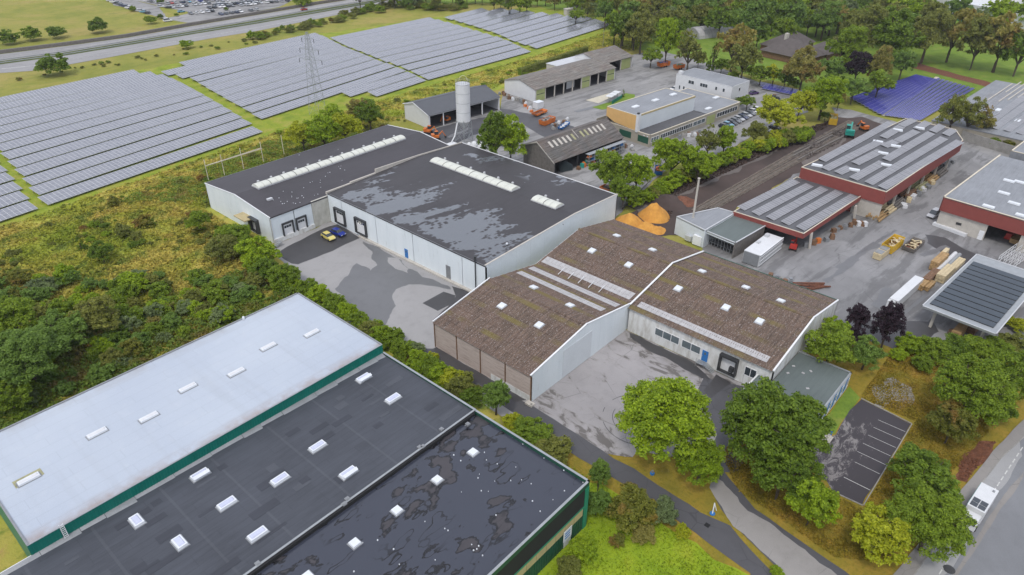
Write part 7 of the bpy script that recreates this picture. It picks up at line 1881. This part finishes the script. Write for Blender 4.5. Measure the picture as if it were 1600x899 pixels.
rnd = random.Random(31); cnt = 0
while cnt < 190:
    px, py = rnd.uniform(-25, 460), rnd.uniform(428, 680)
    x, y = G(px, py, 1.5)
    if not inpoly(x, y, poly_th) or (x > 3 and y < 106.2): continue
    cnt += 1; lf = rnd.choices(['mid', 'olive', 'bright', 'dark', 'rusty', 'grey', 'cool', 'autumn'], (8, 6, 9, .5, 2, 4, 5, .4))[0]
    cw = {'mid': 'green', 'olive': 'olive', 'dark': 'dark green', 'cool': 'cool green', 'grey': 'silvery', 'autumn': 'golden', 'bright': 'bright green', 'rusty': 'rusty green'}[lf]; reg = 'left' if px < 150 else 'middle' if px < 310 else 'right'
    T(px, py, rnd.uniform(9, 21), rnd.uniform(.7, 1.0), 'shrub', lf, f'{cw} shrub in the {reg} of the thicket behind the pale blue roofed hall', 'thicket_shrub', 'shrub', 'shrubs in the thicket')
cnt = 0
while cnt < 85:
    px, py = rnd.uniform(0, 470), rnd.uniform(235, 430)
    x, y = G(px, py, .6)
    if y > 199 or x > 73 and y < 180: continue
    if mnoise.noise(Vector((x * .05, y * .05, 3))) < -.05: continue
    cnt += 1; lf = rnd.choices(['mid', 'olive', 'rusty', 'dark', 'bright'], (4, 6, 5, 2, 2))[0]
    cw = {'mid': 'green', 'olive': 'olive', 'dark': 'dark green', 'bright': 'bright green', 'rusty': 'rusty'}[lf]; reg = 'near the solar rows' if y > 175 else 'in its middle' if y > 150 else 'near the thicket'
    T(px, py, rnd.uniform(3.5, 9), rnd.uniform(.55, .8), 'shrub', lf, f'{cw} low bush on the rough grassland, {reg}', 'scrub_bush', 'shrub', 'scrub bushes on the grassland')
cnt = 0
while cnt < 40:
    px, py = rnd.uniform(430, 860), rnd.uniform(95, 260)
    x, y = G(px, py, .5)
    if not (188 < y < 213 and 100 < x < 300): continue
    cnt += 1
    T(px, py, rnd.uniform(2.5, 6), .6, 'shrub', rnd.choice(['olive', 'mid', 'rusty', 'bright']), 'low bush on the grass strip between solar field and depot', 'scrub_bush', 'shrub', 'bushes on the grass strip')
# clipped hedge behind the garages
p, q = G(812, 118), G(916, 82); L = hypot(q[0] - p[0], q[1] - p[1]); rg = np.random.default_rng(5); n = 5200
side = rg.random(n); X = rg.uniform(0, L, n); Y = np.where(side < .45, rg.uniform(-1.1, 1.1, n), np.where(side < .9, -1.1, 1.1) + rg.normal(0, .06, n)); Z = np.where(side < .45, 2.6 + rg.normal(0, .07, n), rg.uniform(0, 2.6, n))
Nn = np.where((side < .45)[:, None], [0, 0, 1], np.where((side < .9)[:, None], [0, -1, .2], [0, 1, .2])) + rg.normal(0, .4, (n, 3))
me = leaf_mesh('foliage', np.stack([X, Y, Z], 1), Nn, rg.uniform(.12, .3, n), 3)
h = thing('clipped_hedge', 'long clipped olive hedge behind the roof of the lime doored garages', 'hedge', (*p, 0), atan2(q[1] - p[1], q[0] - p[0]))
o_ = part(h, 'foliage', me, 'leaf_olive'); me.materials[0] = MT['leaf_olive']; part(h, 'core', M().box(.1, -1, 0, L - .1, 1, 2.5), 'leaf_dark')
# meadow bushes beyond the motorway
for a in [(12, 62, 16, 'dark', 'round dark bush nearest the left edge beyond the motorway'), (49, 57, 16, 'mid', 'second round bush from the left beyond the motorway'), (88, 53, 16, 'dark', 'third round dark bush from the left beyond the motorway'), (155, 44, 17, 'dark', 'wide dark bush beyond the motorway, fourth from the left'), (235, 33, 10, 'mid', 'round bush between meadow and far car park'), (250, 27, 6, 'dark', 'small dark bush at the corner of the far car park'), (88, 106, 26, 'dark', 'wide dark bush on the verge between motorway and left solar field'), (208, 15, 6, 'mid', 'small bush on the left side of the far car park'), (275, 24, 4, 'mid', 'tiny tree on the far car park verge'), (353, 15, 4, 'dark', 'tiny dark tree among the parked cars'), (250, 3, 6, 'dark', 'dark round tree at the top of the far car park'), (472, 3, 14, 'mid', 'green bush right of the far car park'), (291, 71, 11, 'bright', 'bright green bush on the motorway verge above the left solar rows'), (393, 57, 9, 'bright', 'small green bush between motorway and middle solar field')]:
    T(a[0], a[1], a[2], .8, 'shrub', a[3], a[4], 'bush', 'bush')
rnd = random.Random(77)
for i in range(46):
    t_ = i / 45; px = 400 + 330 * t_; base = 62 - 52 * t_ if px < 600 else 34 - 22 * (px - 600) / 130
    py = (60 - .22 * (px - 400)) if px < 640 else 14
    T(px + rnd.uniform(-4, 4), max(2, py - 4 + rnd.uniform(-4, 4)), rnd.uniform(5, 10), .7, 'shrub', rnd.choice(['olive', 'mid', 'rusty', 'mid']), 'bush in the belt between the motorway and the solar fields', 'belt_bush', 'bush', 'bushes along the motorway')
for i in range(30):
    px = rnd.uniform(0, 420); py = 124 - .165 * px + rnd.uniform(0, 9)
    T(px, py, rnd.uniform(2, 5), .6, 'shrub', rnd.choice(['olive', 'rusty', 'mid']), 'small bush on the rough verge above the left solar field', 'verge_bush', 'bush', 'small bushes on the motorway verge')
# background wood: named trees
BG = [(975, 42, 22, 1.1, 'mid', 'dark', 'dark tree at the left edge of the wood behind the garages'), (1003, 50, 26, 1.1, 'mid', 'olive', 'olive tree just behind the ridge of the far garages'), (1043, 64, 23, 1.5, 'oval', 'bright', 'tall bright green tree above the orange trailers'), (1018, 88, 16, .9, 'far', 'mid', 'low green tree at the edge of the depot yard'),
      (1077, 82, 26, 1.1, 'farloose', 'olive', 'thin olive tree left of the pointed dark tree'), (1115, 88, 12, 1.9, 'cone', 'dark', 'pointed dark conifer in front of the greenhouse tunnel'), (1148, 74, 30, 1.1, 'farloose', 'autumn', 'sparse brownish tree right of the greenhouse tunnel'), (1163, 95, 26, 1.15, 'far', 'olive', 'drooping olive willow left of the brown roofed house'), (1128, 102, 12, 1, 'far', 'dark', 'dark low tree behind the white office'),
      (1185, 55, 16, 1.1, 'far', 'dark', 'dark tree behind the left wing of the hip roofed house'), (1228, 45, 20, 1.1, 'far', 'mid', 'green tree above the hip roofed house'), (1257, 107, 28, 1.1, 'mid', 'autumn', 'golden olive tree in front of the hip roofed house'), (1300, 107, 21, 1, 'far', 'cool', 'cool green round tree right of the golden olive tree'), (1319, 96, 8, 1, 'far', 'yellow', 'small yellow green tree between the round tree and the dark purple one'), (1341, 104, 21, 1.15, 'mid', 'purple', 'dark purple tree above the blue solar field'), (1376, 104, 20, 1.5, 'oval', 'autumn', 'golden tree right of the dark purple tree'), (1412, 98, 19, 1.2, 'far', 'cool', 'cool green tree at the upper corner of the blue solar field'),
      (1335, 138, 22, .9, 'far', 'cool', 'low dark green bush tree left of the blue solar field'), (1374, 130, 22, .9, 'far', 'mid', 'low mid green tree touching the blue solar field'), (1302, 132, 20, .9, 'far', 'dark', 'dark low tree behind the tall green tree'), (1400, 58, 36, 1.05, 'mid', 'dark', 'big dark tree left of the golf lawn'), (1350, 50, 35, 1.1, 'mid', 'olive', 'big olive tree behind the dark purple tree'), (1322, 74, 30, 1.1, 'mid', 'mid', 'big mid green tree behind the cool green tree'), (1290, 30, 25, 1.1, 'mid', 'cool', 'cool grey green tree in the upper wood'), (1452, 55, 33, 1.15, 'mid', 'olive', 'first tall olive tree above the golf lawn'), (1493, 52, 30, 1.3, 'farloose', 'autumn', 'second tall golden tree above the golf lawn'), (1530, 66, 32, 1.15, 'mid', 'olive', 'third olive tree above the golf lawn'), (1568, 66, 34, 1.2, 'farloose', 'autumn', 'fourth golden birch above the golf lawn'), (1597, 82, 26, 1.2, 'far', 'dark', 'dark tree at the right picture edge above the golf lawn'),
      (1265, 75, 10, 1.2, 'cone', 'dark', 'small dark conifer beside the hip roofed house'), (1210, 116, 17, .8, 'far', 'yellow', 'yellow green bush below the hip roofed house'), (1190, 116, 17, .8, 'far', 'mid', 'mid green bush below the hip roofed house'), (1228, 120, 17, .9, 'far', 'dark', 'dark bush below the hip roofed house'), (1175, 112, 10, .9, 'far', 'bright', 'bright bush behind the white office corner'),
      (1492, 176, 28, 1.1, 'loose', 'olive', 'first sparse birch by the grey concrete wall'), (1517, 182, 26, 1.1, 'loose', 'olive', 'second sparse birch by the grey concrete wall'), (1538, 190, 21, 1.1, 'loose', 'autumn', 'third thin birch by the grey concrete wall'), (1555, 222, 9, .8, 'far', 'mid', 'small green bush by the grey concrete wall'), (1577, 226, 9, .8, 'far', 'rusty', 'rusty bush by the grey concrete wall'), (1596, 226, 9, .9, 'far', 'bright', 'bright bush at the right edge by the concrete wall'), (1145, 118, 10, .9, 'far', 'mid', 'green bush directly behind the roof of the white office'), (1092, 92, 12, 1, 'far', 'mid', 'green tree at the left corner of the white office'), (1240, 132, 10, .8, 'far', 'mid', 'green bush beside the small blue solar strip'),
      (1155, 158, 8, .8, 'far', 'dark', 'round clipped dark bush at the white office corner'), (1168, 160, 12, .8, 'far', 'mid', 'round green bush at the head of the parked car row'), (974, 145, 4, 1.5, 'cone', 'dark', 'tiny dark conifer beside the sandy court'), (1290, 181, 9, .8, 'far', 'dark', 'dark undergrowth left of the yellow skip')]
for a in BG: T(a[0], a[1], a[2], a[3], a[4], a[5], a[6])
# background wood: the mass of trees along the top of the picture
rnd = random.Random(99); cnt = 0; placed = []
tries = 0
while cnt < 285 and tries < 30000:
    tries += 1
    px = rnd.uniform(560, 1640); py = rnd.uniform(-38, 72)
    lim = 18 + (px - 560) * .06 if px < 900 else 52 if px < 1100 else 48
    if px < 900: lim = 13 if px < 800 else 16
    if px < 640: lim = 2
    if 640 <= px < 760: lim = 5
    if 760 <= px < 900: lim = 9
    if 900 <= px < 960: lim = 28
    if py > lim: continue
    if 1068 < px < 1140 and 34 < py: continue
    if 1180 < px < 1290 and py > 36: continue
    if 1430 < px and py > 30 : continue
    if 1440 < px < 1600 and -6 < py < 16 and rnd.random() < .7: continue
    if any(abs(px - a) < 9 and abs(py - b_) < 6 for a, b_ in placed): continue
    placed.append((px, py)); cnt += 1; reg = 'behind the solar fields' if px < 900 else 'behind the garage yard' if px < 1060 else 'round the greenhouse tunnel' if px < 1180 else 'above the hip roofed house' if px < 1320 else 'above the blue solar field' if px < 1450 else 'in the top right corner'
    lv = 'front' if py > lim * .55 else 'middle' if py > lim * .1 else 'back'; lf = rnd.choices(['mid', 'olive', 'dark', 'cool', 'grey', 'autumn', 'bright'], (6, 6, 4, 5, 3, 2.0, 3))[0]; cw = {'mid': 'green', 'olive': 'olive', 'dark': 'dark green', 'cool': 'cool green', 'grey': 'silvery green', 'autumn': 'golden', 'bright': 'bright green'}[lf]; R = rnd.uniform(13, 23) * (1 if px > 940 else .62)
    T(px, py, R, rnd.uniform(.95, 1.3), rnd.choice(['far', 'far', 'far', 'farloose']), lf, f'{cw} tree in the {lv} of the wood {reg}', 'wood_tree', 'tree', 'trees of the background wood')

# ================================================================== GROUND COVER
def tufts(name, poly, n, h, seed, mat, spread=.5, avoid=None, z=0, hv=None):
    rg = np.random.default_rng(seed); xs = [p[0] for p in poly]; ys = [p[1] for p in poly]; out = []
    A = np.array(poly)
    m_ = n * 3
    X = rg.uniform(min(xs), max(xs), m_); Y = rg.uniform(min(ys), max(ys), m_)
    ins = np.zeros(m_, bool); j = len(poly) - 1
    for i in range(len(poly)):
        yi, yj, xi, xj = A[i, 1], A[j, 1], A[i, 0], A[j, 0]
        c = ((yi > Y) != (yj > Y)) & (X < (xj - xi) * (Y - yi) / (yj - yi + 1e-12) + xi); ins ^= c; j = i
    if avoid is not None: ins &= ~avoid(X, Y)
    X = X[ins][:n]; Y = Y[ins][:n]; k = len(X)
    f = np.sin(X * .31 + 1) * np.cos(Y * .27) + .6 * np.sin(X * .83 + Y * .61) + .4 * np.sin(Y * 1.9 - X * 1.3)
    S = h * rg.uniform(.5, 1.3, k) * (1 + .35 * np.clip(f, -1, 1.6))
    C = np.stack([X, Y, z + S * .7 * rg.uniform(.1, 1, k)], 1); Nn = rg.normal(size=(k, 3)) * .6 + [0, 0, 1.0]
    me = leaf_mesh(name, C, Nn, S, seed + 1); me.materials[0] = MT[mat]
    return part(None, name, me, mat, 'stuff')
scrub = [(-40, 150), (-40, 196), (44, 203), (118, 212), (150, 200), (140, 178), (118, 175), (74, 174.5), (74, 146), (69, 140), (68, 110), (60, 106), (-20, 106)]
a = tufts('rough_grass', scrub, 90000, .30, 5, 'tuft_scrub'); tag(a, 'rough ochre and green grass and weeds covering the scrubland', 'grass')
a = tufts('rough_grass', [(118, 212), (168, 214), (260, 214), (340, 220), (350, 205), (300, 186), (262, 196), (215, 195), (196, 190), (152, 192), (140, 176)], 32000, .26, 6, 'tuft_scrub'); tag(a, 'rough grass on the strip between the solar fields and the depot', 'grass')
def av(X, Y): return (X < 58.4) & (Y > 37)
a = tufts('lawn_grass', [(40, -20), (62, -20), (66, 4), (65.5, 22), (66, 36), (66, 46), (58.5, 58), (58.5, 37), (40, 36)], 42000, .075, 7, 'tuft_lawn', avoid=av); tag(a, 'bright green lawn in the foreground beside the access road', 'grass')
def av2(X, Y): return ((X > 87.6) & (X < 112.7) & (Y > 8.8) & (Y < 18.3)) | ((X > 87) & (X < 97) & (Y > 13) & (Y < 26)) | ((X > 95.8) & (Y > 18))
a = tufts('dry_grass', [(80, 3.5), (102, 1.5), (118, -1), (130, 2), (138, 4), (136, 22), (128, 28), (115, 29), (113.8, 20), (96, 30), (84, 29.5), (78.5, 24), (78, 18), (76.5, 9)], 60000, .10, 8, 'tuft_dry', avoid=av2); tag(a, 'dry yellow brown grass on the verge round the car park', 'grass')
a = tufts('fallen_leaves', GP([(1500, 720), (1530, 690), (1555, 690), (1540, 715), (1510, 752), (1495, 750)]), 1500, .1, 9, 'leaf_litter'); tag(a, 'reddish fallen leaves beside the pavement', 'leaves')

def thicket(name, poly, n, seed, mat, hmax, sz, label):
    rg = np.random.default_rng(seed); A = np.array(poly); X = rg.uniform(A[:, 0].min(), A[:, 0].max(), n * 3); Y = rg.uniform(A[:, 1].min(), A[:, 1].max(), n * 3)
    ins = np.zeros(n * 3, bool); j = len(A) - 1
    for i in range(len(A)):
        ins ^= ((A[i, 1] > Y) != (A[j, 1] > Y)) & (X < (A[j, 0] - A[i, 0]) * (Y - A[i, 1]) / (A[j, 1] - A[i, 1] + 1e-12) + A[i, 0]); j = i
    X = X[ins][:n]; Y = Y[ins][:n]; k = len(X)
    H = np.array([max(0, .5 + .75 * mnoise.noise(Vector((x * .22, y * .22, seed))) + .5 * mnoise.noise(Vector((x * .7, y * .7, seed))) + .2 * mnoise.noise(Vector((x * 2, y * 2, seed)))) for x, y in zip(X, Y)]) * hmax
    ok = H > .25; X, Y, H = X[ok], Y[ok], H[ok]; k = len(X)
    C = np.stack([X, Y, H * rg.uniform(.55, 1.05, k)], 1); Nn = rg.normal(size=(k, 3)) * .6 + [0, 0, .8]
    me = leaf_mesh(name, C, Nn, sz * rg.uniform(.6, 1.4, k), seed + 1, .4); me.materials[0] = MT[mat]
    return tag(part(None, name, me, mat, 'stuff'), label, 'thicket')
pt = [(-45, 106), (2, 105.6), (60, 105.4), (66, 110), (68, 124), (70, 136), (60, 138), (48, 134), (34, 137), (20, 132), (0, 138), (-45, 138)]
thicket('bramble_thicket', pt, 70000, 3, 'leaf_bramble', 2.0, .2, 'tangled green brambles filling the ground between the thicket shrubs')
thicket('weed_growth', [(-40, 136), (-40, 190), (50, 196), (100, 200), (73, 176), (73, 150), (66, 138)], 45000, 9, 'tuft_scrub', .9, .17, 'tall weeds in patches on the rough grassland')
thicket('weed_growth', [(77, 176), (120, 176), (138, 177), (140, 196), (118, 208), (90, 200), (60, 196)], 26000, 12, 'leaf_bramble', 1.1, .18, 'green weeds behind the left warehouse below the front solar rows')

def rubble(name, poly, n, seed, mat, sz, label, hmax=.35):
    rg = np.random.default_rng(seed); A = np.array(poly); X = rg.uniform(A[:, 0].min(), A[:, 0].max(), n * 4); Y = rg.uniform(A[:, 1].min(), A[:, 1].max(), n * 4); ins = np.zeros(n * 4, bool); j = len(A) - 1
    for i in range(len(A)):
        ins ^= ((A[i, 1] > Y) != (A[j, 1] > Y)) & (X < (A[j, 0] - A[i, 0]) * (Y - A[i, 1]) / (A[j, 1] - A[i, 1] + 1e-12) + A[i, 0]); j = i
    X = X[ins][:n]; Y = Y[ins][:n]; k = len(X); g = np.clip(np.sin(X * .35) * np.cos(Y * .5 + X * .1) + .3, 0, 1)
    me = leaf_mesh(name, np.stack([X, Y, .04 + hmax * g * rg.random(k)], 1), rg.normal(size=(k, 3)) * .5 + [0, 0, .9], sz * rg.uniform(.5, 1.5, k), seed, .5, 1.1); me.materials[0] = MT[mat]
    return tag(part(None, name, me, mat, 'stuff'), label, 'rubble')
rubble('earth_clods', GP([(1060, 305), (1200, 240), (1290, 200), (1300, 188), (1250, 205), (1120, 260), (1030, 300), (1010, 330), (1045, 345)]), 9000, 3, 'earth_clod', .28, 'dark brown earth clods strewn along the rail yard')
rubble('stone_rubble', GP([(1235, 240), (1300, 203), (1330, 200), (1310, 225), (1260, 250)]), 4000, 4, 'ballast_grey', .22, 'grey stone rubble heap between the track beams', .8)

# ================================================================== AIR
hb = M(); hb.box(-800, -800, -1.2, 2500, 2500, 96)
hz = NB('haze_air'); hz.n.remove(hz.b); pv = hz.new('VolumePrincipled'); pv.inputs['Color'].default_value = (.9, .94, 1, 1); pv.inputs['Density'].default_value = .00009; pv.inputs['Anisotropy'].default_value = .2
hz.lk(pv.outputs[0], hz.out.inputs['Volume'])
hobj = part(None, 'haze', hb, hz.m, 'stuff')
